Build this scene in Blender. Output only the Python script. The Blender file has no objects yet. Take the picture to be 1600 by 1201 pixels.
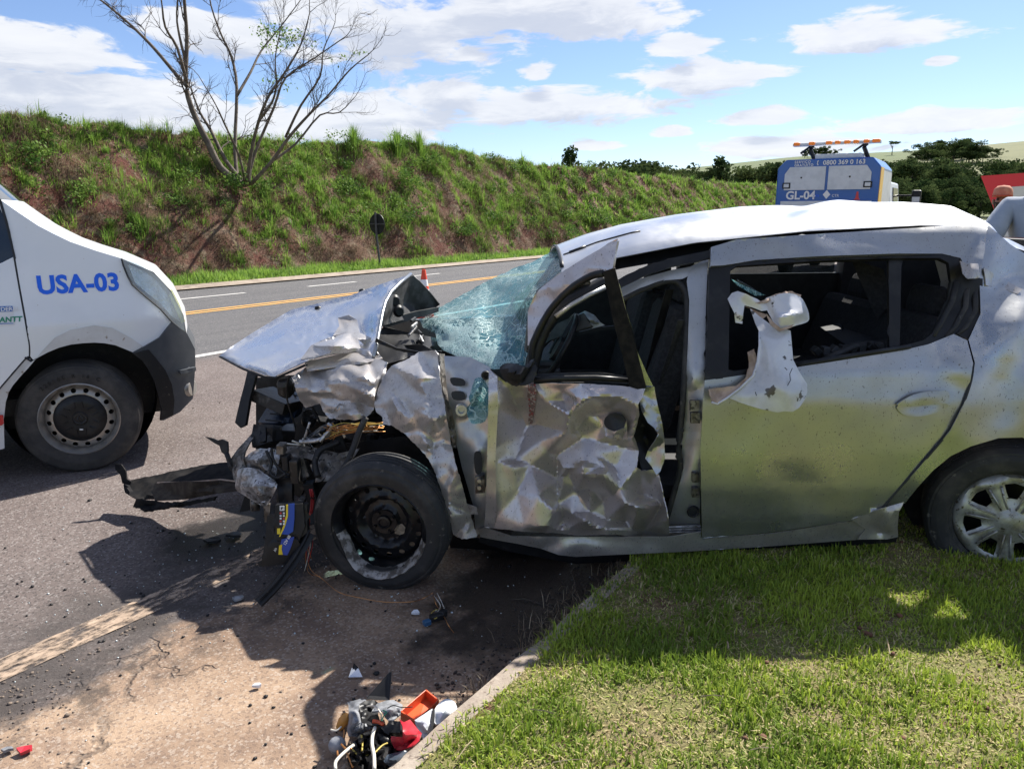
import bpy, bmesh, math, random
import numpy as np
from mathutils import Vector, Matrix
from mathutils.geometry import delaunay_2d_cdt

random.seed(7); rng = np.random.default_rng(7)
SC = bpy.context.scene
COL = SC.collection
R = math.radians

# ------------------------------------------------------------------ camera
CAM_F, CAM_H, PITCH = 1180.0, 1.60, R(12.7)
cp, sp = math.cos(PITCH), math.sin(PITCH)
cam_d = bpy.data.cameras.new('camera'); cam = bpy.data.objects.new('camera', cam_d); COL.objects.link(cam)
cam.location = (0, 0, CAM_H); cam.rotation_euler = (R(90) - PITCH, 0, 0)
cam_d.sensor_width = 36; cam_d.lens = 36 * CAM_F / 1600; cam_d.clip_start = .05; cam_d.clip_end = 9000
SC.camera = cam

# ------------------------------------------------------------------ sun, sky, exposure
SUN = Vector((.62, .72, 1.0)).normalized()          # direction towards the sun
sun_el = math.asin(SUN.z); sun_az = math.atan2(SUN.x, SUN.y)
sd = bpy.data.lights.new('sun', 'SUN'); sd.energy = 5.0; sd.angle = R(.55); sd.color = (1, .955, .88)
so = bpy.data.objects.new('sun', sd); COL.objects.link(so)
so.rotation_euler = SUN.to_track_quat('Z', 'Y').to_euler()
SC.view_settings.view_transform = 'Standard'; SC.view_settings.look = 'None'
SC.view_settings.exposure = 1.0; SC.view_settings.gamma = 1; SC.view_settings.use_curve_mapping = False
SC.cycles.max_bounces = 8; SC.cycles.diffuse_bounces = 3; SC.cycles.glossy_bounces = 4
SC.cycles.transparent_max_bounces = 12; SC.cycles.sample_clamp_indirect = 6
SC.cycles.use_denoising = True

class NT:
    """tiny node-tree writer"""
    def __init__(s, tree): s.t = tree; s.n = tree.nodes; s.l = tree.links
    def new(s, typ, **kw):
        n = s.n.new(typ)
        for k, v in kw.items(): setattr(n, k, v)
        return n
    def put(s, sock, val):
        if isinstance(val, bpy.types.NodeSocket): s.l.new(val, sock)
        elif val is not None: sock.default_value = val
    def math(s, op, a, b=None, c=None, clamp=False):
        n = s.new('ShaderNodeMath', operation=op, use_clamp=clamp)
        for i, x in enumerate((a, b, c)):
            if x is not None: s.put(n.inputs[i], x)
        return n.outputs[0]
    def vmath(s, op, a, b=None):
        n = s.new('ShaderNodeVectorMath', operation=op); s.put(n.inputs[0], a)
        if b is not None: s.put(n.inputs[1], b)
        return n.outputs['Value'] if op in ('LENGTH', 'DOT_PRODUCT', 'DISTANCE') else n.outputs[0]
    def mix(s, f, a, b):
        n = s.new('ShaderNodeMix', data_type='RGBA')
        s.put(n.inputs[0], f); s.put(n.inputs[6], c4(a)); s.put(n.inputs[7], c4(b)); return n.outputs[2]
    def ramp(s, f, lo, hi, a=0.0, b=1.0):
        n = s.new('ShaderNodeMapRange', clamp=True, interpolation_type='SMOOTHSTEP')
        s.put(n.inputs[0], f); s.put(n.inputs[1], lo); s.put(n.inputs[2], hi); s.put(n.inputs[3], a); s.put(n.inputs[4], b)
        return n.outputs[0]
    def noise(s, vec, scale, detail=4, rough=.55, dist=0.0, col=False):
        n = s.new('ShaderNodeTexNoise'); s.put(n.inputs['Vector'], vec); s.put(n.inputs['Scale'], scale)
        n.inputs['Detail'].default_value = detail; n.inputs['Roughness'].default_value = rough; n.inputs['Distortion'].default_value = dist
        return n.outputs['Color' if col else 'Fac']
    def voro(s, vec, scale, feature='F1', out='Distance', rand=1.0):
        n = s.new('ShaderNodeTexVoronoi', feature=feature); s.put(n.inputs['Vector'], vec); n.inputs['Scale'].default_value = scale
        n.inputs['Randomness'].default_value = rand
        return n.outputs[out]
    def sep(s, v):
        n = s.new('ShaderNodeSeparateXYZ'); s.put(n.inputs[0], v); return n.outputs
    def comb(s, x, y, z):
        n = s.new('ShaderNodeCombineXYZ'); s.put(n.inputs[0], x); s.put(n.inputs[1], y); s.put(n.inputs[2], z); return n.outputs[0]
    def bump(s, h, strength=.3, dist=.01):
        n = s.new('ShaderNodeBump'); s.put(n.inputs['Height'], h); n.inputs['Strength'].default_value = strength; n.inputs['Distance'].default_value = dist
        return n.outputs[0]
def c4(c):
    if isinstance(c, bpy.types.NodeSocket) or c is None: return c
    if isinstance(c, (int, float)): return (c, c, c, 1)
    return tuple(c) if len(c) == 4 else tuple(c) + (1,)

# world: Nishita sky, with procedural cumulus by direction
W = bpy.data.worlds.new('World'); SC.world = W; W.use_nodes = True
w = NT(W.node_tree); w.n.clear()
sky = w.new('ShaderNodeTexSky', sky_type='NISHITA', sun_disc=False, sun_elevation=sun_el, sun_rotation=sun_az,
            altitude=900, air_density=1.0, dust_density=.5, ozone_density=2.6)
tc = w.new('ShaderNodeTexCoord').outputs['Generated']
dx, dy, dz = w.sep(tc)
az = w.math('ARCTAN2', dx, dy); el = w.math('ARCSINE', dz)
elp = w.math('MAXIMUM', el, 0.0)
# clouds squash towards the horizon as real ones do
cv = w.comb(w.math('MULTIPLY', az, 3.2), w.math('MULTIPLY', w.math('POWER', elp, .8), 9.5), 3.7)
warp = w.noise(cv, 1.6, 3, .5, col=True)
cvw = w.vmath('ADD', cv, w.vmath('MULTIPLY', w.vmath('SUBTRACT', warp, (.5, .5, .5)), (.5, .5, .5)))
n1 = w.noise(cvw, 1.15, 9, .56)
cvu = w.vmath('ADD', cvw, (.10, .16, 0))
n2 = w.noise(cvu, 1.15, 6, .54)
# cumulus banks (azimuth deg, elevation deg, half width deg, half height deg)
def ang(px, py):
    u = (px - 800) / CAM_F; v = (py - 600.5) / CAM_F
    d = Vector((u, cp - v * sp, -(sp + v * cp))).normalized()
    return math.atan2(d.x, d.y), math.asin(d.z)
hero = [(1100,125,120,36),(850,165,190,36),(700,150,90,46),(870,25,160,60),(600,60,190,90),(760,20,120,70),(120,160,260,60),(60,90,160,44),(420,200,220,30),(600,190,90,44),
        (350,60,110,44),(1190,186,60,15),(1048,208,30,11),(1240,232,170,22),(1430,195,150,24),(1065,75,48,20),(1360,55,150,36),(1470,97,24,8),(930,228,34,9),(840,118,30,18)]
def banks(el_, flat):
    cover = None
    for (px, py, rx, ry) in hero:
        a0, e0 = ang(px, py); a1, e1 = ang(px + rx, py); a2, e2 = ang(px, py - ry)
        qx = w.math('MULTIPLY', w.math('SUBTRACT', az, a0), 1 / abs(a1 - a0))
        qy = w.math('MULTIPLY', w.math('SUBTRACT', el_, e0), 1 / abs(e2 - e0))
        if flat: qy = w.math('MAXIMUM', qy, w.math('MULTIPLY', qy, -1.5))     # flatter bases than tops
        q = w.math('SUBTRACT', 1.0, w.math('SQRT', w.math('ADD', w.math('MULTIPLY', qx, qx), w.math('MULTIPLY', qy, qy))))
        cover = q if cover is None else w.math('MAXIMUM', cover, q)
    return cover
big = w.noise(cvw, 2.4, 6, .6)
cover = banks(el, True); cover_up = banks(w.math('ADD', el, .022), False)
cover = w.math('MAXIMUM', cover, -.8)
fine = w.noise(cvw, 5.5, 8, .62)
# in front of the camera the banks gather as seen; everywhere else the same broken cumulus goes on at even cover
front = w.ramp(w.math('ABSOLUTE', az), .75, 1.05, 1.0, 0.0)
low = w.ramp(el, .27, .42, 1.0, 0.0)
inview = w.math('MULTIPLY', front, low)
dens_far = w.math('MULTIPLY', w.math('SUBTRACT', n1, .50), 5.0)
dens_near = w.math('ADD', w.math('ADD', w.math('MULTIPLY', w.math('ADD', cover, .16), 1.45), w.math('MULTIPLY', w.math('SUBTRACT', n1, .5), 2.0)), w.math('ADD', w.math('MULTIPLY', w.math('SUBTRACT', fine, .5), 2.6), w.math('MULTIPLY', w.math('SUBTRACT', big, .5), 2.2)))
dens = w.math('ADD', w.math('MULTIPLY', dens_near, inview), w.math('MULTIPLY', dens_far, w.math('SUBTRACT', 1.0, inview)))
cm = w.math('MULTIPLY', w.ramp(dens, -.05, .5), w.ramp(el, .0, .05))
lit = w.ramp(w.math('SUBTRACT', n1, n2), -.07, .09)
thick = w.ramp(dens, .35, 1.25)
under = w.ramp(w.math('ADD', w.math('ADD', w.math('MULTIPLY', cover_up, 1.3), w.math('MULTIPLY', w.math('SUBTRACT', w.noise(cvu, 5.5, 8, .62), .5), 2.2)), w.math('MULTIPLY', w.math('SUBTRACT', w.noise(cvu, 2.4, 6, .6), .5), 2.0)), .0, 1.1)
shade = w.math('ADD', w.math('MULTIPLY', w.math('MULTIPLY', under, inview), .8), w.math('MULTIPLY', w.math('MULTIPLY', thick, w.math('SUBTRACT', 1.0, lit)), w.math('SUBTRACT', 1.0, inview)))
ccol = w.mix(shade, (.95, .965, 1.0), (.60, .65, .77))
ccol = w.mix(w.ramp(fine, .35, .7), w.mix(.16, ccol, (.45, .52, .68)), ccol)
bg1 = w.new('ShaderNodeBackground'); w.put(bg1.inputs[0], w.vmath('MULTIPLY', sky.outputs[0], (.93, .95, 1.08))); bg1.inputs[1].default_value = .072
bg2 = w.new('ShaderNodeBackground'); w.put(bg2.inputs[0], ccol); bg2.inputs[1].default_value = .51
mx = w.new('ShaderNodeMixShader'); w.put(mx.inputs[0], w.math('MULTIPLY', cm, .93)); w.l.new(bg1.outputs[0], mx.inputs[1]); w.l.new(bg2.outputs[0], mx.inputs[2])
wo = w.new('ShaderNodeOutputWorld'); w.l.new(mx.outputs[0], wo.inputs[0])

# ------------------------------------------------------------------ projection helpers (photo pixels -> points in the place)
def ray(px, py):
    u = (px - 800) / CAM_F; v = (py - 600.5) / CAM_F
    return u, cp - v * sp, -(sp + v * cp)
def P(px, py, Y):
    a, b, c = ray(px, py); t = Y / b; return Vector((a * t, Y, CAM_H + c * t))
def G(px, py, z=0.0):
    a, b, c = ray(px, py); t = (z - CAM_H) / c; return Vector((a * t, b * t, z))
ROAD = R(34.1); D = Vector((math.sin(ROAD), math.cos(ROAD), 0)); N = Vector((-math.cos(ROAD), math.sin(ROAD), 0))
RZ = R(90) - ROAD
def RD(s, n, z=0.0): return D * s + N * n + Vector((0, 0, z))
def sn(p): return p.x * D.x + p.y * D.y, p.x * N.x + p.y * N.y
def Pn(px, py, n):
    """point on the ray through a pixel where it crosses the vertical plane at distance n beside the road"""
    a, b, c = ray(px, py); t = n / (a * N.x + b * N.y); return Vector((a * t, b * t, CAM_H + c * t))

# ------------------------------------------------------------------ object helpers
WM = {}
def tag(o, label=None, cat=None, group=None, kind=None):
    if label: o['label'] = label
    if cat: o['category'] = cat
    if group: o['group'] = group
    if kind: o['kind'] = kind
    return o
def empty(name, loc, label=None, cat=None, group=None, parent=None, rz=0.0):
    o = bpy.data.objects.new(name, None); o.empty_display_size = .1
    COL.objects.link(o)
    M = Matrix.Translation(loc) @ Matrix.Rotation(rz, 4, 'Z')
    if parent is not None:
        o.parent = parent; o.matrix_parent_inverse = WM[parent.name].inverted()
    o.location = loc; o.rotation_euler = (0, 0, rz)
    WM[o.name] = M
    return tag(o, label, cat, group)
def mesh(name, verts, faces, mat, parent=None, smooth=False, sharp=None, thick=0.0, bevel=0.0, mats=None, fmat=None):
    """verts in world space; parent keeps them where they are"""
    me = bpy.data.meshes.new(name); me.from_pydata([tuple(v) for v in verts], [], faces); me.validate(); me.update()
    for m in ([mat] if mats is None else mats): me.materials.append(m)
    if fmat is not None: me.polygons.foreach_set('material_index', fmat)
    if smooth:
        me.polygons.foreach_set('use_smooth', [True] * len(me.polygons))
        if sharp: me.set_sharp_from_angle(angle=R(sharp))
        if thick:
            ei = np.zeros(len(me.loops), np.int32); me.loops.foreach_get('edge_index', ei); bd = np.bincount(ei, minlength=len(me.edges)) == 1
            at = me.attributes.get('sharp_edge') or me.attributes.new('sharp_edge', 'BOOLEAN', 'EDGE'); old = np.zeros(len(me.edges), bool); at.data.foreach_get('value', old); at.data.foreach_set('value', old | bd)
    o = bpy.data.objects.new(name, me); COL.objects.link(o)
    if parent is not None:
        o.parent = parent; o.matrix_parent_inverse = WM[parent.name].inverted()
    WM[o.name] = Matrix.Identity(4)
    if thick:
        md = o.modifiers.new('thickness', 'SOLIDIFY'); md.thickness = thick; md.offset = 0
    if bevel:
        md = o.modifiers.new('edge', 'BEVEL'); md.width = bevel; md.segments = 2; md.limit_method = 'ANGLE'; md.angle_limit = R(40); md.harden_normals = False
    return o
class MB:
    """collects shapes into ONE mesh object"""
    def __init__(s): s.v = []; s.f = []
    def add(s, vs, fs):
        b = len(s.v); s.v += [Vector(v) for v in vs]; s.f += [tuple(i + b for i in f) for f in fs]; return s
    def box(s, c, size, M=None):
        x, y, z = (d / 2 for d in size); vs = [Vector((a * x, b * y, e * z)) for a in (-1, 1) for b in (-1, 1) for e in (-1, 1)]
        if M is not None: vs = [M @ q for q in vs]
        return s.add([q + Vector(c) for q in vs], [(0, 1, 3, 2), (4, 6, 7, 5), (0, 4, 5, 1), (2, 3, 7, 6), (0, 2, 6, 4), (1, 5, 7, 3)])
    def tube(s, pts, r, k=6, flat=1.0):
        pts = [Vector(p) for p in pts]; n = len(pts); vs = []; fs = []
        up = Vector((0, 0, 1))
        for i, p in enumerate(pts):
            t = (pts[min(i + 1, n - 1)] - pts[max(i - 1, 0)]).normalized()
            a = t.cross(up)
            if a.length < 1e-3: a = t.cross(Vector((1, 0, 0)))
            a.normalize(); b = a.cross(t)
            rr = r[i] if isinstance(r, (list, tuple, np.ndarray)) else r
            for j in range(k):
                q = 2 * math.pi * j / k; vs.append(p + a * (math.cos(q) * rr) + b * (math.sin(q) * rr * flat))
        for i in range(n - 1):
            for j in range(k):
                fs.append((i * k + j, i * k + (j + 1) % k, (i + 1) * k + (j + 1) % k, (i + 1) * k + j))
        fs.append(tuple(range(k - 1, -1, -1))); fs.append(tuple((n - 1) * k + j for j in range(k)))
        return s.add(vs, fs)
    def lathe(s, prof, c, M, k=48):
        """prof: (radius, along-axis) pairs, axis = local z of M"""
        vs = []; fs = []; m = len(prof)
        for j in range(k):
            q = 2 * math.pi * j / k
            for r_, h in prof: vs.append(Vector(c) + M @ Vector((r_ * math.cos(q), r_ * math.sin(q), h)))
        for j in range(k):
            for i in range(m - 1):
                a = j * m + i; b = ((j + 1) % k) * m + i; fs.append((a, b, b + 1, a + 1))
        return s.add(vs, fs)
    def prism(s, poly, off):
        """poly: list of 3d points, off: extrusion vector"""
        n = len(poly); vs = [Vector(p) for p in poly] + [Vector(p) + Vector(off) for p in poly]
        return s.add(vs, [tuple(range(n)), tuple(range(2 * n - 1, n - 1, -1))] + [(i, i + n, (i + 1) % n + n, (i + 1) % n) for i in range(n)])
    def build(s, name, mat, parent=None, **k): 
        return mesh(name, s.v, s.f, mat, parent, **k)

def inside(poly, pts):
    poly = np.asarray(poly, float); x, y = pts[:, 0], pts[:, 1]; r_ = np.zeros(len(pts), bool); n = len(poly)
    for i in range(n):
        x1, y1 = poly[i]; x2, y2 = poly[(i + 1) % n]
        c = (y1 > y) != (y2 > y)
        if y2 != y1: r_ ^= c & (x < (x2 - x1) * (y - y1) / (y2 - y1) + x1)
    return r_
def resample(poly, step, jag=0.0):
    out = []; n = len(poly)
    for i in range(n):
        a = np.array(poly[i], float); b = np.array(poly[(i + 1) % n], float); L = np.hypot(*(b - a)); k = max(1, int(round(L / step)))
        for j in range(k):
            q = a + (b - a) * j / k
            if jag and j: q = q + rng.normal(0, jag, 2)
            out.append(q)
    return np.array(out)
def curve(poly, per=6, closed=True):
    """Catmull-Rom rounding of a traced outline"""
    p = [np.array(q, float) for q in poly]; n = len(p); out = []
    for i in range(n if closed else n - 1):
        a, b, c, d = (p[(i - 1) % n], p[i], p[(i + 1) % n], p[(i + 2) % n]) if closed else (p[max(i - 1, 0)], p[i], p[i + 1], p[min(i + 2, n - 1)])
        for j in range(per):
            t = j / per
            out.append(.5 * ((2 * b) + (-a + c) * t + (2 * a - 5 * b + 4 * c - d) * t * t + (-a + 3 * b - 3 * c + d) * t ** 3))
    if not closed: out.append(p[-1])
    return [tuple(q) for q in out]
def fill2d(outline, step, holes=(), jag=0.0):
    """triangulate a 2-D outline with interior points; returns points (n,2), tris"""
    B = resample(outline, step, jag); loops = [B] + [resample(h, step) for h in holes]
    x0, y0 = B.min(0); x1, y1 = B.max(0)
    gx, gy = np.meshgrid(np.arange(x0, x1, step), np.arange(y0, y1, step * .87)); gx = gx + (np.arange(gx.shape[0]) % 2)[:, None] * step * .5
    g = np.stack([gx.ravel(), gy.ravel()], 1) + rng.normal(0, step * .08, (gx.size, 2))
    g = g[inside(B, g)]
    for h in loops[1:]:
        g = g[~inside(h, g)]
    bd = np.concatenate(loops)
    if len(g): 
        keep = np.ones(len(g), bool)
        for q in bd: keep &= ((g - q) ** 2).sum(1) > (step * .55) ** 2
        g = g[keep]
    pts = np.concatenate([bd, g]); edges = []; o = 0
    for L in loops:
        edges += [(o + i, o + (i + 1) % len(L)) for i in range(len(L))]; o += len(L)
    r_ = delaunay_2d_cdt([Vector(q) for q in pts], edges, [], 0, 1e-5)
    vv = np.array([tuple(q) for q in r_[0]]); tr = np.array([f for f in r_[2] if len(f) == 3])
    cen = vv[tr].mean(1); k = inside(B, cen)
    for h in loops[1:]: k &= ~inside(h, cen)
    return vv, tr[k]
def linfield(ctrl, pts, smooth=0.0):
    """piecewise-linear (creased) interpolation of scattered heights: ctrl (x,y,h)"""
    c = np.array(ctrl, float); x0, y0 = np.minimum(c[:, :2].min(0), pts.min(0)) - 300; x1, y1 = np.maximum(c[:, :2].max(0), pts.max(0)) + 300
    far = []
    for q in [(x0, y0), (x1, y0), (x1, y1), (x0, y1), ((x0 + x1) / 2, y0), ((x0 + x1) / 2, y1), (x0, (y0 + y1) / 2), (x1, (y0 + y1) / 2)]:
        far.append((q[0], q[1], c[((c[:, :2] - q) ** 2).sum(1).argmin(), 2]))
    c = np.concatenate([c, np.array(far)])
    r_ = delaunay_2d_cdt([Vector(q[:2]) for q in c], [], [], 0, 1e-4)
    vv = np.array([tuple(q) for q in r_[0]]); hh = np.array([c[ids[0], 2] if ids else 0 for ids in r_[3]])
    out = np.zeros(len(pts))
    for a, b, d in r_[2]:
        A, B_, C_ = vv[a], vv[b], vv[d]; T = np.array([B_ - A, C_ - A]).T; det = np.linalg.det(T)
        if abs(det) < 1e-9: continue
        q = (pts - A) @ np.linalg.inv(T).T
        m = (q[:, 0] >= -1e-6) & (q[:, 1] >= -1e-6) & (q.sum(1) <= 1 + 1e-6)
        out[m] = hh[a] + q[m, 0] * (hh[b] - hh[a]) + q[m, 1] * (hh[d] - hh[a])
    return out
def facets(pts, cell, amp, seed, aspect=1.0, rot=0.0):
    """crumple: random heights at sparse points, joined by flat facets"""
    r_ = np.random.default_rng(seed); ca, sa = math.cos(rot), math.sin(rot)
    q = np.stack([(pts[:, 0] * ca + pts[:, 1] * sa) / aspect, -pts[:, 0] * sa + pts[:, 1] * ca], 1)
    lo, hi = q.min(0) - cell, q.max(0) + cell; k = max(4, int(np.prod(hi - lo) / cell ** 2))
    c = np.concatenate([r_.uniform(lo, hi, (k, 2)), r_.normal(0, amp, (k, 1))], 1)
    return linfield(c, q)
def lap(vals, tris, it=1, lam=.5):
    n = len(vals); e = np.concatenate([tris[:, [0, 1]], tris[:, [1, 2]], tris[:, [2, 0]]]); e = np.concatenate([e, e[:, ::-1]])
    cnt = np.maximum(np.bincount(e[:, 0], minlength=n), 1)
    for _ in range(it): vals = vals * (1 - lam) + lam * np.bincount(e[:, 0], vals[e[:, 1]], minlength=n) / cnt
    return vals

# car side section: how far the near flank stands from the camera at a height
SEC_Z = [0.0, .20, .32, .45, .62, .84, .96, 1.10, 1.25, 1.40, 1.52, 1.65]
SEC_Y = [3.18, 3.11, 3.07, 3.045, 3.030, 3.027, 3.048, 3.110, 3.19, 3.27, 3.345, 3.50]
def side_xyz(px, py, off=0.0):
    Y = np.full(len(px), 3.1); u = (px - 800) / CAM_F; v = (py - 600.5) / CAM_F; b = cp - v * sp; c = -(sp + v * cp)
    for _ in range(12):
        Z = CAM_H + c * Y / b; Y = np.interp(Z, SEC_Z, SEC_Y) + off
    return np.stack([u * Y / b, Y, CAM_H + c * Y / b], 1)
def depth_xyz(px, py, Y):
    u = (px - 800) / CAM_F; v = (py - 600.5) / CAM_F; b = cp - v * sp; c = -(sp + v * cp)
    return np.stack([u * Y / b, Y, CAM_H + c * Y / b], 1)
def PS(px, py, off=0.0): return Vector(side_xyz(np.array([float(px)]), np.array([float(py)]), off)[0])

def panel(name, outline, mat, parent, depth=None, off=0.0, ctrl=None, rough=(), step=9, holes=(), thick=.004, jag=0.0, sm=1, sharp=28, ysm=0, mats=None):
    """sheet-metal panel traced as an outline. depth: None -> on the car flank (+off); ctrl (x,y,Y) -> its own distances.
    ctrl with depth None adds dents (metres away from us)."""
    vv, tr = fill2d(outline, step, holes, jag); x, y = vv[:, 0], vv[:, 1]
    d = np.zeros(len(vv)) + off
    for (cell, amp, seed, *rest) in rough: d = d + facets(vv, cell, amp, seed, *rest)
    if depth is None:
        if ctrl is not None: d = d + linfield(ctrl, vv)
        d = lap(d, tr, sm); w_ = side_xyz(x, y, d)
    else:
        Y = linfield(depth, vv); Y = lap(Y, tr, ysm); d = lap(d, tr, sm); w_ = depth_xyz(x, y, Y + d)
    return mesh(name, w_, [tuple(int(i) for i in t) for t in tr[:, ::-1]], mat, parent, smooth=True, sharp=sharp, thick=thick, mats=mats)
# ------------------------------------------------------------------ materials
def base_mat(name):
    m = bpy.data.materials.new(name); m.use_nodes = True; t = NT(m.node_tree)
    p = t.n['Principled BSDF']; oc = t.new('ShaderNodeTexCoord').outputs['Object']
    return m, t, p, oc
def mat(name, col, rough=.5, metal=0.0, col2=None, scale=8, lo=.4, hi=.62, bump=0.0, bscale=40, bdist=.004, spec=.5, coat=0.0, dirt=None, dscale=60, dlo=.6, dhi=.68, rvar=0.0):
    m, t, p, oc = base_mat(name)
    c = c4(col)
    if col2 is not None: c = t.mix(t.ramp(t.noise(oc, scale, 6, .6), lo, hi), col, col2)
    if dirt is not None: c = t.mix(t.ramp(t.noise(oc, dscale, 3, .6), dlo, dhi), c, dirt)
    t.put(p.inputs['Base Color'], c); p.inputs['Metallic'].default_value = metal
    if rvar: t.put(p.inputs['Roughness'], t.ramp(t.noise(oc, scale * 1.7, 5, .6), .35, .65, rough - rvar, rough + rvar))
    else: p.inputs['Roughness'].default_value = rough
    p.inputs['Specular IOR Level'].default_value = spec
    if coat: p.inputs['Coat Weight'].default_value = coat; p.inputs['Coat Roughness'].default_value = .06
    if bump: t.put(p.inputs['Normal'], t.bump(t.noise(oc, bscale, 5, .6), bump, bdist))
    return m

def paint_mat(name, base, dust, dust_amt, scuff=0.0, rough=.3, speck=.64, metal=.85):
    """silver metallic paint with road film, mud specks, scuffs"""
    m, t, p, oc = base_mat(name)
    film = t.ramp(t.noise(oc, 3.2, 5, .58), .25, .8)
    sp1 = t.ramp(t.noise(t.vmath('MULTIPLY', oc, (1.3, 1, .7)), 130, 2, .5), speck + .03, speck + .10); sp2 = t.ramp(t.noise(t.vmath('MULTIPLY', oc, (1.5, 1, .6)), 60, 3, .6), speck + .07, speck + .11)
    spk = t.math('MAXIMUM', sp1, sp2)
    c = t.mix(t.math('MULTIPLY', film, dust_amt), base, dust)
    z = t.sep(oc)[2]
    lowmud = t.math('MULTIPLY', t.ramp(z, .6, .2), t.ramp(t.noise(oc, 9, 7, .68), .35, .9))
    c = t.mix(t.math('MULTIPLY', lowmud, .5), c, (.20, .17, .13))
    c = t.mix(t.math('MULTIPLY', spk, .75), c, (.07, .055, .045))
    ro = t.ramp(film, 0, 1, rough, rough + .16)
    me = t.math('SUBTRACT', metal, t.math('MULTIPLY', t.math('MAXIMUM', spk, t.math('MULTIPLY', lowmud, .6)), metal * .8))
    if scuff:
        sc = t.noise(t.vmath('MULTIPLY', oc, (2.6, 2.6, 1.1)), 19, 8, .74, .6)
        s1 = t.math('MULTIPLY', t.ramp(sc, .54, .70), scuff)
        c = t.mix(s1, c, (.16, .135, .115)); me = t.math('MULTIPLY', me, t.math('SUBTRACT', 1.0, t.math('MULTIPLY', s1, .7))); ro = t.math('ADD', ro, t.math('MULTIPLY', s1, .25))
        rd = t.math('MULTIPLY', t.ramp(t.noise(oc, 4.2, 3, .5), .68, .72), t.ramp(t.noise(t.vmath('MULTIPLY', oc, (3, 3, 1)), 40, 4, .7), .5, .62))
        c = t.mix(t.math('MULTIPLY', rd, scuff), c, (.33, .015, .02)); me = t.math('MULTIPLY', me, t.math('SUBTRACT', 1.0, rd))
    t.put(p.inputs['Base Color'], c); t.put(p.inputs['Metallic'], me); t.put(p.inputs['Roughness'], ro)
    p.inputs['Coat Weight'].default_value = .1 if scuff else .35; p.inputs['Coat Roughness'].default_value = .12
    hb = t.math('ADD', t.math('MULTIPLY', t.noise(oc, 7, 3, .5), 1.0), t.math('MULTIPLY', spk, .02))
    t.put(p.inputs['Normal'], t.bump(hb, .12, .02))
    return m

M = {}
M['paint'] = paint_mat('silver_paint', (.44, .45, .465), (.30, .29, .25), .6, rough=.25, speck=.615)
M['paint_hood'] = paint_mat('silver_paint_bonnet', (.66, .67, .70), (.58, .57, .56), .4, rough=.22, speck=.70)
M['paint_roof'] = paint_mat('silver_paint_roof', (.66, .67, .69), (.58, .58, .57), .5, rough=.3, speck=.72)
M['paint_scuffed'] = paint_mat('silver_paint_scuffed', (.57, .525, .52), (.36, .315, .285), .5, scuff=.35, rough=.27, speck=.62, metal=.72)
M['paint_torn'] = paint_mat('silver_paint_torn', (.58, .56, .54), (.31, .265, .235), .8, scuff=.6, rough=.30, speck=.61, metal=.66)
M['jamb'] = paint_mat('jamb_paint', (.5, .51, .52), (.33, .31, .27), .5, scuff=.25, rough=.33, speck=.66, metal=.7)
M['under_panel'] = mat('underside_primer', (.075, .075, .078), .55, .2, col2=(.03, .03, .03), scale=14)
M['steel_dirty'] = mat('dirty_steel', (.26, .24, .22), .45, .55, col2=(.10, .085, .07), scale=18, lo=.38, hi=.6, bump=.4, bscale=45, dirt=(.05, .045, .04), dscale=40, dlo=.55, dhi=.62)
M['alu'] = mat('scraped_aluminium', (.52, .52, .53), .42, .75, col2=(.25, .24, .23), scale=30, lo=.42, hi=.62, bump=.5, bscale=60, dirt=(.06, .055, .05), dscale=55, dlo=.6, dhi=.66)
M['plastic_black'] = mat('black_plastic', (.012, .012, .013), .5, col2=(.026, .025, .024), scale=20, lo=.5, hi=.7, bump=.15, bscale=90, dirt=(.08, .068, .056), dscale=30, dlo=.68, dhi=.76, spec=.35)
M['trim_black'] = mat('black_trim', (.010, .010, .011), .42, col2=(.024, .024, .024), scale=10, lo=.45, hi=.7, rvar=.08, spec=.32)
M['bumper_black'] = mat('bumper_black', (.010, .010, .011), .8, col2=(.022, .02, .019), scale=20, bump=.2, bscale=80, spec=.12)
M['rubber'] = mat('tyre_rubber', (.019, .019, .02), .72, col2=(.055, .05, .046), scale=9, lo=.45, hi=.72, bump=.35, bscale=60, dirt=(.13, .12, .105), dscale=26, dlo=.63, dhi=.74)
M['rubber_van'] = mat('van_tyre_rubber', (.028, .027, .027), .75, col2=(.075, .068, .06), scale=6, lo=.4, hi=.7, bump=.3, bscale=60)
M['rim_black'] = mat('black_steel_rim', (.010, .010, .012), .36, .2, col2=(.022, .021, .02), scale=24, lo=.52, hi=.7, dirt=(.08, .07, .058), dscale=16, dlo=.68, dhi=.78)
M['rim_lip'] = mat('scraped_rim_lip', (.46, .43, .40), .5, .35, col2=(.13, .115, .10), scale=26, lo=.42, hi=.58, bump=.5, bscale=60)
M['hubcap'] = mat('hubcap_silver', (.46, .46, .45), .36, .45, col2=(.20, .18, .14), scale=10, lo=.36, hi=.66, dirt=(.10, .085, .06), dscale=50, dlo=.58, dhi=.68)
M['fabric'] = mat('seat_fabric', (.02, .02, .022), .85, col2=(.035, .035, .037), scale=60, bump=.3, bscale=200)
M['cabin'] = mat('cabin_plastic', (.016, .017, .018), .6, col2=(.028, .028, .03), scale=16, bump=.1, bscale=120)
M['cabin_light'] = mat('grey_visor_board', (.10, .10, .095), .7, col2=(.06, .06, .056), scale=12)
M['airbag'] = mat('airbag_cloth', (.66, .70, .70), .8, col2=(.5, .53, .54), scale=9, bump=.3, bscale=30)
M['torn_white'] = mat('pale_torn_panel', (.66, .66, .68), .34, .25, col2=(.52, .52, .54), scale=6, dirt=(.10, .09, .085), dscale=17, dlo=.62, dhi=.67, bump=.1, bscale=14)
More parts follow.
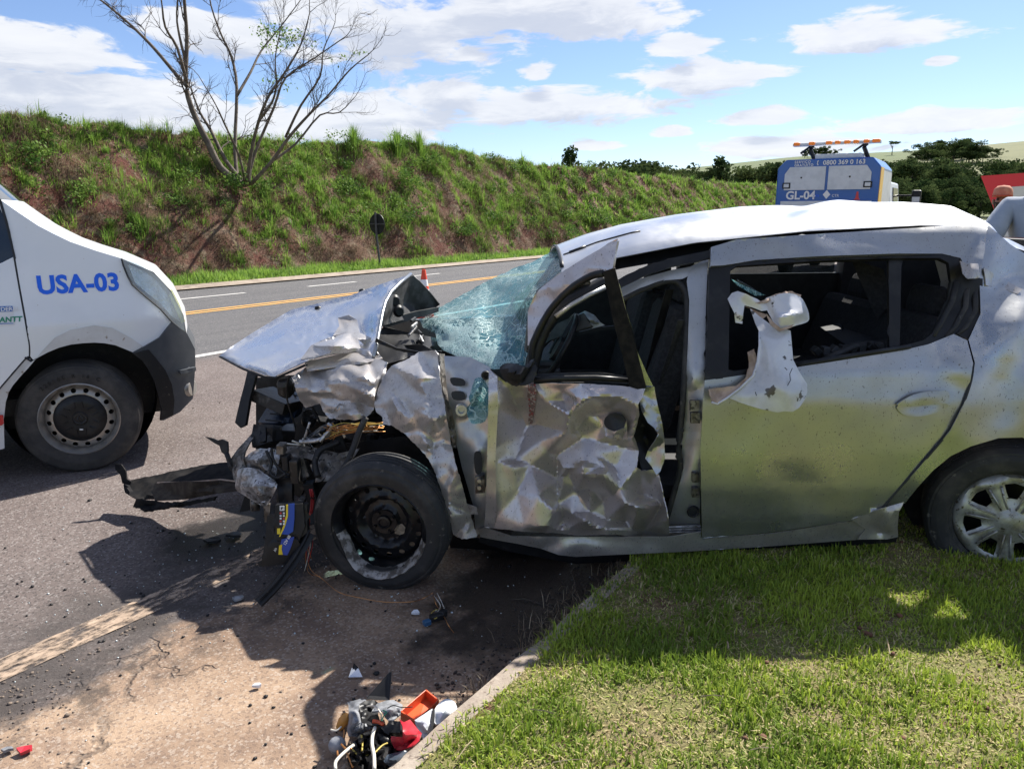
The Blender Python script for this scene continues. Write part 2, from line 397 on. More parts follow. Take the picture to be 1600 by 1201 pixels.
M['torn_back'] = mat('torn_panel_back', (.46, .34, .26), .6, .1, col2=(.30, .21, .15), scale=18, bump=.3, bscale=60)
M['wire_copper'] = mat('copper_wire', (.50, .23, .08), .35, .8)
M['wire_red'] = mat('red_wire', (.40, .03, .03), .5)
M['wire_white'] = mat('pale_wire', (.62, .58, .50), .5)
M['wire_yellow'] = mat('yellow_wire', (.50, .38, .08), .5)
M['engine'] = mat('oily_engine', (.022, .021, .02), .38, .25, col2=(.09, .082, .075), scale=22, lo=.5, hi=.72, bump=.5, bscale=40)
M['radiator'] = mat('radiator_fins', (.015, .022, .04), .4, .35, col2=(.03, .045, .075), scale=40, bump=.4, bscale=160)
M['batt_blue'] = mat('battery_blue', (.01, .06, .36), .35)
M['batt_yellow'] = mat('battery_yellow', (.78, .58, .02), .4)
M['white_print'] = mat('white_print', (.75, .75, .75), .45)
M['red_print'] = mat('red_print', (.55, .05, .05), .45)
M['orange_plastic'] = mat('orange_plastic', (.72, .10, .025), .4, col2=(.55, .08, .03), scale=20)
M['red_plastic'] = mat('red_plastic', (.46, .02, .035), .4, col2=(.36, .02, .03), scale=20)
M['grey_plastic'] = mat('grey_plastic', (.26, .27, .29), .5, col2=(.15, .155, .165), scale=24, bump=.4, bscale=50)
M['white_plastic'] = mat('white_plastic', (.70, .72, .75), .35, col2=(.6, .62, .65), scale=10)
M['blue_plastic'] = mat('blue_plastic', (.03, .10, .20), .4)
M['mirror'] = mat('mirror_glass', (.8, .8, .82), .06, 1.0)
M['van_white'] = mat('van_white', (.82, .84, .855), .28, col2=(.78, .80, .815), scale=2.5, coat=.5, dirt=(.42, .36, .30), dscale=34, dlo=.71, dhi=.8)
M['van_lip'] = mat('van_arch_paint', (.56, .55, .53), .42, col2=(.64, .64, .63), scale=5, dirt=(.26, .20, .15), dscale=26, dlo=.62, dhi=.74)
M['van_bumper'] = mat('van_bumper_plastic', (.048, .055, .064), .5, col2=(.065, .07, .078), scale=7, bump=.15, bscale=240)
M['glass_dark'] = mat('dark_glass', (.012, .016, .02), .05, spec=.8)
M['gap'] = mat('panel_gap', (.02, .022, .026), .7)
M['decal_blue'] = mat('decal_blue', (.0, .13, .82), .35)
M['decal_blue_dark'] = mat('decal_sign_blue', (.01, .13, .46), .35)
M['decal_green'] = mat('decal_green', (.02, .25, .14), .35)
M['rim_grey'] = mat('grey_steel_rim', (.36, .345, .32), .36, .6, col2=(.34, .31, .27), scale=9, lo=.4, hi=.66)
M['tail_red'] = mat('red_lens', (.5, .01, .015), .15, coat=.6)
M['cone_orange'] = mat('cone_orange', (.85, .075, .02), .45, col2=(.7, .06, .02), scale=9)
M['cone_white'] = mat('cone_white', (.8, .8, .8), .4)
M['sign_back'] = mat('sign_back_black', (.012, .013, .015), .5, col2=(.022, .022, .024), scale=8)
M['post_grey'] = mat('post_grey', (.055, .055, .06), .6, col2=(.09, .085, .08), scale=12)
M['truck_blue'] = mat('truck_blue', (.006, .085, .36), .3, coat=.5)
M['truck_white'] = mat('truck_shutter_white', (.62, .65, .68), .4, col2=(.54, .57, .60), scale=5)
M['truck_yellow'] = mat('truck_yellow', (.85, .45, .01), .35, coat=.4)
M['sign_red'] = mat('sign_red', (.66, .02, .035), .4)
M['sign_white'] = mat('sign_white', (.60, .60, .60), .45)
M['skin'] = mat('skin', (.36, .19, .13), .55, col2=(.32, .16, .11), scale=12)
M['shirt_grey'] = mat('grey_shirt', (.30, .34, .40), .85, col2=(.36, .40, .46), scale=6, bump=.4, bscale=30)
M['shirt_white'] = mat('white_shirt', (.62, .62, .63), .85, col2=(.5, .5, .52), scale=7, bump=.4, bscale=30)
M['trousers'] = mat('dark_trousers', (.02, .025, .035), .85, bump=.3, bscale=40)
M['cap'] = mat('tan_cap', (.55, .24, .14), .8, col2=(.48, .17, .10), scale=14)
M['cap_red'] = mat('cap_red', (.45, .05, .04), .8)
M['hair'] = mat('dark_hair', (.02, .014, .01), .7)
M['boot'] = mat('boot_leather', (.02, .018, .016), .6)
M['stone'] = mat('pebble', (.19, .145, .11), .9, col2=(.09, .07, .06), scale=12, bump=.4, bscale=60)
M['bark'] = mat('pale_bark', (.095, .075, .058), .9, col2=(.16, .13, .10), scale=5, bump=.6, bscale=22, bdist=.02)
M['bark_dark'] = mat('dark_bark', (.055, .042, .035), .9, col2=(.09, .07, .055), scale=4)

def emit(name, col, st):
    m, t, p, oc = base_mat(name); p.inputs['Base Color'].default_value = c4(col); p.inputs['Emission Color'].default_value = c4(col); p.inputs['Emission Strength'].default_value = st; return m
M['beacon'] = emit('amber_beacon', (.75, .20, .02), .12)

def leaf_mat(name, dark, light, third=None, trans=.35, spec=.3):
    """blades and leaves: colour from a per-blade tint"""
    m = bpy.data.materials.new(name); m.use_nodes = True; t = NT(m.node_tree); t.n.clear()
    a = t.new('ShaderNodeAttribute', attribute_name='tint').outputs['Fac']
    c = t.mix(t.ramp(a, 0.0, .6), dark, light)
    if third: c = t.mix(t.ramp(a, .62, .85), c, third)
    p = t.new('ShaderNodeBsdfPrincipled'); t.put(p.inputs['Base Color'], c); p.inputs['Roughness'].default_value = .6; p.inputs['Specular IOR Level'].default_value = spec
    tr = t.new('ShaderNodeBsdfTranslucent'); t.put(tr.inputs[0], c)
    x = t.new('ShaderNodeMixShader'); x.inputs[0].default_value = trans; t.l.new(p.outputs[0], x.inputs[1]); t.l.new(tr.outputs[0], x.inputs[2])
    o = t.new('ShaderNodeOutputMaterial'); t.l.new(x.outputs[0], o.inputs[0]); return m
M['lawn'] = leaf_mat('lawn_blade', (.17, .255, .032), (.39, .48, .06), (.56, .47, .25))
M['bank_grass'] = leaf_mat('bank_blade', (.085, .19, .03), (.26, .40, .07), (.44, .38, .20), .45)
M['straw'] = leaf_mat('dry_blade', (.125, .088, .058), (.26, .20, .135), (.42, .35, .24), .3)
M['leaf'] = leaf_mat('tree_leaf', (.022, .042, .016), (.085, .115, .042), None, .25, 0.0)
M['leaf_young'] = leaf_mat('young_leaf', (.08, .15, .03), (.18, .28, .06), None, .4)

# cracked laminated windscreen
def glass_cracked(name, opac, tint=(.10, .36, .40), dense=False):
    m = bpy.data.materials.new(name); m.use_nodes = True; t = NT(m.node_tree); t.n.clear()
    oc = t.new('ShaderNodeTexCoord').outputs['Object']
    wv = t.vmath('ADD', oc, t.vmath('MULTIPLY', t.noise(oc, 7, 3, .6, col=True), (.09, .09, .09)))
    e1 = t.voro(wv, 13, 'DISTANCE_TO_EDGE'); e2 = t.voro(wv, 34, 'DISTANCE_TO_EDGE'); e3 = t.voro(wv, 90, 'DISTANCE_TO_EDGE')
    zone = t.ramp(t.noise(oc, 3.4, 3, .5), .40, .60)
    l1 = t.ramp(e1, .050, .012); l2 = t.ramp(e2, .085, .02); l3 = t.ramp(e3, .22 if dense else .15, .06 if dense else .04)
    cr = t.math('MAXIMUM', l1, t.math('MAXIMUM', t.math('MULTIPLY', l2, t.ramp(zone, 0, 1, .15, .9)), l3 if dense else t.math('MULTIPLY', t.math('MULTIPLY', l3, zone), .6)))
    crush = t.math('MULTIPLY', t.ramp(t.noise(oc, 5.0, 4, .6), .42 if dense else .60, .66 if dense else .74), .80 if dense else .75)
    cr = t.math('MAXIMUM', cr, crush)
    gl = t.new('ShaderNodeBsdfPrincipled'); gl.inputs['Base Color'].default_value = c4(tint); gl.inputs['Roughness'].default_value = .12; gl.inputs['Specular IOR Level'].default_value = .8
    tp = t.new('ShaderNodeBsdfTransparent'); tp.inputs[0].default_value = (.38, .74, .80, 1)
    g2 = t.new('ShaderNodeMixShader'); g2.inputs[0].default_value = opac; t.l.new(tp.outputs[0], g2.inputs[1]); t.l.new(gl.outputs[0], g2.inputs[2])
    wh = t.new('ShaderNodeBsdfPrincipled'); wh.inputs['Base Color'].default_value = (.66, .84, .82, 1); wh.inputs['Roughness'].default_value = .4
    trl = t.new('ShaderNodeBsdfTranslucent'); trl.inputs[0].default_value = (.55, .84, .82, 1)
    w2 = t.new('ShaderNodeMixShader'); w2.inputs[0].default_value = .45; t.l.new(wh.outputs[0], w2.inputs[1]); t.l.new(trl.outputs[0], w2.inputs[2])
    x = t.new('ShaderNodeMixShader'); t.put(x.inputs[0], t.math('MULTIPLY', cr, .9)); t.l.new(g2.outputs[0], x.inputs[1]); t.l.new(w2.outputs[0], x.inputs[2])
    b = t.bump(cr, .5, .004)
    t.put(gl.inputs['Normal'], b); t.put(wh.inputs['Normal'], b)
    o = t.new('ShaderNodeOutputMaterial'); t.l.new(x.outputs[0], o.inputs[0]); return m
M['windscreen'] = glass_cracked('cracked_windscreen', .40, (.045, .21, .26))
def clear_glass(name, col, opac=.25):
    m = bpy.data.materials.new(name); m.use_nodes = True; t = NT(m.node_tree); t.n.clear()
    g = t.new('ShaderNodeBsdfPrincipled'); g.inputs['Base Color'].default_value = c4(col); g.inputs['Roughness'].default_value = .06; g.inputs['Specular IOR Level'].default_value = .9
    tp = t.new('ShaderNodeBsdfTransparent'); tp.inputs[0].default_value = (.9, .95, .97, 1)
    x = t.new('ShaderNodeMixShader'); x.inputs[0].default_value = opac; t.l.new(tp.outputs[0], x.inputs[1]); t.l.new(g.outputs[0], x.inputs[2])
    o = t.new('ShaderNodeOutputMaterial'); t.l.new(x.outputs[0], o.inputs[0]); return m
M['lens'] = clear_glass('headlight_lens', (.78, .83, .84), .22)
M['side_glass'] = clear_glass('side_glass', (.02, .03, .03), .6)

# ------------------------------------------------------------------ the ground
def grid(name, xs, ys, zf, material, rz=0.0, kind='structure', smooth=True):
    X, Y = np.meshgrid(xs, ys); Z = zf(X, Y); v = np.stack([X.ravel(), Y.ravel(), Z.ravel()], 1); nx = len(xs)
    i = np.arange(len(ys) - 1)[:, None] * nx + np.arange(nx - 1)[None]; i = i.ravel()
    f = np.stack([i, i + 1, i + nx + 1, i + nx], 1)
    me = bpy.data.meshes.new(name); me.from_pydata(v.tolist(), [], f.tolist()); me.polygons.foreach_set('use_smooth', [smooth] * len(f)); me.materials.append(material)
    o = bpy.data.objects.new(name, me); COL.objects.link(o); o.rotation_euler = (0, 0, rz)
    return tag(o, kind=kind)
def vnoise(x, y, seed=0):
    """cheap smooth value noise, arrays"""
    def h(i, j):
        q = (i * 374761393 + j * 668265263 + seed * 144665) & 0x7fffffff
        q = (q ^ (q >> 13)) * 1274126177 & 0x7fffffff
        return ((q ^ (q >> 16)) & 0xffff) / 65535.0
    xi = np.floor(x).astype(np.int64); yi = np.floor(y).astype(np.int64); fx = x - xi; fy = y - yi; fx = fx * fx * (3 - 2 * fx); fy = fy * fy * (3 - 2 * fy)
    return (h(xi, yi) * (1 - fx) + h(xi + 1, yi) * fx) * (1 - fy) + (h(xi, yi + 1) * (1 - fx) + h(xi + 1, yi + 1) * fx) * fy
def fbm(x, y, s, seed=0, o=4):
    t = 0; a = .5; x = x * s; y = y * s
    for k in range(o): t = t + a * vnoise(x, y, seed + k); x = x * 2.03; y = y * 2.03; a *= .5
    return t / (1 - .5 ** o)

# road: sheet whose x runs along the road and y across it (n, metres from the verge side)
m, t, p, oc = base_mat('asphalt'); sx, sy, sz = t.sep(oc)
flat = t.comb(sx, sy, 0.0)
streak = t.noise(t.comb(t.math('MULTIPLY', sx, .15), sy, 0.0), 2.2, 5, .6)
ag = t.noise(flat, 190, 3, .7); agc = t.voro(flat, 120, 'F1', 'Color'); agv = t.sep(agc)[0]
lane = t.mix(t.ramp(streak, .3, .7), (.084, .083, .088), (.112, .110, .112))
should = t.mix(t.ramp(t.noise(flat, 1.1, 6, .6), .3, .7), (.122, .096, .088), (.168, .136, .124))
edge_n = t.math('ADD', sy, t.math('MULTIPLY', t.math('SUBTRACT', t.noise(flat, 1.3, 5, .6), .5), .5))
c = t.mix(t.ramp(edge_n, 7.45, 7.9), should, lane)
c = t.mix(t.math('MULTIPLY', t.ramp(streak, .55, .75), .35), c, (.075, .068, .066))
c = t.mix(t.ramp(agv, .78, .95), c, t.mix(.5, c, (.34, .31, .29))); c = t.mix(t.ramp(agv, .25, .05), c, t.mix(.6, c, (.03, .028, .028)))
# dark, oily broken margin between the worn line and the concrete apron
mar = t.math('MULTIPLY', t.ramp(edge_n, 3.75, 2.9), t.ramp(t.noise(flat, 2.6, 6, .65), .25, .62))
c = t.mix(t.math('MULTIPLY', mar, .85), c, (.055, .048, .045))
# apron: pale washed concrete with cracks and reddish silt
frn = t.math('ADD', sy, t.math('ADD', t.math('MULTIPLY', t.math('SUBTRACT', t.noise(flat, 2.1, 4, .6), .5), .55), t.math('MULTIPLY', t.math('SUBTRACT', t.noise(flat, 16, 4, .7), .5), .16)))
con = t.mix(t.ramp(t.noise(flat, 1.4, 6, .62), .32, .68), (.225, .150, .102), (.40, .285, .195))
con = t.mix(t.math('MULTIPLY', t.ramp(t.noise(flat, 3.1, 7, .66), .45, .68), .7), con, (.165, .110, .082))
con = t.mix(t.math('MULTIPLY', t.ramp(agv, .72, .97), .45), con, (.44, .38, .32)); con = t.mix(t.math('MULTIPLY', t.ramp(agv, .3, .05), .5), con, (.12, .085, .07))
wob = t.vmath('ADD', flat, t.vmath('MULTIPLY', t.noise(flat, 2.6, 5, .6, col=True), (.5, .5, 0)))
ck = t.ramp(t.voro(wob, 1.0, 'DISTANCE_TO_EDGE'), .012, .002)
ck = t.math('MULTIPLY', t.math('MULTIPLY', ck, t.ramp(sy, 3.0, 2.5)), t.ramp(t.noise(flat, 1.9, 3, .5), .50, .60))
con = t.mix(t.math('MULTIPLY', ck, .55), con, (.10, .075, .06))
apr = t.ramp(frn, 2.62, 2.48)
c = t.mix(apr, c, con)
mk = t.math('MULTIPLY', t.ramp(t.math('ABSOLUTE', t.math('SUBTRACT', frn, 2.6)), .36, .1), t.ramp(t.noise(flat, 7, 6, .7), .46, .6))
c = t.mix(t.math('MULTIPLY', mk, .7), c, (.05, .042, .038))
# spilt oil and coolant under the front of the car
def blot(px, py, rx, ry, soft=.55):
    q = G(px, py); s_, n_ = sn(q)
    d = t.vmath('LENGTH', t.vmath('MULTIPLY', t.vmath('SUBTRACT', flat, (s_, n_, 0)), (1 / rx, 1 / ry, 0)))
    return t.ramp(t.math('ADD', d, t.math('MULTIPLY', t.math('SUBTRACT', t.noise(flat, 4.2, 6, .65), .5), 1.3)), 1.0, soft)
oil = t.math('MAXIMUM', blot(890, 930, .75, .42), t.math('MAXIMUM', blot(370, 830, .5, .34), blot(840, 890, 1.0, .4)))
c = t.mix(t.math('MULTIPLY', oil, .88), c, (.014, .012, .011))
t.put(p.inputs['Base Color'], c)
t.put(p.inputs['Roughness'], t.math('SUBTRACT', .88, t.math('MULTIPLY', oil, .5))); p.inputs['Specular IOR Level'].default_value = .3
hh = t.math('ADD', t.math('MULTIPLY', ag, .5), t.math('ADD', t.math('MULTIPLY', agv, .5), t.math('MULTIPLY', ck, -2.2)))
t.put(p.inputs['Normal'], t.bump(hh, .75, .007))
M['asphalt'] = m
def road_z(s, n):
    near = np.clip(1 - (np.abs(s - 3) / 9), 0, 1)
    return near * (fbm(s, n, 1.7, 3) - .5) * .02 * np.clip((3.3 - n) / 1.0, .12, 1) 
ss = np.concatenate([np.arange(-90, -4, 3.0), np.arange(-4, 8, .05), np.arange(8, 160, 3.0)]); nn = np.concatenate([np.arange(1.18, 4.4, .05), np.arange(4.4, 15.3, .5)])
grid('road', ss, nn, lambda s, n: road_z(s, n), M['asphalt'], RZ)

def line_mat(name, col, under, wear):
    m, t, p, oc = base_mat(name); sx, sy, sz = t.sep(oc)
    a = t.noise(t.comb(t.math('MULTIPLY', sx, .5), sy, 0.0), 26, 6, .7); b = t.noise(oc, 3, 4, .6)
    f = t.ramp(t.math('ADD', t.math('MULTIPLY', a, .75), t.math('MULTIPLY', b, .35)), wear - .08, wear + .10)
    c = t.mix(t.ramp(t.noise(oc, 8, 5, .6), .3, .7), col, tuple(x * .72 for x in col))
    t.put(p.inputs['Base Color'], c); p.inputs['Roughness'].default_value = .8
    tp = t.new('ShaderNodeBsdfTransparent'); x = t.new('ShaderNodeMixShader'); t.put(x.inputs[0], f); t.l.new(p.outputs[0], x.inputs[1]); t.l.new(tp.outputs[0], x.inputs[2])
    t.l.new(x.outputs[0], t.n['Material Output'].inputs[0]); return m
M['line_old'] = line_mat('worn_edge_paint', (.44, .325, .235), None, .52)
M['line_white'] = line_mat('white_line_paint', (.62, .60, .57), None, .74)
M['line_yellow'] = line_mat('yellow_line_paint', (.66, .36, .09), None, .76)
def line(name, n, width, m, runs, z=.006):
    for (a, b) in runs:
        xs = np.arange(a, b + .01, .25 if b - a < 20 else 1.0) if a > -5 or b < 30 else np.concatenate([np.arange(a, -4, 3.0), np.arange(-4, 8, .1), np.arange(8, b, 3.0)])
        if len(xs) < 2: xs = np.array([a, b])
        grid(name, xs, np.linspace(n - width / 2, n + width / 2, 4), lambda s, q: road_z(s, q) + z, m, RZ)
line('worn_edge_line', sn(G(0, 1043))[1] - .02, .155, M['line_old'], [(-60, 150)], .005)
line('lane_edge_line', sn(G(305, 557.5))[1], .13, M['line_white'], [(-80, 150)])
yl = sn(G(285, 490.5))[1]
line('centre_line', yl - .11, .11, M['line_yellow'], [(-80, 150)]); line('centre_line', yl + .11, .11, M['line_yellow'], [(-80, 150)])
n3 = sn(G(340, 462))[1]
s1, s2 = sn(G(276, 467.5))[0], sn(G(400, 458))[0]; s3, s4 = sn(G(488, 448.5))[0], sn(G(592, 440))[0]; per = s3 - s1
for k in range(-3, 3): line('far_lane_dash', n3, .11, M['line_white'], [(s1 + k * per, s1 + k * per + (s2 - s1))])

# kerb along the near verge
KN = sn(G(648, 1201))[1]
m, t, p, oc = base_mat('kerb_concrete')
c = t.mix(t.ramp(t.noise(oc, 5, 6, .65), .35, .66), (.42, .36, .29), (.25, .20, .16)); c = t.mix(t.ramp(t.noise(oc, 40, 4, .7), .55, .7), c, (.15, .11, .085))
t.put(p.inputs['Base Color'], c); p.inputs['Roughness'].default_value = .9; t.put(p.inputs['Normal'], t.bump(t.noise(oc, 60, 6, .7), .6, .008)); M['kerb'] = m
M['kerb'] = m
prof = [(KN + .010, -.05), (KN, .070), (KN - .010, .084), (KN - .062, .088), (KN - .075, .08), (KN - .10, -.05)]
xs = np.concatenate([np.arange(-60, -2, 4.0), np.arange(-2, 8, .06), np.arange(8, 130, 4.0)])
vs = []; fs = []; k = len(prof)
for i, s_ in enumerate(xs):
    for j, (n_, z_) in enumerate(prof):
        j1 = (vnoise(np.array([s_ * 5.1]), np.array([j * 7.7]), 5)[0] - .5) * .022 if -2 < s_ < 8 else 0
        q = RD(s_, n_ + j1, z_ + (j1 * .6 if z_ > 0 else 0)); vs.append(q)
for i in range(len(xs) - 1):
    for j in range(k - 1): fs.append((i * k + j, (i + 1) * k + j, (i + 1) * k + j + 1, i * k + j + 1))
tag(mesh('kerb', vs, fs, M['kerb'], smooth=True, sharp=40), kind='structure')

# near grass verge: soil sheet, blades on top
m, t, p, oc = base_mat('verge_soil')
c = t.mix(t.ramp(t.noise(oc, 2.3, 6, .65), .36, .62), (.19, .19, .055), (.25, .19, .095)); c = t.mix(t.ramp(t.noise(oc, 5.5, 5, .7), .56, .68), c, (.155, .075, .045)); c = t.mix(t.ramp(t.noise(oc, 70, 4, .7), .5, .7), c, (.05, .04, .02))
t.put(p.inputs['Base Color'], c); p.inputs['Roughness'].default_value = .95; t.put(p.inputs['Normal'], t.bump(t.noise(oc, 55, 6, .7), .9, .02)); M['soil'] = m
def verge_z(s, n):
    b = np.clip((KN - .07 - n) / .4, 0, 1); near = np.clip(1 - (np.hypot(s - 2, n + .5) / 9), 0, 1)
    return .085 + .022 * b + near * ((fbm(s, n, 2.4, 11) - .5) * .05 * b)
ss = np.concatenate([np.arange(-90, -3, 3.0), np.arange(-3, 8, .06), np.arange(8, 160, 3.0)]); nn = np.concatenate([np.arange(-120, -4.5, 4.0), np.arange(-4.5, KN - .075, .06), [KN - .07]])
grid('grass_verge', ss, nn, verge_z, M['soil'], RZ)

def blades(name, base, h, wd, azi, lean, tint, material, bend=.5, kind='stuff', label=None, group=None, cat=None, parent=None):
    n = len(base); dirv = np.stack([np.cos(azi), np.sin(azi), np.zeros(n)], 1); side = np.stack([-np.sin(azi), np.cos(azi), np.zeros(n)], 1) * (wd / 2)[:, None]
    hor = np.sin(lean); ver = np.cos(lean)
    midp = base + dirv * (hor * h * .45 * (1 - bend * .5))[:, None]; midp[:, 2] += ver * h * .55
    tip = base + dirv * (hor * h)[:, None]; tip[:, 2] += ver * h * (1 - bend * .45 * np.abs(hor))
    v = np.stack([base - side, base + side, midp - side * .75, midp + side * .75, tip], 1).reshape(-1, 3)
    o5 = np.arange(n)[:, None] * 5
    tri = np.concatenate([o5 + [0, 1, 3], o5 + [0, 3, 2], o5 + [2, 3, 4]], 1).reshape(-1, 3)
    return trimesh(name, v, tri, np.repeat(tint, 5), material, kind, label, group, cat, parent)
def trimesh(name, v, tri, tint, material, kind=None, label=None, group=None, cat=None, parent=None):
    me = bpy.data.meshes.new(name); me.vertices.add(len(v)); me.vertices.foreach_set('co', np.ascontiguousarray(v, np.float32).ravel())
    m_ = len(tri); me.loops.add(m_ * 3); me.loops.foreach_set('vertex_index', np.ascontiguousarray(tri, np.int32).ravel())
    me.polygons.add(m_); me.polygons.foreach_set('loop_start', np.arange(m_, dtype=np.int32) * 3); me.polygons.foreach_set('loop_total', np.full(m_, 3, np.int32))
    me.update(calc_edges=True)
    at = me.attributes.new('tint', 'FLOAT', 'POINT'); at.data.foreach_set('value', np.ascontiguousarray(tint, np.float32)); me.materials.append(material)
    o = bpy.data.objects.new(name, me); COL.objects.link(o); WM[o.name] = Matrix.Identity(4)
    if parent is not None: o.parent = parent; o.matrix_parent_inverse = WM[parent.name].inverted()
    return tag(o, label, cat, group, kind)
def lawn(n, s0, s1, n0, n1, hmin, hmax, wmin, wmax, name='lawn_grass', hole=None):
    s = rng.uniform(s0, s1, n); q = rng.uniform(n0, n1, n)
    if hole: w_ = ~((s > hole[0]) & (s < hole[1]) & (q > hole[2])); s, q = s[w_], q[w_]; n = len(s)
    g = fbm(s, q, 2.2, 21); bare = fbm(s, q, 3.6, 31)
    # margin by the kerb is ragged
    keep = (bare < .80 + rng.uniform(-.10, .12, n)) & (q < KN - .01 - .17 * fbm(s, q * 0, 4.0, 77) + rng.uniform(-.05, .05, n) + np.clip((s - 1.9) * .15, 0, .12))
    s, q, g, bare = s[keep], q[keep], g[keep], bare[keep]; k = len(s)
    z = verge_z(s, q); b = np.stack([s * D.x + q * N.x, s * D.y + q * N.y, z - .004], 1)
    clump = fbm(s, q, 9.0, 41)
    h = rng.uniform(hmin, hmax, k) * (.55 + .9 * clump) * np.where(bare > .55, .6, 1)
    tint = np.clip(.25 + (g - .5) * 1.3 + rng.normal(0, .20, k), 0, .62)
    dry = rng.random(k) < np.clip(.16 + (bare - .46) * 2.2, .08, .75); tint[dry] = rng.uniform(.68, 1, dry.sum())
    return blades(name, b, h, rng.uniform(wmin, wmax, k), rng.uniform(0, 6.283, k), np.abs(rng.normal(.6, .42, k)) + dry * .55, tint, M['lawn'])
lawn(520000, -.6, 5.6, -2.6, KN, .016, .052, .0035, .0075)
lawn(70000, -9, 30, -16, KN - .02, .03, .08, .01, .02, hole=(-.5, 5.5, -2.55))
# ------------------------------------------------------------------ far ground, hills
def slope_az(a):
    return np.interp(np.degrees(a), [-180, -60, 0, 10, 13, 20, 27, 34, 60, 120, 180], [.035, .03, .036, .050, .056, .066, .069, .075, .075, .04, .035])
def far_z(x, y):
    r = np.hypot(x, y); a = np.arctan2(x, y)
    q = np.clip((r - 110) / 600, 0, 1); q = q * q * (3 - 2 * q)
    h = slope_az(a) * 700 * q * np.where(r > 700, 1 - .25 * np.clip((r - 700) / 1500, 0, 1), 1)
    return -.06 + h * (.93 + .14 * fbm(x, y, .004, 51)) + np.clip((r - 60) / 200, 0, 1) * (fbm(x, y, .03, 61) - .5) * 1.2
m, t, p, oc = base_mat('fields'); 
f1 = t.voro(t.vmath('MULTIPLY', oc, (1, .6, 0)), .006, 'F1', 'Color'); fs_ = t.sep(f1)
c = t.mix(t.ramp(fs_[0], .3, .7), (.10, .13, .045), (.155, .158, .068)); c = t.mix(t.ramp(fs_[1], .55, .8), c, (.09, .14, .04))
c = t.mix(t.math('MULTIPLY', t.ramp(t.noise(oc, .05, 6, .65), .4, .7), .5), c, (.09, .10, .035))
t.put(p.inputs['Base Color'], c); p.inputs['Roughness'].default_value = 1.0; M['fields'] = m
rr = np.concatenate([[0.0], np.geomspace(6, 4200, 90)]); aa = np.radians(np.concatenate([np.arange(-180, -20, 5.0), np.arange(-20, 60, .6), np.arange(60, 181, 5.0)]))
A_, R_ = np.meshgrid(aa, rr); X_ = R_ * np.sin(A_); Y_ = R_ * np.cos(A_); Z_ = far_z(X_, Y_); na = len(aa)
ii = (np.arange(len(rr) - 1)[:, None] * na + np.arange(na - 1)[None]).ravel()
me = bpy.data.meshes.new('ground'); me.from_pydata(np.stack([X_.ravel(), Y_.ravel(), Z_.ravel()], 1).tolist(), [], np.stack([ii, ii + na, ii + na + 1, ii + 1], 1).tolist())
me.validate(); me.polygons.foreach_set('use_smooth', [True] * len(me.polygons)); me.materials.append(M['fields'])
go = bpy.data.objects.new('ground', me); COL.objects.link(go); tag(go, kind='structure')

# ------------------------------------------------------------------ cut bank along the far side of the road
BN0 = 16.7
top_px = [(-300, 175), (0, 186), (60, 186), (120, 200), (200, 205), (320, 212), (450, 226), (560, 226), (650, 222), (700, 236), (760, 250), (850, 262), (950, 270), (1050, 281), (1120, 287), (1205, 292)]
BTN = 20.2
tp = [Pn(x, y, BTN) for x, y in top_px]; T_s = np.array([sn(q)[0] for q in tp]); T_z = np.array([q.z for q in tp]); o_ = np.argsort(T_s); T_s, T_z = T_s[o_], T_z[o_]
def bank_z(s, n):
    top = np.interp(s, T_s, T_z) * np.clip((150 - s) / 60, 0, 1)
    q = np.clip((n - BN0 - .5 * (fbm(s, n * 0, .5, 5) - .5)) / (BTN - BN0), 0, 1)
    f = np.where(q < .16, q / .16 * .20, .20 + (q - .16) / .84 * .80)
    z = top * f + (fbm(s, n, .9, 71) - .5) * .75 * np.clip(q * 4, 0, 1) * np.clip((1.15 - q) * 4, 0.25, 1) + (fbm(s, n, 3.5, 81) - .5) * .22 * np.clip(q * 5, 0, 1)
    return z + .02 - np.clip(n - 23, 0, 20) * .03
m, t, p, oc = base_mat('bank_soil')
c = t.mix(t.ramp(t.noise(oc, .9, 6, .65), .38, .62), (.115, .036, .024), (.15, .085, .055)); c = t.mix(t.ramp(t.noise(oc, 3.5, 6, .7), .46, .66), c, (.20, .15, .10)); c = t.mix(t.ramp(t.noise(oc, 12, 4, .7), .56, .7), c, (.045, .022, .016))
t.put(p.inputs['Base Color'], c); p.inputs['Roughness'].default_value = 1.0; t.put(p.inputs['Normal'], t.bump(t.noise(oc, 7, 7, .7), 1.0, .12)); M['bank_soil'] = m
ss = np.concatenate([np.arange(-40, -14, 1.5), np.arange(-14, 45, .16), np.arange(45, 152, .7)]); nn = np.concatenate([np.arange(16.2, 21, .14), np.arange(21, 46, 1.5)])
grid('embankment', ss, nn, bank_z, M['bank_soil'], RZ)
m, t, p, oc = base_mat('roadside_soil'); t.put(p.inputs['Base Color'], t.mix(t.ramp(t.noise(oc, 2.5, 6, .7), .4, .6), (.10, .12, .04), (.22, .15, .09))); p.inputs['Roughness'].default_value = 1; M['roadside'] = m
E_N = sn(G(270, 455))[1]
grid('far_verge', np.arange(-80, 152, 1.0), np.linspace(E_N + .35, 17.4, 8), lambda s, n: .04 + 0 * s + (fbm(s, n, 1.3, 9) - .5) * .06, M['roadside'], RZ)
m, t, p, oc = base_mat('gutter_concrete'); t.put(p.inputs['Base Color'], t.mix(t.ramp(t.noise(oc, 3, 6, .7), .35, .65), (.34, .28, .22), (.22, .17, .13))); p.inputs['Roughness'].default_value = .95; M['gutter'] = m
grid('gutter', np.arange(-80, 152, 1.0), np.linspace(E_N, E_N + .42, 3), lambda s, n: .02 + (n - E_N) * .12, M['gutter'], RZ)
def road_pts(s, n, z): return np.stack([s * D.x + n * N.x, s * D.y + n * N.y, z], 1)

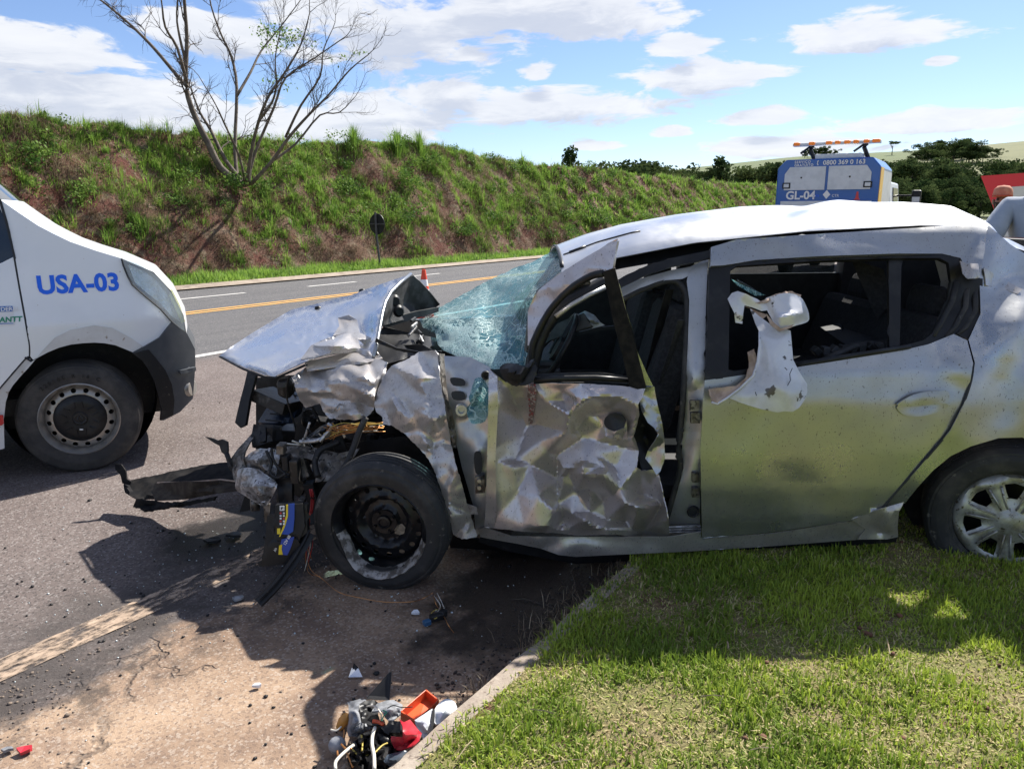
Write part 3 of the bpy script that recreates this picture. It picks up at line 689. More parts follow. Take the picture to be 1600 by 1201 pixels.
def tussocks(cnt, s0, s1, per, hscale, name, seed, green=True, nlo=16.8, nhi=20.6, wd=(.008, .018)):
    r_ = np.random.default_rng(seed); s = r_.uniform(s0, s1, cnt * 4); n = r_.uniform(nlo, nhi, cnt * 4)
    g = fbm(s, n * 1.4, .55, 91) + .3 * (fbm(s, n, 2.0, 95) - .5)
    q = (n - BN0) / (BTN - BN0)
    pr = np.clip((g - .38 + np.clip(s - 12, 0, 30) * .005) * 5, 0.38, 1) if green else np.clip((.60 - g) * 4 + .15, .1, 1)
    if green: pr = pr * np.where(q < .2, .25, 1)
    k = r_.random(len(s)) < pr; s, n = s[k][:cnt], n[k][:cnt]; c = len(s)
    size = (r_.uniform(.55, 1.0, c) + .75 * (r_.random(c) < .16)) * hscale; tone = np.clip(r_.normal(.36, .15, c), 0.05, .6) if green else r_.uniform(.1, .9, c)
    S = np.repeat(s, per); Nn = np.repeat(n, per); sz = np.repeat(size, per); tn = np.repeat(tone, per); m_ = len(S)
    rad = np.abs(r_.normal(0, .16, m_)) * sz / max(hscale, .01) * (1.0 if green else 1.6); a = r_.uniform(0, 6.283, m_)
    S2 = S + rad * np.cos(a); N2 = Nn + rad * np.sin(a); b = road_pts(S2, N2, bank_z(S2, N2) - .02)
    # blades splay outwards and hang down the slope
    wa = a + RZ; dxy = np.stack([np.cos(wa), np.sin(wa)], 1) * (1.0 if green else .6) + np.array([-N.x, -N.y]) * (.55 if green else 1.5); wa = np.arctan2(dxy[:, 1], dxy[:, 0]) + r_.normal(0, .45, m_)
    h = sz * r_.uniform(.5, 1.1, m_); lean = np.clip(.42 + rad * 3.0 + r_.normal(0, .3, m_), 0, 1.6) if green else np.clip(r_.normal(1.15, .3, m_), .2, 1.8)
    tint = np.clip(tn + r_.normal(0, .12, m_), 0, .62 if green else 1)
    if green: d_ = r_.random(m_) < .11; tint[d_] = r_.uniform(.6, .9, d_.sum())
    return blades(name, b, h, r_.uniform(*wd, m_), wa, lean, tint, M['bank_grass'] if green else M['straw'], bend=.9)
tussocks(2000, -9, 32, 85, .34, 'bank_tussocks', 1)
tussocks(1500, 30, 80, 46, .40, 'bank_tussocks', 2, wd=(.02, .045))
tussocks(900, 78, 150, 22, .7, 'bank_tussocks', 8, wd=(.06, .12))
tussocks(900, -9, 34, 75, .42, 'bank_dry_grass', 3, False, wd=(.005, .012))
tussocks(700, 30, 90, 30, .5, 'bank_dry_grass', 4, False, wd=(.02, .04))
tussocks(260, -9, 40, 60, .22, 'bank_foot_dry_grass', 6, False, 16.4, 17.6, wd=(.006, .014))
def verge_far(cnt, s0, s1, h, wd, seed):
    r_ = np.random.default_rng(seed); s = r_.uniform(s0, s1, cnt); n = E_N + .38 + np.abs(r_.beta(1.3, 1.5, cnt)) * 1.55
    cl = fbm(s, n, 1.6, 17); k = r_.random(cnt) < np.clip(cl * 3 - .75, .15, 1); s, n, cl = s[k], n[k], cl[k]; c = len(s)
    blades('roadside_grass', road_pts(s, n, np.full(c, .05)), r_.uniform(.5, 1.2, c) * h * (.35 + cl * 1.1) * (.4 + .6 * np.clip((n - E_N - .3) / .7, 0, 1)), r_.uniform(*wd, c), r_.uniform(0, 6.28, c), np.abs(r_.normal(.4, .3, c)), np.clip(.36 + r_.normal(0, .14, c) + (cl - .5), 0, .62), M['bank_grass'])
verge_far(42000, -9, 34, .26, (.012, .024), 12); verge_far(16000, 34, 120, .3, (.04, .08), 13)

# three tall tufts on the crest
for px, py, hh, lab in [(553, 232, .75, 'small tall grass tuft on the bank crest just right of the bare tree'), (622, 236, .95, 'largest tall grass tuft on the bank crest above the round road sign'), (657, 234, .85, 'tall grass tuft on the bank crest, rightmost of the three')]:
    q = Pn(px, py, 20.0); s_, n_ = sn(q); k = 320; r_ = rng
    a = r_.uniform(0, 6.28, k); rad = np.abs(r_.normal(0, .17, k)); S2 = s_ + rad * np.cos(a); N2 = n_ + rad * np.sin(a)
    blades('grass_tuft', road_pts(S2, N2, bank_z(S2, N2)), r_.uniform(.5, 1.1, k) * hh, r_.uniform(.012, .024, k), a + RZ, np.clip(.12 + rad * 1.7 + r_.normal(0, .12, k), 0, 1.1), np.clip(r_.normal(.3, .12, k), 0, .62), M['bank_grass'], bend=.6, kind='thing', label=lab, cat='grass tuft', group='tall tufts on the bank crest')

# ------------------------------------------------------------------ bare tree on the bank
TB = Vector(P(384, 292, 22.0)); s_, n_ = sn(TB); TB.z = float(bank_z(np.array([s_]), np.array([n_]))[0]) - .1
tree = empty('bare_tree', TB, 'almost leafless pale many-stemmed tree growing halfway up the grassy bank', 'tree')
limbs = [([(380,290),(345,262),(326,225),(308,190),(294,152),(290,120),(292,60),(288,0),(286,-70),(280,-160)], .125, 0),
         ([(384,290),(352,250),(330,205),(312,175),(297,135)], .085, .5),
         ([(292,135),(278,120),(240,75),(205,40),(172,12),(150,-6),(130,-30)], .07, .4),
         ([(292,130),(277,75),(258,42),(252,0),(240,-60)], .055, -.6), ([(290,95),(281,60),(276,20),(282,-40)], .05, -.3),
         ([(372,286),(367,235),(370,140),(362,90),(346,55),(330,10),(322,-40)], .07, .9), ([(370,150),(392,112),(408,80),(440,40),(470,0)], .05, 1.2),
         ([(386,290),(392,240),(404,190),(420,150),(446,112),(470,70),(484,20)], .065, -.8), ([(404,190),(425,160),(432,130),(430,90),(440,40)], .045, -1.2),
         ([(388,290),(396,245),(428,168),(446,122),(490,92),(542,56)], .06, .2), ([(392,288),(425,252),(452,214),(482,180),(512,150),(546,110),(575,86)], .065, -.4),
         ([(425,252),(462,225),(500,180),(530,176),(556,150)], .045, .6), ([(383,288),(374,245),(350,192),(335,160),(310,118)], .045, -1.0), ([(446,215),(470,165),(500,120),(505,80),(520,45)], .045, -.1)]
tmb = MB(); twig = MB(); leaves_at = []
def grow(p0, d, L, r_, lvl):
    n = 4; pts = [p0]; dd = d.copy()
    for i in range(n):
        dd = (dd + Vector(rng.normal(0, .17, 3)) + Vector((0, 0, .05))).normalized(); pts.append(pts[-1] + dd * L / n)
    twig.tube(pts, [r_ * (1 - .62 * i / n) for i in range(n + 1)], 4 if lvl < 2 else 3)
    if lvl < 3:
        for i in range(1, n + 1):
            for _ in range(2 if lvl < 2 else 1):
                if rng.random() < .8:
                    ax = Vector(rng.normal(0, 1, 3)).cross(dd).normalized(); nd = (Matrix.Rotation(rng.uniform(.35, .9), 3, ax) @ dd)
                    grow(pts[i], nd, L * rng.uniform(.45, .72), r_ * .55, lvl + 1)
    else: leaves_at.append(pts[-1])
for pts, r0, off in limbs:
    cpts = curve(pts, 3, False); w3 = []
    for i, (x, y) in enumerate(cpts):
        f = min(1, i / 8); w3.append(P(x, y, TB.y + off * f * 1.4))
    n = len(w3); rad = [max(.009, r0 * .86 * (1 - .82 * i / n)) for i in range(n)]
    tmb.tube(w3, rad, 7)
    L = sum((w3[i + 1] - w3[i]).length for i in range(n - 1))
    for i in range(int(n * .35), n):
        for _ in range(1):
            t_ = (w3[min(i + 1, n - 1)] - w3[i - 1]).normalized(); ax = Vector(rng.normal(0, 1, 3)).cross(t_).normalized()
            if rng.random() < .62: grow(w3[i], Matrix.Rotation(rng.uniform(.4, .95), 3, ax) @ t_, rng.uniform(.45, 1.0), max(.008, rad[i] * .45), 1)
    grow(w3[-1], (w3[-1] - w3[-2]).normalized(), .7, rad[-1], 1)
tmb.build('trunk', M['bark'], tree, smooth=True); twig.build('twigs', M['bark_dark'], tree)['kind'] = 'stuff'
def leafcloud(name, cen, sizes, cnt, ls, material, parent=None, kind=None, tintmu=.4, seed=0, **kw):
    """leaf-sized faces spread through several lumps"""
    r_ = np.random.default_rng(seed); cen = np.array([tuple(c) for c in cen], float); sizes = np.array(sizes, float)
    wgt = sizes.prod(1); k = r_.choice(len(cen), cnt, p=wgt / wgt.sum()); d = r_.normal(0, 1, (cnt, 3)); d /= np.linalg.norm(d, axis=1)[:, None]
    rad = r_.uniform(.0, 1, cnt) ** .42; p_ = cen[k] + d * sizes[k] * rad[:, None]
    a = r_.normal(0, 1, (cnt, 3)); a /= np.linalg.norm(a, axis=1)[:, None]; b = np.cross(a, r_.normal(0, 1, (cnt, 3))); b /= np.linalg.norm(b, axis=1)[:, None]
    s_ = (ls * r_.uniform(.55, 1.25, cnt))[:, None]; v = np.stack([p_ - a * s_, p_ + b * s_ * .55, p_ + a * s_, p_ - b * s_ * .55], 1).reshape(-1, 3)
    o4 = np.arange(cnt)[:, None] * 4; tri = np.concatenate([o4 + [0, 1, 2], o4 + [0, 2, 3]], 1).reshape(-1, 3)
    lump = r_.normal(0, .13, len(cen))[k]; tint = np.clip(tintmu + 1.6 * lump + r_.normal(0, .13, cnt), 0, 1)
    return trimesh(name, v, tri, np.repeat(tint, 4), material, kind, parent=parent, **kw)
lc = [P(x, y, TB.y + rng.uniform(-.5, .5)) for x, y in [(410, 45), (425, 55), (440, 48), (448, 62), (430, 72), (462, 58), (525, 96), (540, 92), (420, 128), (432, 125), (455, 138), (562, 84), (490, 70)]]
leafcloud('young_leaves', lc, [(.42, .4, .22)] * 6 + [(.25, .3, .14)] * 7, 520, .042, M['leaf_young'], tree, 'stuff', .5, 5)

# ------------------------------------------------------------------ far trees: three crowns, each copied
def tree_proto(kind, seed):
    r_ = np.random.default_rng(seed); h = 10.0
    if kind == 'tall': cen = [(r_.normal(0, .5), r_.normal(0, .5), z) for z in np.linspace(3.5, 9.6, 10)]; sz = [(1.1 * r_.uniform(.7, 1.2), 1.1, 1.0) for _ in cen]
    elif kind == 'umbrella': cen = [(r_.normal(0, 2.3), r_.normal(0, 2.3), 8.6 + r_.normal(0, .35)) for _ in range(14)]; sz = [(1.3, 1.3, .55)] * 14
    else: cen = [(r_.normal(0, 2.0), r_.normal(0, 2.0), r_.uniform(2.6, 8.6)) for _ in range(22)]; sz = [(1.7 * r_.uniform(.6, 1.2),) * 2 + (1.3 * r_.uniform(.6, 1.2),) for _ in cen]
    crown = leafcloud('crown', cen, sz, 3200 if kind == 'round' else 1500, .30, M['leaf'], None, None, .34, seed)
    tb = MB(); tb.tube([(0, 0, -1), (.1, 0, 3), (0, .1, 6), (.1, 0, 8.4)], [.32, .24, .15, .06], 6)
    for k in range(5):
        a = r_.uniform(0, 6.28); q = r_.uniform(3.5, 6); tb.tube([(0, 0, q), (math.cos(a) * 1.1, math.sin(a) * 1.1, q + 1.3), (math.cos(a) * 1.9, math.sin(a) * 1.9, q + 2.4)], [.12, .08, .03], 4)
    trunk = tb.build('trunk', M['bark_dark'])
    return crown.data, trunk.data, (crown, trunk)
PR = {}
for kd, sd_ in [('round', 3), ('round', 4), ('round', 9), ('tall', 5), ('umbrella', 6)]: PR.setdefault(kd, []).append(tree_proto(kd, sd_))
for kd in PR:
    for pr in PR[kd]:
        for o in pr[2]: bpy.data.objects.remove(o)
def hill_dist(px, py):
    a, b, c = ray(px, py); q = math.hypot(a, b); r_ = np.arange(120, 900, 4.0); z = CAM_H + c * r_ / q; g = far_z(a / q * r_, b / q * r_); k = np.nonzero(g >= z)[0]
    return float(r_[k[0]]) if len(k) else 650.0
def far_tree(px, pytop, dist, kd, label, group, wide=1.0, i=0):
    """tree standing on the terrain at a distance, crown top seen at pytop"""
    a, b, c = ray(px, pytop); k = dist / math.hypot(a, b); x, y = a * k, b * k; zt = CAM_H + c * k; z0 = float(far_z(np.array([x]), np.array([y]))[0]); h = max(2.5, zt - z0)
    e = empty('tree', (x, y, z0), label, 'tree', group, rz=rng.uniform(0, 6.28)); s_ = h / 9.8
    for nm, dat in (('crown', PR[kd][i % len(PR[kd])][0]), ('trunk', PR[kd][i % len(PR[kd])][1])):
        o = bpy.data.objects.new(nm, dat); COL.objects.link(o); o.parent = e; o.scale = (s_ * wide, s_ * wide, s_)
ftl = 'dark leafy tree in the dense wood behind the tow truck'
k = 0
for row, (d, y_add) in enumerate([(235, 0), (200, 14), (165, 30), (140, 44)]):
    for px in np.arange(1336, 1640, 21 if row < 2 else 25):
        top = np.interp(px, [1330, 1350, 1380, 1420, 1450, 1500, 1550, 1600, 1650], [285, 262, 250, 243, 246, 250, 262, 262, 258]) + y_add + rng.normal(0, 5)
        far_tree(px + rng.uniform(-7, 7), top, d + rng.uniform(-12, 12), 'round', ftl, 'trees of the wood behind the tow truck', 1.25, k); k += 1
for px, py in [(1445, 225), (1458, 222), (1470, 219), (1482, 221), (1494, 218), (1506, 216), (1518, 219), (1530, 226), (1452, 232), (1476, 230), (1500, 229), (1522, 231), (1432, 233), (1440, 238), (1462, 240), (1488, 238), (1512, 236), (1538, 234)]:
    far_tree(px, py, hill_dist(px, 250 + rng.uniform(-4, 6)), 'round', 'tree of the dark grove on the hill, above the wood', 'trees of the hilltop grove', 1.5, k); k += 1
for px in np.arange(1258, 1312, 5.5): far_tree(px, 228 + rng.normal(0, 3) + abs(px - 1283) * .25, hill_dist(px, 247), 'round', 'slim tree of the hilltop clump behind the amber light bar', 'clump of slim trees on the hill', .9, k); k += 1
far_tree(1396, 221, hill_dist(1396, 243), 'umbrella', 'lone flat-topped tree on the hill skyline', None, 1.25)
far_tree(1561, 231, hill_dist(1561, 246), 'round', 'single dark round tree in the pale hill field', None, 1.2)
for px, py, d, lab in [(1580, 246, 260, 'pale bushy tree at the field edge above the red and white sign'), (1612, 250, 250, 'bushy tree at the field edge, right of the red and white sign')]: far_tree(px, py, d, 'round', lab, None, 1.5, k); k += 1
for px, py, d in [(1062, 272, 300), (1085, 268, 330), (1118, 262, 170), (1108, 272, 180), (1148, 268, 165), (1165, 262, 160), (1180, 258, 150), (1196, 255, 150), (1210, 252, 150), (1135, 276, 170), (1225, 256, 160), (1240, 252, 150)]:
    far_tree(px, py + rng.normal(0, 2), d, 'round', 'leafy tree between the bank end and the tow truck', 'trees between bank and truck', 1.25, k); k += 1
far_tree(1128, 250, 165, 'tall', 'thin pointed tree left of the tow truck', None, 1.2)
far_tree(896, 236, 120, 'tall', 'tall slim tree rising behind the bank top', None, .9)
for px, py, d, lab in [(915, 252, 125, 'low dark tree behind the bank, right of the tall slim tree'), (950, 246, 115, 'broad dark tree behind the bank, left of the rounder one'), (1020, 249, 120, 'round dark tree behind the bank, nearest to the fields')]: far_tree(px, py, d, 'round', lab, None, 1.3, k); k += 1
for px in np.arange(840, 1075, 9): far_tree(px, 262 + rng.normal(0, 2) + max(0, px - 1000) * .1, rng.uniform(380, 460), 'round', 'distant small tree on the skyline behind the bank', 'tree line on the skyline', 1.7, k); k += 1

# ------------------------------------------------------------------ round sign seen from behind
def disc_pts(c, r_, nrm, k=40):
    nrm = Vector(nrm).normalized(); a = nrm.cross(Vector((0, 0, 1))).normalized(); b = a.cross(nrm)
    return [Vector(c) + a * math.cos(q) * r_ + b * math.sin(q) * r_ for q in [2 * math.pi * i / k for i in range(k)]]
SY = Pn(594, 412, E_N + 1.1); SYd = SY.y
sg = empty('road_sign', SY, 'round black sign back on a thin post on the roadside grass', 'road sign')
sc_ = P(589, 350, SYd); rs = (P(605, 350, SYd) - sc_).x
MB().prism(disc_pts(sc_, rs, D), D * .012).build('plate', M['sign_back'], sg)
mb = MB(); mb.box(sc_ - D * .022 + Vector((0, 0, 0)), (rs * 1.92, .02, .035), Matrix.Rotation(-ROAD, 3, 'Z')); mb.build('cross_bar', M['post_grey'], sg)
MB().tube([SY - Vector((0, 0, .1)), P(590.5, 372, SYd) - D * .05, P(588, 332, SYd) - D * .05], .034, 8).build('post', M['post_grey'], sg)

# ------------------------------------------------------------------ cones
def cone(base, h, label, tilt=None):
    e = empty('traffic_cone', base, label, 'traffic cone', 'orange and white traffic cones'); s_ = h / .75
    MB().lathe([(0, .0), (.21 * s_, 0), (.21 * s_, .03 * s_), (.15 * s_, .04 * s_), (0, .04 * s_)], base, Matrix.Identity(3), 4).build('base', M['cone_orange'], e)
    f = lambda z: (.145 - .118 * z) * s_
    for nm, z0, z1, mm in [('lower_body', .04, .27, 'cone_orange'), ('lower_band', .27, .45, 'cone_white'), ('middle_body', .45, .50, 'cone_orange'), ('upper_band', .50, .60, 'cone_white'), ('tip', .60, .75, 'cone_orange')]:
        z0 = z0 / .75; z1 = z1 / .75
        pr = [(f(z0), z0 * h), (f(z1), z1 * h)] + ([(f(z1) * .6, h * 1.0), (0, h)] if nm == 'tip' else [])
        MB().lathe(pr, base, Matrix.Identity(3), 20).build(nm, M[mm], e, smooth=True, sharp=40)
cb = G(664, 497); cone(cb, (P(660, 421, cb.y).z), 'orange and white cone on the carriageway behind the raised bonnet')

# ------------------------------------------------------------------ printed words
def words(txt, name, M4, size, material, parent, bold=0.0, thick=.0, align='LEFT', space=1.0, shear=0.0):
    c = bpy.data.curves.new(name, 'FONT'); c.body = txt; c.size = size; c.offset = bold; c.extrude = thick; c.align_x = align; c.space_character = space; c.shear = shear; c.resolution_u = 3
    o = bpy.data.objects.new(name, c); COL.objects.link(o); bpy.context.view_layer.update()
    dg = bpy.context.evaluated_depsgraph_get(); me = bpy.data.meshes.new_from_object(o.evaluated_get(dg)); bpy.data.objects.remove(o); bpy.data.curves.remove(c)
    me.name = name; me.transform(M4); me.materials.clear(); me.materials.append(material)
    q = bpy.data.objects.new(name, me); COL.objects.link(q); WM[q.name] = Matrix.Identity(4)
    if parent is not None: q.parent = parent; q.matrix_parent_inverse = WM[parent.name].inverted()
    return q
def frame_from(a, b, c):
    """matrix with origin a, x towards b, y towards c (about)"""
    x = (Vector(b) - Vector(a)).normalized(); y = Vector(c) - Vector(a); y = (y - x * y.dot(x)).normalized(); z = x.cross(y)
    return Matrix(((x.x, y.x, z.x, a[0]), (x.y, y.y, z.y, a[1]), (x.z, y.z, z.z, a[2]), (0, 0, 0, 1)))

# ------------------------------------------------------------------ wheel face tools (plane a,b ; axis c towards us)
def wheel_M(center, yaw=0.0, camber=0.0):
    """columns: a=right, b=up, c=outwards"""
    m_ = Matrix.Rotation(yaw, 3, 'Z') @ Matrix.Rotation(camber, 3, 'X') @ Matrix(((1, 0, 0), (0, 0, -1), (0, 1, 0)))
    return m_.to_4x4() if False else (m_, Vector(center))
def wheel_pts(Mw, pts): return [Mw[1] + Mw[0] @ Vector(q) for q in pts]
def face_disc(name, outline, holes, prof, Mw, material, parent, step=.02, thick=.004, warp=None):
    S = 1000.0
    vv, tr = fill2d([(a * S, b * S) for a, b in outline], step * S, [[(a * S, b * S) for a, b in h] for h in holes])
    v = vv / S; r_ = np.hypot(v[:, 0], v[:, 1]); h = np.interp(r_, [q[0] for q in prof], [q[1] for q in prof])
    if warp is not None: h = h + warp(v)
    w_ = wheel_pts(Mw, [(v[i, 0], v[i, 1], h[i]) for i in range(len(v))])
    return mesh(name, w_, [tuple(int(i) for i in t) for t in tr], material, parent, smooth=True, sharp=35, thick=thick)
def circ(r_, k=40, c=(0, 0)): return [(c[0] + r_ * math.cos(2 * math.pi * i / k), c[1] + r_ * math.sin(2 * math.pi * i / k)) for i in range(k)]
def tyre(name, Mw, Ro, Ri, wid, material, parent, squash=0.0, dent=None):
    hw = wid / 2; prof = [(Ri - .004, -hw * .70), (Ri + .01, -hw * .9), ((Ro + Ri) / 2, -hw * 1.06), (Ro - .018, -hw * .95), (Ro, -hw * .68)]
    for k in range(4):
        c = -hw * .45 + k * hw * .30; prof += [(Ro, c - .012), (Ro - .007, c - .009), (Ro - .007, c + .002), (Ro, c + .005)]
    prof += [(Ro, hw * .68), (Ro - .006, hw * .80), (Ro - .018, hw * .95), (Ro - .028, hw * .97), (Ro - .030, hw * 1.0), ((Ro + Ri) / 2 + .01, hw * 1.06), ((Ro + Ri) / 2, hw * 1.075), (Ri + .016, hw * .98), (Ri + .012, hw * .90), (Ri, hw * .84), (Ri - .004, hw * .6)]
    k = 96; vs = []; fs = []; m_ = len(prof)
    for j in range(k):
        q = 2 * math.pi * j / k
        for r_, h in prof:
            a, b = r_ * math.cos(q), r_ * math.sin(q)
            if dent: a, b, h = dent(a, b, h)
            if squash and b < -Ro + squash: b = -Ro + squash + (b + Ro - squash) * .15; h = h * 1.04
            vs.append(Mw[1] + Mw[0] @ Vector((a, b, h)))
    for j in range(k):
        for i in range(m_ - 1):
            A = j * m_ + i; B = ((j + 1) % k) * m_ + i; fs.append((A, B, B + 1, A + 1))
    o = mesh(name, vs, fs, material, parent, smooth=True, sharp=30); return o
def lathe_part(name, prof, Mw, material, parent, k=48, smooth=True):
    vs = []; fs = []; m_ = len(prof)
    for j in range(k):
        q = 2 * math.pi * j / k
        for r_, h in prof: vs.append(Mw[1] + Mw[0] @ Vector((r_ * math.cos(q), r_ * math.sin(q), h)))
    for j in range(k):
        for i in range(m_ - 1):
            A = j * m_ + i; B = ((j + 1) % k) * m_ + i; fs.append((A, B, B + 1, A + 1))
    return mesh(name, vs, fs, material, parent, smooth=smooth, sharp=35)
# ------------------------------------------------------------------ rescue van at the left
VROOT = G(140, 738); VY = VROOT.y; VX = VROOT.x
YAW = R(31.0)
VF = Vector((math.cos(YAW), math.sin(YAW), 0)); VW = Vector((-math.sin(YAW), math.cos(YAW), 0)); VWID = 1.97
def van_in(f, Z):
    """inset of the flank from its widest plane: f metres ahead of the front axle, Z height"""
    return np.clip(Z - .95, 0, 9) * .17 + np.clip(.55 - Z, 0, 1) * .08 + np.clip(f - .30, 0, 9) ** 2 * .75
def van_xyz(px, py, off=0.0):
    px = np.asarray(px, float); py = np.asarray(py, float); u = (px - 800) / CAM_F; v = (py - 600.5) / CAM_F; b = cp - v * sp; c = -(sp + v * cp); t = VY / b
    dl = u * VW.x + b * VW.y; df = u * VF.x + b * VF.y
    l0 = -(VX * VW.x + VY * VW.y); f0 = -(VX * VF.x + VY * VF.y)
    for _ in range(60):
        want = van_in(f0 + df * t, CAM_H + c * t) + off
        t = t + .6 * (want - (l0 + dl * t)) / dl
    return np.stack([u * t, b * t, CAM_H + c * t], 1)
def PV(px, py, off=0.0): return Vector(van_xyz([px], [py], off)[0])
def VL(f, l, z): return Vector((VX, VY, 0)) + VF * f + VW * l + Vector((0, 0, z))
def vmir(q): l = (q.x - VX) * VW.x + (q.y - VY) * VW.y; return q + VW * (VWID - 2 * l)
van = empty('van', VROOT, 'white rescue van with blue unit number and dark grey bumper, on the road at left', 'van')
def vpanel(name, outline, material, off=0.0, parent=van, holes=(), step=16, thick=.006, rnd=True, flatX=None):
    vv, tr = fill2d(outline, step, holes); w_ = van_xyz(vv[:, 0], vv[:, 1], off)
    return mesh(name, w_, [tuple(int(i) for i in t) for t in tr[:, ::-1]], material, parent, smooth=True, sharp=35, thick=thick)
arch = [(207,550),(195,545),(180,539),(163,536),(147,535),(129,536),(111,538),(92,543),(75,550),(60,558),(45,568),(32,582),(21,598),(14,612),(9,628),(7,642),(6,655)]
hood_top = [(-1400,100),(-900,104),(-420,108),(-330,112),(-270,122),(-200,160),(-130,212),(-60,264),(0,312),(30,333),(60,353),(85,366),(110,378),(150,392),(190,404)]
hl_in = [(190,404),(193,415),(200,432),(207,445),(225,461),(250,482),(268,502),(279,512)]
# body: fender and door skin in two panels with the shut line between
fender = [(0,312),(30,333),(60,353),(85,366),(110,378),(150,392),(190,404)] + hl_in[1:-1] + [(249,526),(222,542)] + arch[:9] + [(62,556),(52,562),(47,556),(47,540),(40,500),(30,445),(23,404),(10,346)]
vpanel('front_wing', fender, M['van_white'], step=7)
door = hood_top[:9] + [(7,344),(21,404),(28,445),(38,500),(45,540),(45,556),(39,560),(18,583),(4,602),(-4,612),(-40,640),(-900,640),(-1400,640)]
vpanel('side_body', door, M['van_white'], step=34, holes=[[(-160,232),(-100,262),(0,326),(8,342),(22,401),(0,412),(-160,440),(-170,300)]])
vpanel('side_window', [(-163,230),(-100,259),(1,322),(11,341),(25,402),(0,415),(-163,443),(-173,300)], M['glass_dark'], .012, step=30)
vpanel('sill_panel', [(4,603),(18,585),(39,562),(47,560),(50,565),(42,571),(32,582),(21,598),(14,612),(9,628),(6,655),(7,700),(-8,704),(-8,642),(-900,642),(-900,664),(-8,664),(-8,614)], M['van_lip'], .006, step=12)
vpanel('arch_lip', arch[:14] + [(20,602),(30,590),(44,575),(55,562),(66,548),(85,528),(110,515),(147,508),(175,512),(205,528),(224,541)][::1], M['van_lip'], -.006, step=10)
# A-pillar seam and windscreen edge
vpanel('pillar_seal', [(-4,308),(2,312),(12,346),(25,404),(22,405),(8,347)], M['gap'], -.006, step=8)
for ln in ([(23,404),(30,445),(40,500),(46,540),(46,557)], [(46,557),(40,560),(19,584),(0,606),(-8,616)]):
    MB().tube([PV(x, y, .0) for x, y in curve(ln, 4, False)], .0055, 5).build('shut_line', M['gap'], van)
MB().tube([PV(x, y, -.002) for x, y in [(39,558),(50,565)]], .006, 5).build('shut_line', M['gap'], van)
# top: bonnet, windscreen, roof bridged to the far side
def rows(pts, w_, crown):
    out = []
    for (x, y) in pts:
        q = PV(x, y); m_ = vmir(q)
        out.append([q.lerp(m_, k / 12) + VF * (crown[0] * math.sin(math.pi * k / 12)) + Vector((0, 0, crown[1] * math.sin(math.pi * k / 12) ** .7)) for k in range(13)])
    return out
def bridge(name, pts, material, crown):
    rw = rows(pts, 2, crown); vs = [q for r_ in rw for q in r_]; k = 13
    fs = [(i * k + j, (i + 1) * k + j, (i + 1) * k + j + 1, i * k + j + 1) for i in range(len(rw) - 1) for j in range(k - 1)]
    return mesh(name, vs, fs, material, van, smooth=True, sharp=40)
bridge('bonnet', [tuple(q) for q in resample([(0,312),(30,333),(60,353),(85,366),(110,378),(150,392),(190,404)], 7) if 0][:0] or [(0 + 190 * i / 40, float(np.interp(190 * i / 40, [0, 30, 60, 85, 110, 150, 190], [312, 333, 353, 366, 378, 392, 404]))) for i in range(41)], M['van_white'], (.10, .0))
bridge('windscreen', [(-270,122),(-200,160),(-130,212),(-60,264),(0,312)], M['glass_dark'], (.10, .0))
bridge('roof', [(-1400,100),(-900,104),(-420,108),(-330,112),(-270,122)], M['van_white'], (.02, .06))
front = [(190,404),(240,425),(268,455),(287,493),(291,520),(303,544),(304,568),(300,622),(280,643),(255,655)]
rw = rows(front, 2, (.10, 0)); k = 13
mesh('nose', [q for r_ in rw[:5] for q in r_], [(i * k + j, (i + 1) * k + j, (i + 1) * k + j + 1, i * k + j + 1) for i in range(4) for j in range(k - 1)], M['van_white'], van, smooth=True)
mesh('front_bumper_face', [q for r_ in rw[4:] for q in r_], [(i * k + j, (i + 1) * k + j, (i + 1) * k + j + 1, i * k + j + 1) for i in range(len(rw) - 5) for j in range(k - 1)], M['van_bumper'], van, smooth=True, sharp=40)
# far flank and underside close the body
fl = [PV(x, y) for x, y in hood_top + front + [(6,655),(-1400,650)]]
mesh('far_side', [vmir(q) for q in fl], [tuple(range(len(fl)))], M['van_white'], van)
MR = Matrix.Rotation(YAW, 3, 'Z'); rear_f = (PV(-1400, 600) - Vector((VX, VY, 0))).dot(VF)
MB().box(VL(rear_f / 2 + .2, .985, .42), (-rear_f - .1, 1.5, .1), MR).build('floor_pan', M['plastic_black'], van)
MB().box(VL(rear_f, .985, 1.35), (.04, 1.8, 1.9), MR).build('rear_panel', M['van_white'], van)
MWv = MR @ Matrix(((1, 0, 0), (0, 0, -1), (0, 1, 0)))
wl = MB(); wl.lathe([(.47, -.05), (.47, .5), (0, .5)], VL(.01, .52, .38), Matrix.Identity(3) @ MWv @ Matrix(((1, 0, 0), (0, 1, 0), (0, 0, -1))), 40); wl.build('well_liner', M['plastic_black'], van, smooth=True)
MB().box(VL(0, .62, .65), (1.1, .04, .9), MR).build('wheel_well', M['plastic_black'], van)
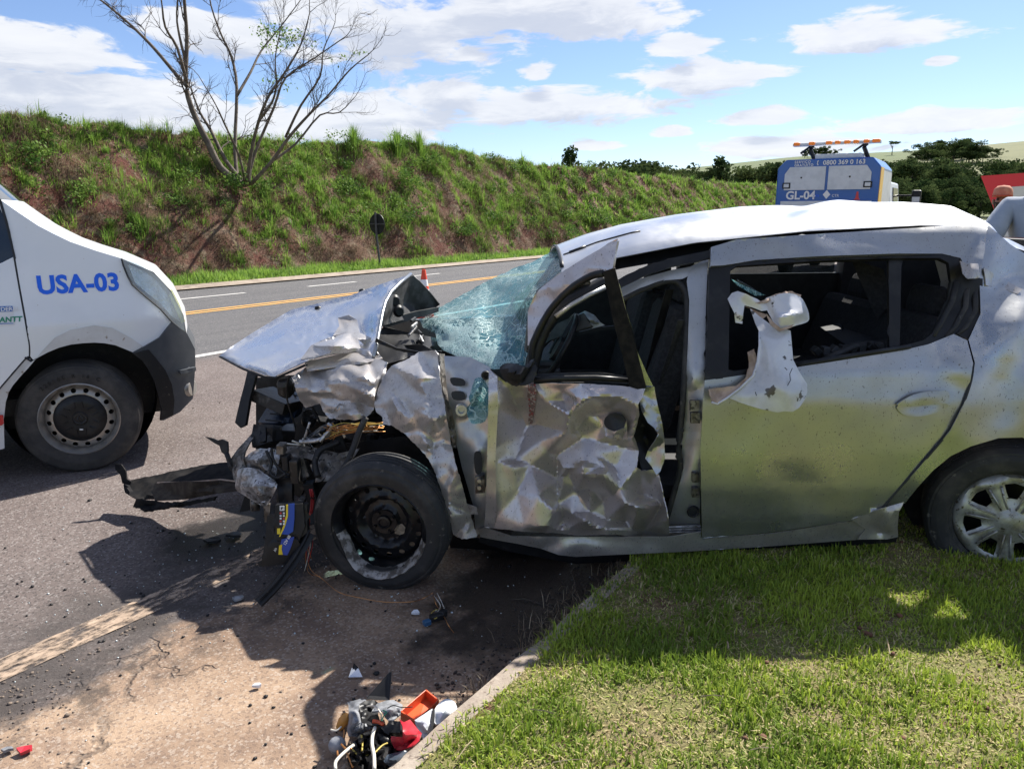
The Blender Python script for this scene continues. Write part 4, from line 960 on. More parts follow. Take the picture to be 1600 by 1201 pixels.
# bumper side
vpanel('bumper', [(207,551),(222,543),(249,527),(268,503),(291,521),(303,545),(304,568),(300,622),(280,643),(255,656),(250,656),(252,637),(246,612),(240,592),(231,575),(222,562)], M['van_bumper'], -.012, step=9, thick=.02)
vpanel('bumper_wheel_flare', [(207,552),(222,563),(231,576),(240,593),(246,613),(252,638),(250,656),(270,648),(272,625),(268,600),(258,578),(244,560),(232,546)], M['plastic_black'], -.020, step=9, thick=.012)
vpanel('bumper_recess', [(274,558),(303,551),(304,572),(283,578)], M['gap'], -.018, step=6)
vpanel('bumper_ledge', [(279,579),(304,573),(304,579),(281,584)], M['van_bumper'], -.05, step=5, thick=.03)
lathe_part('fog_lamp', [(0, .012), (.05, .01), (.062, 0), (.066, -.01)], (Matrix.Rotation(YAW + R(50), 3, 'Z') @ Matrix(((1, 0, 0), (0, 0, -1), (0, 1, 0))), PV(299, 606, -.005)), M['rim_grey'], van, 20)
# headlight
hl_out = [(190,404),(215,412),(240,427),(256,443),(268,458),(279,478),(287,496),(289,518)]
hl = vpanel('headlight', hl_out + [(279,512),(268,501),(250,481),(225,460),(207,444),(200,431),(193,415)], M['lens'], -.014, step=7, thick=.006)
vpanel('reflector', [(200,413),(225,424),(246,440),(262,462),(275,486),(281,503),(268,494),(250,474),(225,454),(210,440)], mat('lamp_reflector', (.80, .83, .84), .25, .5, col2=(.5, .54, .56), scale=16, bump=.8, bscale=18, bdist=.03), .05, hl, step=7)
vpanel('indicator', [(268,452),(281,478),(289,502),(284,505),(274,482),(264,462)], mat('indicator_lens', (.45, .48, .16), .2), .02, hl, step=6)
MB().tube([PV(x, y, -.017) for x, y in hl_in], .006, 5).build('headlight_seal', M['gap'], hl)
# lettering
a, b, c = PV(59, 459, -.006), PV(187, 452.5, -.006), PV(57, 430, -.006)
un = words('USA-03', 'unit_number', frame_from(a, b, c), (PV(57, 430).z - a.z) * 1.38, M['decal_blue'], van, bold=.0055, space=1.02)
un['kind'] = 'stuff'
ex = max((v.co - a).dot((b - a).normalized()) for v in un.data.vertices); sxl = (b - a).length / ex; ux = (b - a).normalized(); uy = (c - a - ux * (c - a).dot(ux)).normalized()
for v in un.data.vertices:
    d_ = v.co - a; q = a + ux * d_.dot(ux) * sxl + uy * d_.dot(uy)
    f_ = (q - Vector((VX, VY, 0))).dot(VF); l_ = float(van_in(f_, q.z)) - .006; l0_ = (q - Vector((VX, VY, 0))).dot(VW); v.co = q + VW * (l_ - l0_)
vpanel('sticker_white', [(-60,478),(20,478),(23,508),(-60,511)], M['white_print'], -.005, step=10, thick=.001)
vpanel('sticker_blue', [(-60,480),(19.5,478),(20.5,486.5),(-60,489)], M['decal_blue_dark'], -.0075, step=10, thick=.001)
a, b, c = PV(1, 486, -.0095), PV(19, 485.3, -.0095), PV(1, 480, -.0095); words('DERAL', 'sticker_words', frame_from(a, b, c), .032, M['white_print'], van, bold=.001)
a, b, c = PV(-1, 503.5, -.0075), PV(20, 502.5, -.0075), PV(-1, 496, -.0075); words('ANTT', 'sticker_words', frame_from(a, b, c), .042, M['decal_green'], van, bold=.0015, shear=.15)
vpanel('sticker_rule', [(-30,505.5),(21,504.5),(21,505.6),(-30,506.6)], M['decal_blue_dark'], -.0075, step=6, thick=.001)
vpanel('red_reflector', [(-30,648),(5,648),(6,661),(3,664),(-30,668)], M['tail_red'], -.012, step=8)
# wheels: black tyre, pierced grey steel rim, black hub cover with three-line badge
def van_wheel(f, l, cz):
    cx, cy, cz = VL(f, l, cz); e = empty('wheel', (cx, cy, cz), parent=van); Mw = (Matrix.Rotation(YAW - R(8), 3, 'Z') @ Matrix(((1, 0, 0), (0, 0, -1), (0, 1, 0))), Vector((cx, cy, cz)))
    tyre('tyre', Mw, .352, .212, .225, M['rubber_van'], e, .012)
    holes = [circ(.0155, 10, (.176 * math.cos(a), .176 * math.sin(a))) for a in [2 * math.pi * (i + .3) / 16 for i in range(16)]]
    face_disc('rim_face', circ(.205, 80), holes, [(0, .050), (.13, .065), (.15, .074), (.165, .068), (.19, .058), (.205, .035)], Mw, M['rim_grey'], e, .016)
    lathe_part('rim_lip', [(.200, .035), (.205, .075), (.214, .100), (.224, .116), (.230, .112), (.228, .09)], Mw, M['rim_grey'], e, 64)
    hub = lathe_part('hub_cover', [(0, .098), (.04, .098), (.045, .092), (.10, .097), (.136, .090), (.150, .076), (.152, .060)], Mw, M['trim_black'], e, 48)
    mb = MB()
    for i in range(6):
        a = 2 * math.pi * i / 6 + R(90)
        for sx_ in (-1, 1):
            p1 = Vector((math.cos(a) * .068 - sx_ * math.sin(a) * .024, math.sin(a) * .068 + sx_ * math.cos(a) * .024, .097)); p2 = Vector((math.cos(a) * .108 - sx_ * math.sin(a) * .02, math.sin(a) * .108 + sx_ * math.cos(a) * .02, .096))
            mb.tube(wheel_pts(Mw, [p1, p2]), .0045, 5)
    mb.build('hub_ribs', M['trim_black'], e)['kind'] = 'stuff'
    mb = MB(); d4 = [(0, .026), (.015, 0), (0, -.026), (-.015, 0)]; mb.tube(wheel_pts(Mw, [(a, b, .101) for a, b in d4 + d4[:2]]), .004, 5)
    mb.tube(wheel_pts(Mw, [(math.cos(q) * .033, math.sin(q) * .030, .099) for q in np.linspace(0, 6.6, 22)]), .003, 5); mb.build('badge', mat('hub_badge', (.05, .05, .052), .3, .5) if 'hub_badge' not in bpy.data.materials else bpy.data.materials['hub_badge'], e)
    mb = MB(); mb.box(Mw[1] + Mw[0] @ Vector((0, -.070, .099)), (.02, .004, .008)); mb.build('balance_clip', M['white_print'], e)
    lathe_part('brake_drum', [(0, -.02), (.17, -.02), (.17, -.1)], Mw, M['plastic_black'], e, 24)
    for i, ch in enumerate('225/65 R 16 C'):
        if ch == ' ': continue
        a = R(132 - i * 5.6); rr_ = .268; o = Mw[1] + Mw[0] @ Vector((rr_ * math.cos(a), rr_ * math.sin(a), .1225)); xd = Mw[0] @ Vector((math.sin(a), -math.cos(a), 0)); yd = Mw[0] @ Vector((math.cos(a), math.sin(a), 0))
        words(ch, 'tyre_lettering', frame_from(o, o + xd, o + yd), .034, M['rubber_van'] if False else M['plastic_black'], e, bold=.0006, thick=.0015)
van_wheel(.0, .14, .346)
van_wheel(-3.2, .14, .346)

# ------------------------------------------------------------------ tow truck beyond the car
TC = Vector((8.05, 20.0, 0)); TY = -R(32.5)
truck = empty('tow_truck', TC, 'blue and white service truck with amber light bar, seen from behind over the car roof', 'truck', rz=TY)
TM = Matrix.Translation(TC) @ Matrix.Rotation(TY, 4, 'Z')
def tv(x, y, z): return TM @ Vector((x, y, z))
def tbox(name, x0, x1, y0, y1, z0, z1, material, parent=truck, bevel=.02):
    mb = MB(); mb.box((0, 0, 0), (x1 - x0, y1 - y0, z1 - z0)); mb.v = [TM @ (q + Vector(((x0 + x1) / 2, (y0 + y1) / 2, (z0 + z1) / 2))) for q in mb.v]
    return mb.build(name, material, parent, bevel=bevel)
def tpoly(name, pts, y0, y1, material, parent=truck, bevel=0.0):
    mb = MB(); mb.prism([tv(x, y0, z) for x, z in pts], tv(0, y1, 0) - tv(0, y0, 0)); return mb.build(name, material, parent, bevel=bevel)
TW = 1.24; TTOP = 2.98; TB0 = 1.2
oct_ = [(-TW, TB0), (TW, TB0), (TW, TTOP - .22), (TW - .2, TTOP), (-TW + .2, TTOP), (-TW, TTOP - .22)]
tpoly('box_body', oct_, 0, 2.2, M['truck_blue'], bevel=.03)
sh = [(-TW + .20, 2.21), (-.035, 2.21), (-.035, TTOP - .19), (-TW + .32, TTOP - .19), (-TW + .20, TTOP - .36)]
tpoly('rear_shutter', sh, -.03, .01, M['truck_white']); tpoly('rear_shutter', [(-x, z) for x, z in sh], -.03, .01, M['truck_white'])
tpoly('lower_panel', [(-TW + .14, 1.25), (TW - .14, 1.25), (TW - .14, 1.93), (-TW + .14, 1.93)], -.03, .01, M['truck_white'])
tpoly('side_band', [(TW - .005, 1.25), (TW + .012, 1.25), (TW + .012, TTOP - .24), (TW - .005, TTOP - .24)], .03, .55, M['truck_yellow'])
tpoly('side_panel', [(TW - .005, 1.25), (TW + .010, 1.25), (TW + .010, TTOP - .3), (TW - .005, TTOP - .3)], .56, 2.15, M['truck_white'])
for sx_ in (-1, 1):
    for z in (TTOP - .36,): tbox('latch', sx_ * .98 - .1, sx_ * .98 + .1, -.045, -.03, 2.25, 2.40, M['trim_black'], bevel=.01); tbox('latch_plate', sx_ * .98 - .065, sx_ * .98 + .065, -.05, -.045, 2.28, 2.37, M['truck_white'], bevel=.004)
for sx_ in (-.62, .55): tbox('shutter_bolt', sx_ - .02, sx_ + .02, -.04, -.03, 2.50, 2.54, M['trim_black'], bevel=.004)
tbox('chassis', -.45, .45, -.1, 6.2, .55, .85, M['trim_black']); tbox('flat_bed', -1.15, 1.15, 2.3, 3.0, .95, 1.2, M['truck_white'])
tbox('rear_bumper', -1.1, 1.1, -.12, 0, .5, .75, M['trim_black'])
tpoly('cab', [(-1.13, .6), (1.13, .6), (1.18, 1.6), (1.08, 2.52), (-1.08, 2.52), (-1.18, 1.6)], 3.2, 5.4, M['truck_white'], bevel=.06)
tpoly('cab_window', [(1.13, 1.55), (1.20, 1.55), (1.13, 2.35), (1.06, 2.35)], 3.9, 5.0, M['glass_dark'])
tbox('mirror_arm', 1.15, 1.62, 4.96, 5.02, 2.12, 2.17, M['trim_black'], bevel=.01); tbox('mirror_housing', 1.52, 1.78, 4.88, 5.02, 1.80, 2.3, M['trim_black'], bevel=.05); tbox('mirror_face', 1.55, 1.75, 4.872, 4.885, 1.78, 2.1, M['truck_white'], bevel=.0)
for y in (.7, 4.6):
    for sx_ in (-1, 1):
        Mw = ((TM.to_3x3() @ Matrix(((0, 0, sx_), (1, 0, 0), (0, 1, 0)))), tv(sx_ * 1.0, y, .48)); e = empty('wheel', Mw[1], parent=truck)
        tyre('tyre', Mw, .48, .29, .27, M['rubber'], e); lathe_part('rim', [(0, .04), (.1, .06), (.2, .02), (.29, .09)], Mw, M['rim_grey'], e, 24)
# tail lights, warning cone print
for sx_ in (-1, 1): tbox('tail_light', sx_ * .95 - .1, sx_ * .95 + .1, -.14, -.12, .55, .68, M['tail_red'], bevel=.01)
tpoly('red_cone_print', [(.68, 1.95), (.84, 1.95), (.80, 1.99), (.78, 2.15), (.74, 2.15), (.72, 1.99)], -.012, -.004, M['red_print'])
tpoly('diamond_print', [(-.06, 2.09), (.03, 1.98), (.12, 2.09), (.03, 2.20)], -.012, -.004, M['white_print'])
def tframe(x, z): return frame_from(tv(x, -.014, z), tv(x + 1, -.014, z), tv(x, -.014, z + 1))
words('GL-04', 'unit_number', tframe(-.98, 1.98), .29, M['white_print'], truck, bold=.008)
words('0800 369 0 163', 'phone_number', tframe(-.12, TTOP - .155), .158, M['white_print'], truck, bold=.003)['kind'] = 'stuff'
words('SERVIÇO', 'service_words', tframe(-.82, TTOP - .095), .085, M['white_print'], truck, bold=.002, space=1.25); words('GRATUITO', 'service_words', tframe(-.82, TTOP - .175), .085, M['white_print'], truck, bold=.002, space=1.15)
mb = MB(); mb.tube([tv(-.22 + .035 * math.cos(q), -.012, TTOP - .10 + .06 * math.sin(q)) for q in np.linspace(R(110), R(250), 8)], .014, 5); mb.build('phone_symbol', M['white_print'], truck)
words('km', 'small_print', tframe(-.30, 2.03), .12, M['decal_blue'], truck); words('CTR', 'small_print', tframe(.16, 2.03), .09, M['white_print'], truck)
# roof hatch and amber bar on two brackets
tbox('roof_box', -.35, .75, .1, 1.3, TTOP, TTOP + .12, M['truck_white'])
for x in (-.55, .75):
    mb = MB(); mb.tube([tv(x + .12, .6, TTOP - .05), tv(x - .02, .55, TTOP + .28), tv(x + .04, .5, TTOP + .36)], .055, 6); mb.tube([tv(x - .25, .5, TTOP + .18), tv(x + .08, .5, TTOP + .42)], .03, 5); mb.build('light_bracket', M['trim_black'], truck)
bar = tbox('light_bar', -1.0, 1.12, .42, .62, TTOP + .36, TTOP + .44, M['truck_white'], bevel=.02)
for x0, x1 in [(-1.0, -.80), (-.62, -.42), (-.20, 0.0), (.02, .20), (.24, .44), (.46, .64), (.70, .88), (.90, 1.13)]:
    tbox('amber_lamp', x0 + .02, x1 - .02, .38, .64, TTOP + .375, TTOP + .46, M['beacon'], bar, .03)

# ------------------------------------------------------------------ give-way sign at the right edge
gy = 8.8; g0 = P(1533, 275, gy); wd = 1.35; ht = wd * .866
def gv(a, b, off=0.0): # a along, b down
    q = Vector((math.cos(R(8)), math.sin(R(8)), .07)); return g0 + q * a + Vector((0, 0, -b)) + Vector((0, off, 0))
gw = empty('give_way_sign', Vector((gv(wd / 2, 0).x, gy, .1)), 'red and white inverted triangle sign behind the two men', 'road sign')
MB().prism([gv(0, 0), gv(wd, 0), gv(wd / 2, ht)], (0, .006, 0)).build('red_border', M['sign_red'], gw)
i0 = .25; MB().prism([gv(i0, .145, -.004), gv(wd - i0, .145, -.004), gv(wd / 2, ht - .29, -.004)], (0, .003, 0)).build('white_field', M['sign_white'], gw)
MB().tube([gv(wd / 2, .05, .04), (gv(wd / 2, 0).x, gy + .06, .0)], .035, 8).build('post', M['post_grey'], gw)

# ------------------------------------------------------------------ people behind the car
def skin_body(name, joints, bones, material, parent=None, sub=2):
    me = bpy.data.meshes.new(name); me.from_pydata([j[0] for j in joints], bones, []); o = bpy.data.objects.new(name, me); COL.objects.link(o); WM[o.name] = Matrix.Identity(4)
    md = o.modifiers.new('skin', 'SKIN'); md.use_smooth_shade = True
    for i, j in enumerate(joints):
        sv = me.skin_vertices[0].data[i]; r_ = j[1]; sv.radius = r_ if isinstance(r_, tuple) else (r_, r_)
    me.skin_vertices[0].data[0].use_root = True
    ss_ = o.modifiers.new('smooth', 'SUBSURF'); ss_.levels = sub; ss_.render_levels = sub; me.materials.append(material)
    if parent is not None: o.parent = parent; o.matrix_parent_inverse = WM[parent.name].inverted()
    return o
def person(base, faceA, lean, hcol, label, shirt, armpose, headdrop=0.0, cap=True, K=1.0):
    """standing figure about 1.72 m; faceA: heading; lean: forward bend at the hips (m at shoulder height)"""
    e = empty('person', base, label, 'person'); B = Vector(base); Fw = Vector((math.sin(faceA), math.cos(faceA), 0)); Rt = Vector((math.cos(faceA), -math.sin(faceA), 0))
    def q(r_, f, z): return tuple(B + (Rt * r_ + Fw * f + Vector((0, 0, z))) * K)
    hz = 1.0; L = lean
    # clothed legs, shirt, skin: each continuous, shirt overlaps trousers
    skin_body('trousers', [(q(0, 0, .98), (.16, .12)), (q(.10, 0, .90), .10), (q(.11, .02, .50), .075), (q(.12, -.01, .08), .055), (q(-.10, 0, .90), .10), (q(-.11, .04, .50), .075), (q(-.12, .0, .08), .055)], [(0, 1), (1, 2), (2, 3), (0, 4), (4, 5), (5, 6)], M['trousers'], e)
    sh_z = 1.43 - L * .35
    skin_body('shirt', [(q(0, 0, .98), (.155, .125)), (q(0, L * .45, 1.18), (.155, .125)), (q(0, L * .85, 1.34 - L * .2), (.17, .13)), (q(0, L, sh_z + .03), (.085, .075)),
        (q(.17, L * .95, sh_z - .02), .075), (q(*armpose[0][0]), .075), (q(-.17, L * .95, sh_z - .02), .075), (q(*armpose[1][0]), .075)], [(0, 1), (1, 2), (2, 3), (2, 4), (4, 5), (2, 6), (6, 7)], shirt, e)
    hd = Vector(q(0, L + .05 + L * .25, sh_z + .22 - headdrop))
    nk = Vector(q(0, L, sh_z))
    body = [(tuple(nk), .06), (tuple(nk.lerp(hd, .5)), .055)]; bn = [(0, 1)]
    # head: neck, skull, jaw
    body += [(tuple(hd + Fw * .01), (.078, .09)), (tuple(hd + Vector((0, 0, .075))), (.072, .085))]; bn += [(1, 2), (2, 3)]
    body += [(tuple(hd + Fw * .055 - Vector((0, 0, .055))), .045)]; bn += [(2, 4)]
    head = skin_body('head', body, bn, M['skin'], e)
    mb = MB()
    mb.lathe([(0, .014), (.010, .010), (.013, 0), (.010, -.012)], hd + Fw * .105 - Vector((0, 0, .005)), Matrix.Rotation(0, 3, 'Z'), 10); mb.build('nose', M['skin'], head, smooth=True)
    mb = MB()
    for s_ in (-1, 1): mb.lathe([(0, .014), (.012, .006), (.012, -.006), (0, -.014)], hd + Fw * .086 + Rt * s_ * .032 + Vector((0, 0, .022)), Matrix.Identity(3), 8)
    mb.build('eyes', M['hair'], head)
    mb = MB(); mb.tube([hd + Fw * .098 + Rt * x - Vector((0, 0, .055)) for x in (-.025, 0, .025)], .007, 5); mb.build('mouth', mat('lips', (.22, .09, .07), .5) if 'lips' not in bpy.data.materials else bpy.data.materials['lips'], head)
    mb = MB()
    for s_ in (-1, 1): mb.lathe([(0, .03), (.014, .015), (.014, -.02), (0, -.03)], hd + Rt * s_ * .070, Matrix.Identity(3), 8)
    mb.build('ears', M['skin'], head)
    if cap:
        bd_ = MB(); bd_.lathe([(0, -.085), (.03, -.078), (.054, -.045), (.066, .0), (.070, .03)], hd + Fw * .022 - Vector((0, 0, .035)), Matrix.Identity(3), 16); bd_.build('beard', M['hair'], head, smooth=True)
        Mr = Matrix(((Rt.x, Fw.x, 0), (Rt.y, Fw.y, 0), (0, 0, 1)))
        c_ = MB(); c_.lathe([(.0, .112), (.05, .105), (.078, .075), (.086, .03), (.087, .0), (.08, .0)], hd + Vector((0, 0, .045)), Mr, 24); o = c_.build('cap', M['cap'], head, smooth=True)
        br = MB(); br.prism([hd + Vector((0, 0, .052)) + Rt * (.085 * math.cos(a)) + Fw * (.06 + .12 * math.sin(a)) for a in np.linspace(0, math.pi, 12)], (0, 0, .008)); br.build('cap_peak', M['cap_red'], head)
    else:
        c_ = MB(); c_.lathe([(0, .10), (.05, .095), (.085, .06), (.095, .0), (.09, -.05), (.07, -.06)], hd - Fw * .018 + Vector((0, 0, .045)), Matrix.Identity(3), 20); c_.build('hair', M['hair'], head, smooth=True)
    for i, (el_, ha) in enumerate(armpose):
        E = Vector(q(*el_)); Hn = Vector(q(*ha)); d = (Hn - E).normalized(); sd_ = d.cross(Vector((0, 0, 1))); sd_ = sd_.normalized() if sd_.length > .01 else Rt
        arm = skin_body('forearm', [(tuple(E - d * .06), .045), (tuple(E.lerp(Hn, .5)), .038), (tuple(Hn), (.028, .024)), (tuple(Hn + d * .06), (.042, .022)), (tuple(Hn + d * .09), (.040, .016))], [(0, 1), (1, 2), (2, 3), (3, 4)], M['skin'], e)
        up = sd_.cross(d)
        for f, ln in zip((-.03, -.01, .01, .03), (.065, .078, .074, .058)):
            b0 = Hn + d * .08 + sd_ * f; fg = MB(); fg.tube([b0, b0 + d * ln * .5 - up * .006, b0 + d * ln * .8 - up * .022, b0 + d * ln * .85 - up * .04], [.0095, .009, .008, .006], 6); fg.build('finger', M['skin'], arm, smooth=True)
        b0 = Hn + d * .03 + sd_ * .035; fg = MB(); fg.tube([b0, b0 + sd_ * .03 + d * .025 - up * .01, b0 + sd_ * .035 + d * .055 - up * .02], [.012, .011, .008], 6); fg.build('thumb', M['skin'], arm, smooth=True)
    for s_ in (-1, 1):
        bt = MB(); o = Vector(q(s_ * .12, .05, .05)); bt.lathe([(0, .06), (.045, .05), (.055, -.02), (.055, -.05), (0, -.05)], o - Fw * .05, Matrix.Identity(3), 12); bt.lathe([(0, .03), (.04, .02), (.052, -.02), (.052, -.05), (0, -.05)], o + Fw * .08, Matrix.Identity(3), 12); bt.build('boot', M['boot'], e, smooth=True)
hp = P(1552, 314, 7.9)
person((hp.x, 7.75, hp.z - 1.64), R(215), .06, None, 'bearded man in a tan and red cap in front of the triangle sign', M['shirt_white'], [((.30, .05, 1.12), (.22, .28, 1.0)), ((-.30, .05, 1.12), (-.22, .28, 1.0))])
gp = P(1638, 330, 4.6)
person((gp.x, 4.6, .1), R(25), .10, None, 'man in a grey T-shirt leaning over the back of the car, head out of view', M['shirt_grey'], [((.27, .12, 1.20), (.10, .42, 1.16)), ((-.27, -.02, 1.18), (-.06, -.20, 1.20))], .02, False, 1.12)

# ------------------------------------------------------------------ the crashed hatchback
CB = Vector((.75, 3.9, .02))
car = empty('crashed_car', CB, 'silver hatchback with its front torn open and roof dented, resting half on the grass', 'car')
def dpanel(name, outline, depth, material, parent=car, **k): return panel(name, outline, material, parent, depth=depth, **k)
FY = 4.72   # far flank

# roof: crowned, buckled sheet from the windscreen header to the tailgate spoiler
xs = np.linspace(.22, 2.45, 90); us = np.linspace(0, 1, 44)
ez = lambda x: np.interp(x, [.22, .40, .57, .86, 1.4, 1.95, 2.2, 2.35, 2.45], [1.345, 1.395, 1.425, 1.475, 1.525, 1.55, 1.545, 1.51, 1.43])
zc = lambda x: np.interp(x, [.22, .40, .57, .86, 1.2, 1.7, 2.0, 2.2, 2.35, 2.45], [1.435, 1.495, 1.54, 1.588, 1.628, 1.652, 1.650, 1.635, 1.59, 1.49])
ey = lambda x: np.interp(x, [.22, .57, .86, 2.0, 2.3, 2.45], [3.38, 3.375, 3.385, 3.395, 3.42, 3.46])
X, U = np.meshgrid(xs, us); y0 = ey(X); y1 = 2 * 3.93 - y0; Yr = y0 + (y1 - y0) * U
prof_ = np.sin(np.pi * np.clip(U, 0, 1)) ** .55
Zr = ez(X) + (zc(X) - ez(X)) * prof_
pts2 = np.stack([X.ravel() * 100, Yr.ravel() * 100], 1)
dent = facets(pts2, 34, .010, 5, 1.6, .5).reshape(X.shape)
from itertools import repeat
for _ in range(7): dent = .5 * dent + .125 * (np.roll(dent, 1, 0) + np.roll(dent, -1, 0) + np.roll(dent, 1, 1) + np.roll(dent, -1, 1))
edge = np.clip(np.minimum(U, 1 - U) * 6, 0, 1) * np.clip((X - .22) * 5, 0, 1) * np.clip((2.45 - X) * 4, 0, 1)
crease = -.012 * np.exp(-((X - 1.25 - (Yr - 3.4) * .5) / .10) ** 2) + .012 * np.exp(-((X - 1.42 - (Yr - 3.4) * .5) / .12) ** 2)
Zr = Zr + (dent + crease) * edge
nx = len(xs); ii = (np.arange(len(us) - 1)[:, None] * nx + np.arange(nx - 1)[None]).ravel()
X = .22 + (X - .22) / 2.23 * (2.03 + .24 * U)   # the near corner is pushed forward
rv = np.stack([X.ravel(), Yr.ravel(), Zr.ravel()], 1)
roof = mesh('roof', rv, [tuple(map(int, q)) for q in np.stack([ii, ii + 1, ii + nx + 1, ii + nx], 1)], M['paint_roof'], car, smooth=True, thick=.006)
# roof ditch trims and the tailgate gap
def roof_line(name, pts, r_, m_, parent=roof, lift=.004):
    q = []
    for (x, u) in pts:
        j = np.interp(x, xs, np.arange(nx)); i = np.interp(u, us, np.arange(len(us))); j0, i0 = int(min(j, nx - 2)), int(min(i, len(us) - 2)); fx, fy = j - j0, i - i0
        g = lambda A: (A[i0, j0] * (1 - fx) + A[i0, j0 + 1] * fx) * (1 - fy) + (A[i0 + 1, j0] * (1 - fx) + A[i0 + 1, j0 + 1] * fx) * fy
        q.append((g(X), g(Yr), g(Zr) + lift))
    MB().tube(q, r_, 6, .6).build(name, m_, parent, smooth=True)
roof_line('tailgate_gap', [(2.22, u) for u in np.linspace(.06, .94, 24)], .006, M['gap'], lift=-.001)
roof_line('roof_strip', [(x, .93) for x in np.linspace(.3, 2.35, 30)], .008, M['trim_black'])
roof_line('roof_strip', [(x, .16) for x in np.linspace(.24, .62, 10)], .007, M['trim_black'])
roof_line('header_trim', [(.225, u) for u in np.linspace(.02, .98, 24)], .010, M['trim_black'])
for u in (.16, .93): roof_line('rack_cover', [(x, u) for x in np.linspace(.27, .35, 3)], .014, M['trim_black'])
# headlining and cabin floor
lin = []; 
for x in np.linspace(.32, 2.2, 12):
    for u in np.linspace(0, 1, 8):
        a_, b_ = float(ey(x)) + .05, 2 * 3.93 - float(ey(x)) - .07; lin.append((x, a_ + (b_ - a_) * u, float(ez(x)) - .05 + (float(zc(x)) - float(ez(x))) * math.sin(math.pi * u) ** .6 * .75))
mesh('headlining', lin, [(i * 8 + j, (i + 1) * 8 + j, (i + 1) * 8 + j + 1, i * 8 + j + 1) for i in range(11) for j in range(7)], M['cabin'], car, smooth=True)
MB().box((.80, 3.95, .36), (2.0, 1.35, .06)).build('floor', M['cabin'], car)
MB().box((2.05, 3.92, .60), (1.0, 1.3, .40)).build('boot_floor', M['cabin'], car)

# rear quarter and C-pillar, stove in at the top
qp = [(1543,352),(1560,366),(1578,382),(1600,396),(1660,420),(1720,470),(1760,540),(1785,640),(1795,760),(1770,840),(1700,850),(1690,800),(1670,745),(1630,700),(1597,683),(1560,684),(1516,697),(1485,712),(1458,734),(1434,760),(1414,785),
      (1379,795),(1440,725),(1485,672),(1505,632),(1519,594),(1523,567),(1513,531),(1532,490),(1530,434)]
QD = [(1543,352,.0),(1530,434,.0),(1565,395,.02),(1600,430,.10),(1560,440,.07),(1600,470,.03),(1660,470,.08),(1545,470,.05),(1575,495,.0),(1600,500,-.03),(1570,540,-.03),(1600,560,.0),(1523,567,.02),(1560,600,.03),(1600,640,-.005),(1532,490,.03),(1505,632,0),(1485,672,0),(1440,725,0),(1379,795,0),(1560,684,-.01),(1516,697,-.008),(1458,734,-.008),(1650,600,.02),(1700,700,.05),(1780,640,.18),(1790,760,.2),(1720,470,.15)]
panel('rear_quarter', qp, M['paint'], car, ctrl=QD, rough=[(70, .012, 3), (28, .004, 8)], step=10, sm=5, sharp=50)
panel('pillar_scrape', [(1537,418),(1560,432),(1585,446),(1597,452),(1590,460),(1565,452),(1540,446)], M['paint_torn'], car, ctrl=[(q[0], q[1], q[2] - .012) for q in QD], rough=[(10, .006, 2)], step=5, sm=3)
# tailgate edge and its torn bright strip
dpanel('tailgate', [(1545,366),(1572,386),(1600,398),(1660,420),(1720,480),(1760,560),(1790,640),(1800,560),(1740,440),(1650,404),(1600,386),(1575,374)], [(1545,366,3.42),(1600,398,3.5),(1700,460,3.6),(1790,640,3.7),(1575,374,3.6),(1650,404,4.0),(1740,440,4.2),(1800,560,4.2)], M['paint_roof'], step=14)
MB().tube([P(x, y, 3.40) for x, y in [(1543,370),(1560,382),(1575,388),(1600,396),(1640,408)]], .012, 6).build('tailgate_seal', M['trim_black'], car)
MB().tube([P(x, y, 3.38) for x, y in [(1572,378),(1578,390),(1592,396),(1620,402)]], .009, 5, .5).build('torn_strip', M['alu'], car)
# rear door: lower skin
rd = [(1101,594),(1145,588),(1245,573),(1420,545),(1450,538),(1490,522),(1511,532),(1520,567),(1516,594),(1502,632),(1482,671),(1437,725),(1375,794),(1330,812),(1210,830),(1097,840),(1094,700)]
RD_ = [(1101,594,0),(1245,573,0),(1420,545,0),(1490,522,.03),(1511,532,.0),(1455,575,.03),(1460,560,.02),(1520,567,-.02),(1500,575,-.03),(1475,560,.0),(1516,594,-.005),(1470,590,.028),(1430,600,.012),(1300,600,-.002),(1482,671,0),(1437,725,0),(1375,794,0),(1330,812,0),(1097,840,.0),(1094,700,0),(1150,760,.0),(1250,755,.014),(1180,700,-.008),(1150,690,.010),(1120,700,.002),(1300,740,.005),(1200,790,-.004)]
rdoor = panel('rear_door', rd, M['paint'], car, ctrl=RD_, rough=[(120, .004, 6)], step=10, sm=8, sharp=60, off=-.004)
panel('door_handle', curve([(1402,633),(1415,622),(1435,614),(1468,610),(1481,612),(1482,624),(1478,629),(1440,633)], 4), M['paint'], rdoor, off=-.022, ctrl=[(1402,633,.015),(1440,620,-.006),(1482,620,.0),(1440,633,.012),(1440,612,.008)], step=5, sm=3, thick=.012)
panel('handle_pocket', curve([(1402,634),(1440,634),(1478,630),(1476,640),(1440,650),(1412,648)], 4), M['paint'], rdoor, off=-.004, ctrl=[(1440,634,.012),(1440,650,-.004),(1402,640,0),(1478,634,0)], step=5, sm=2)
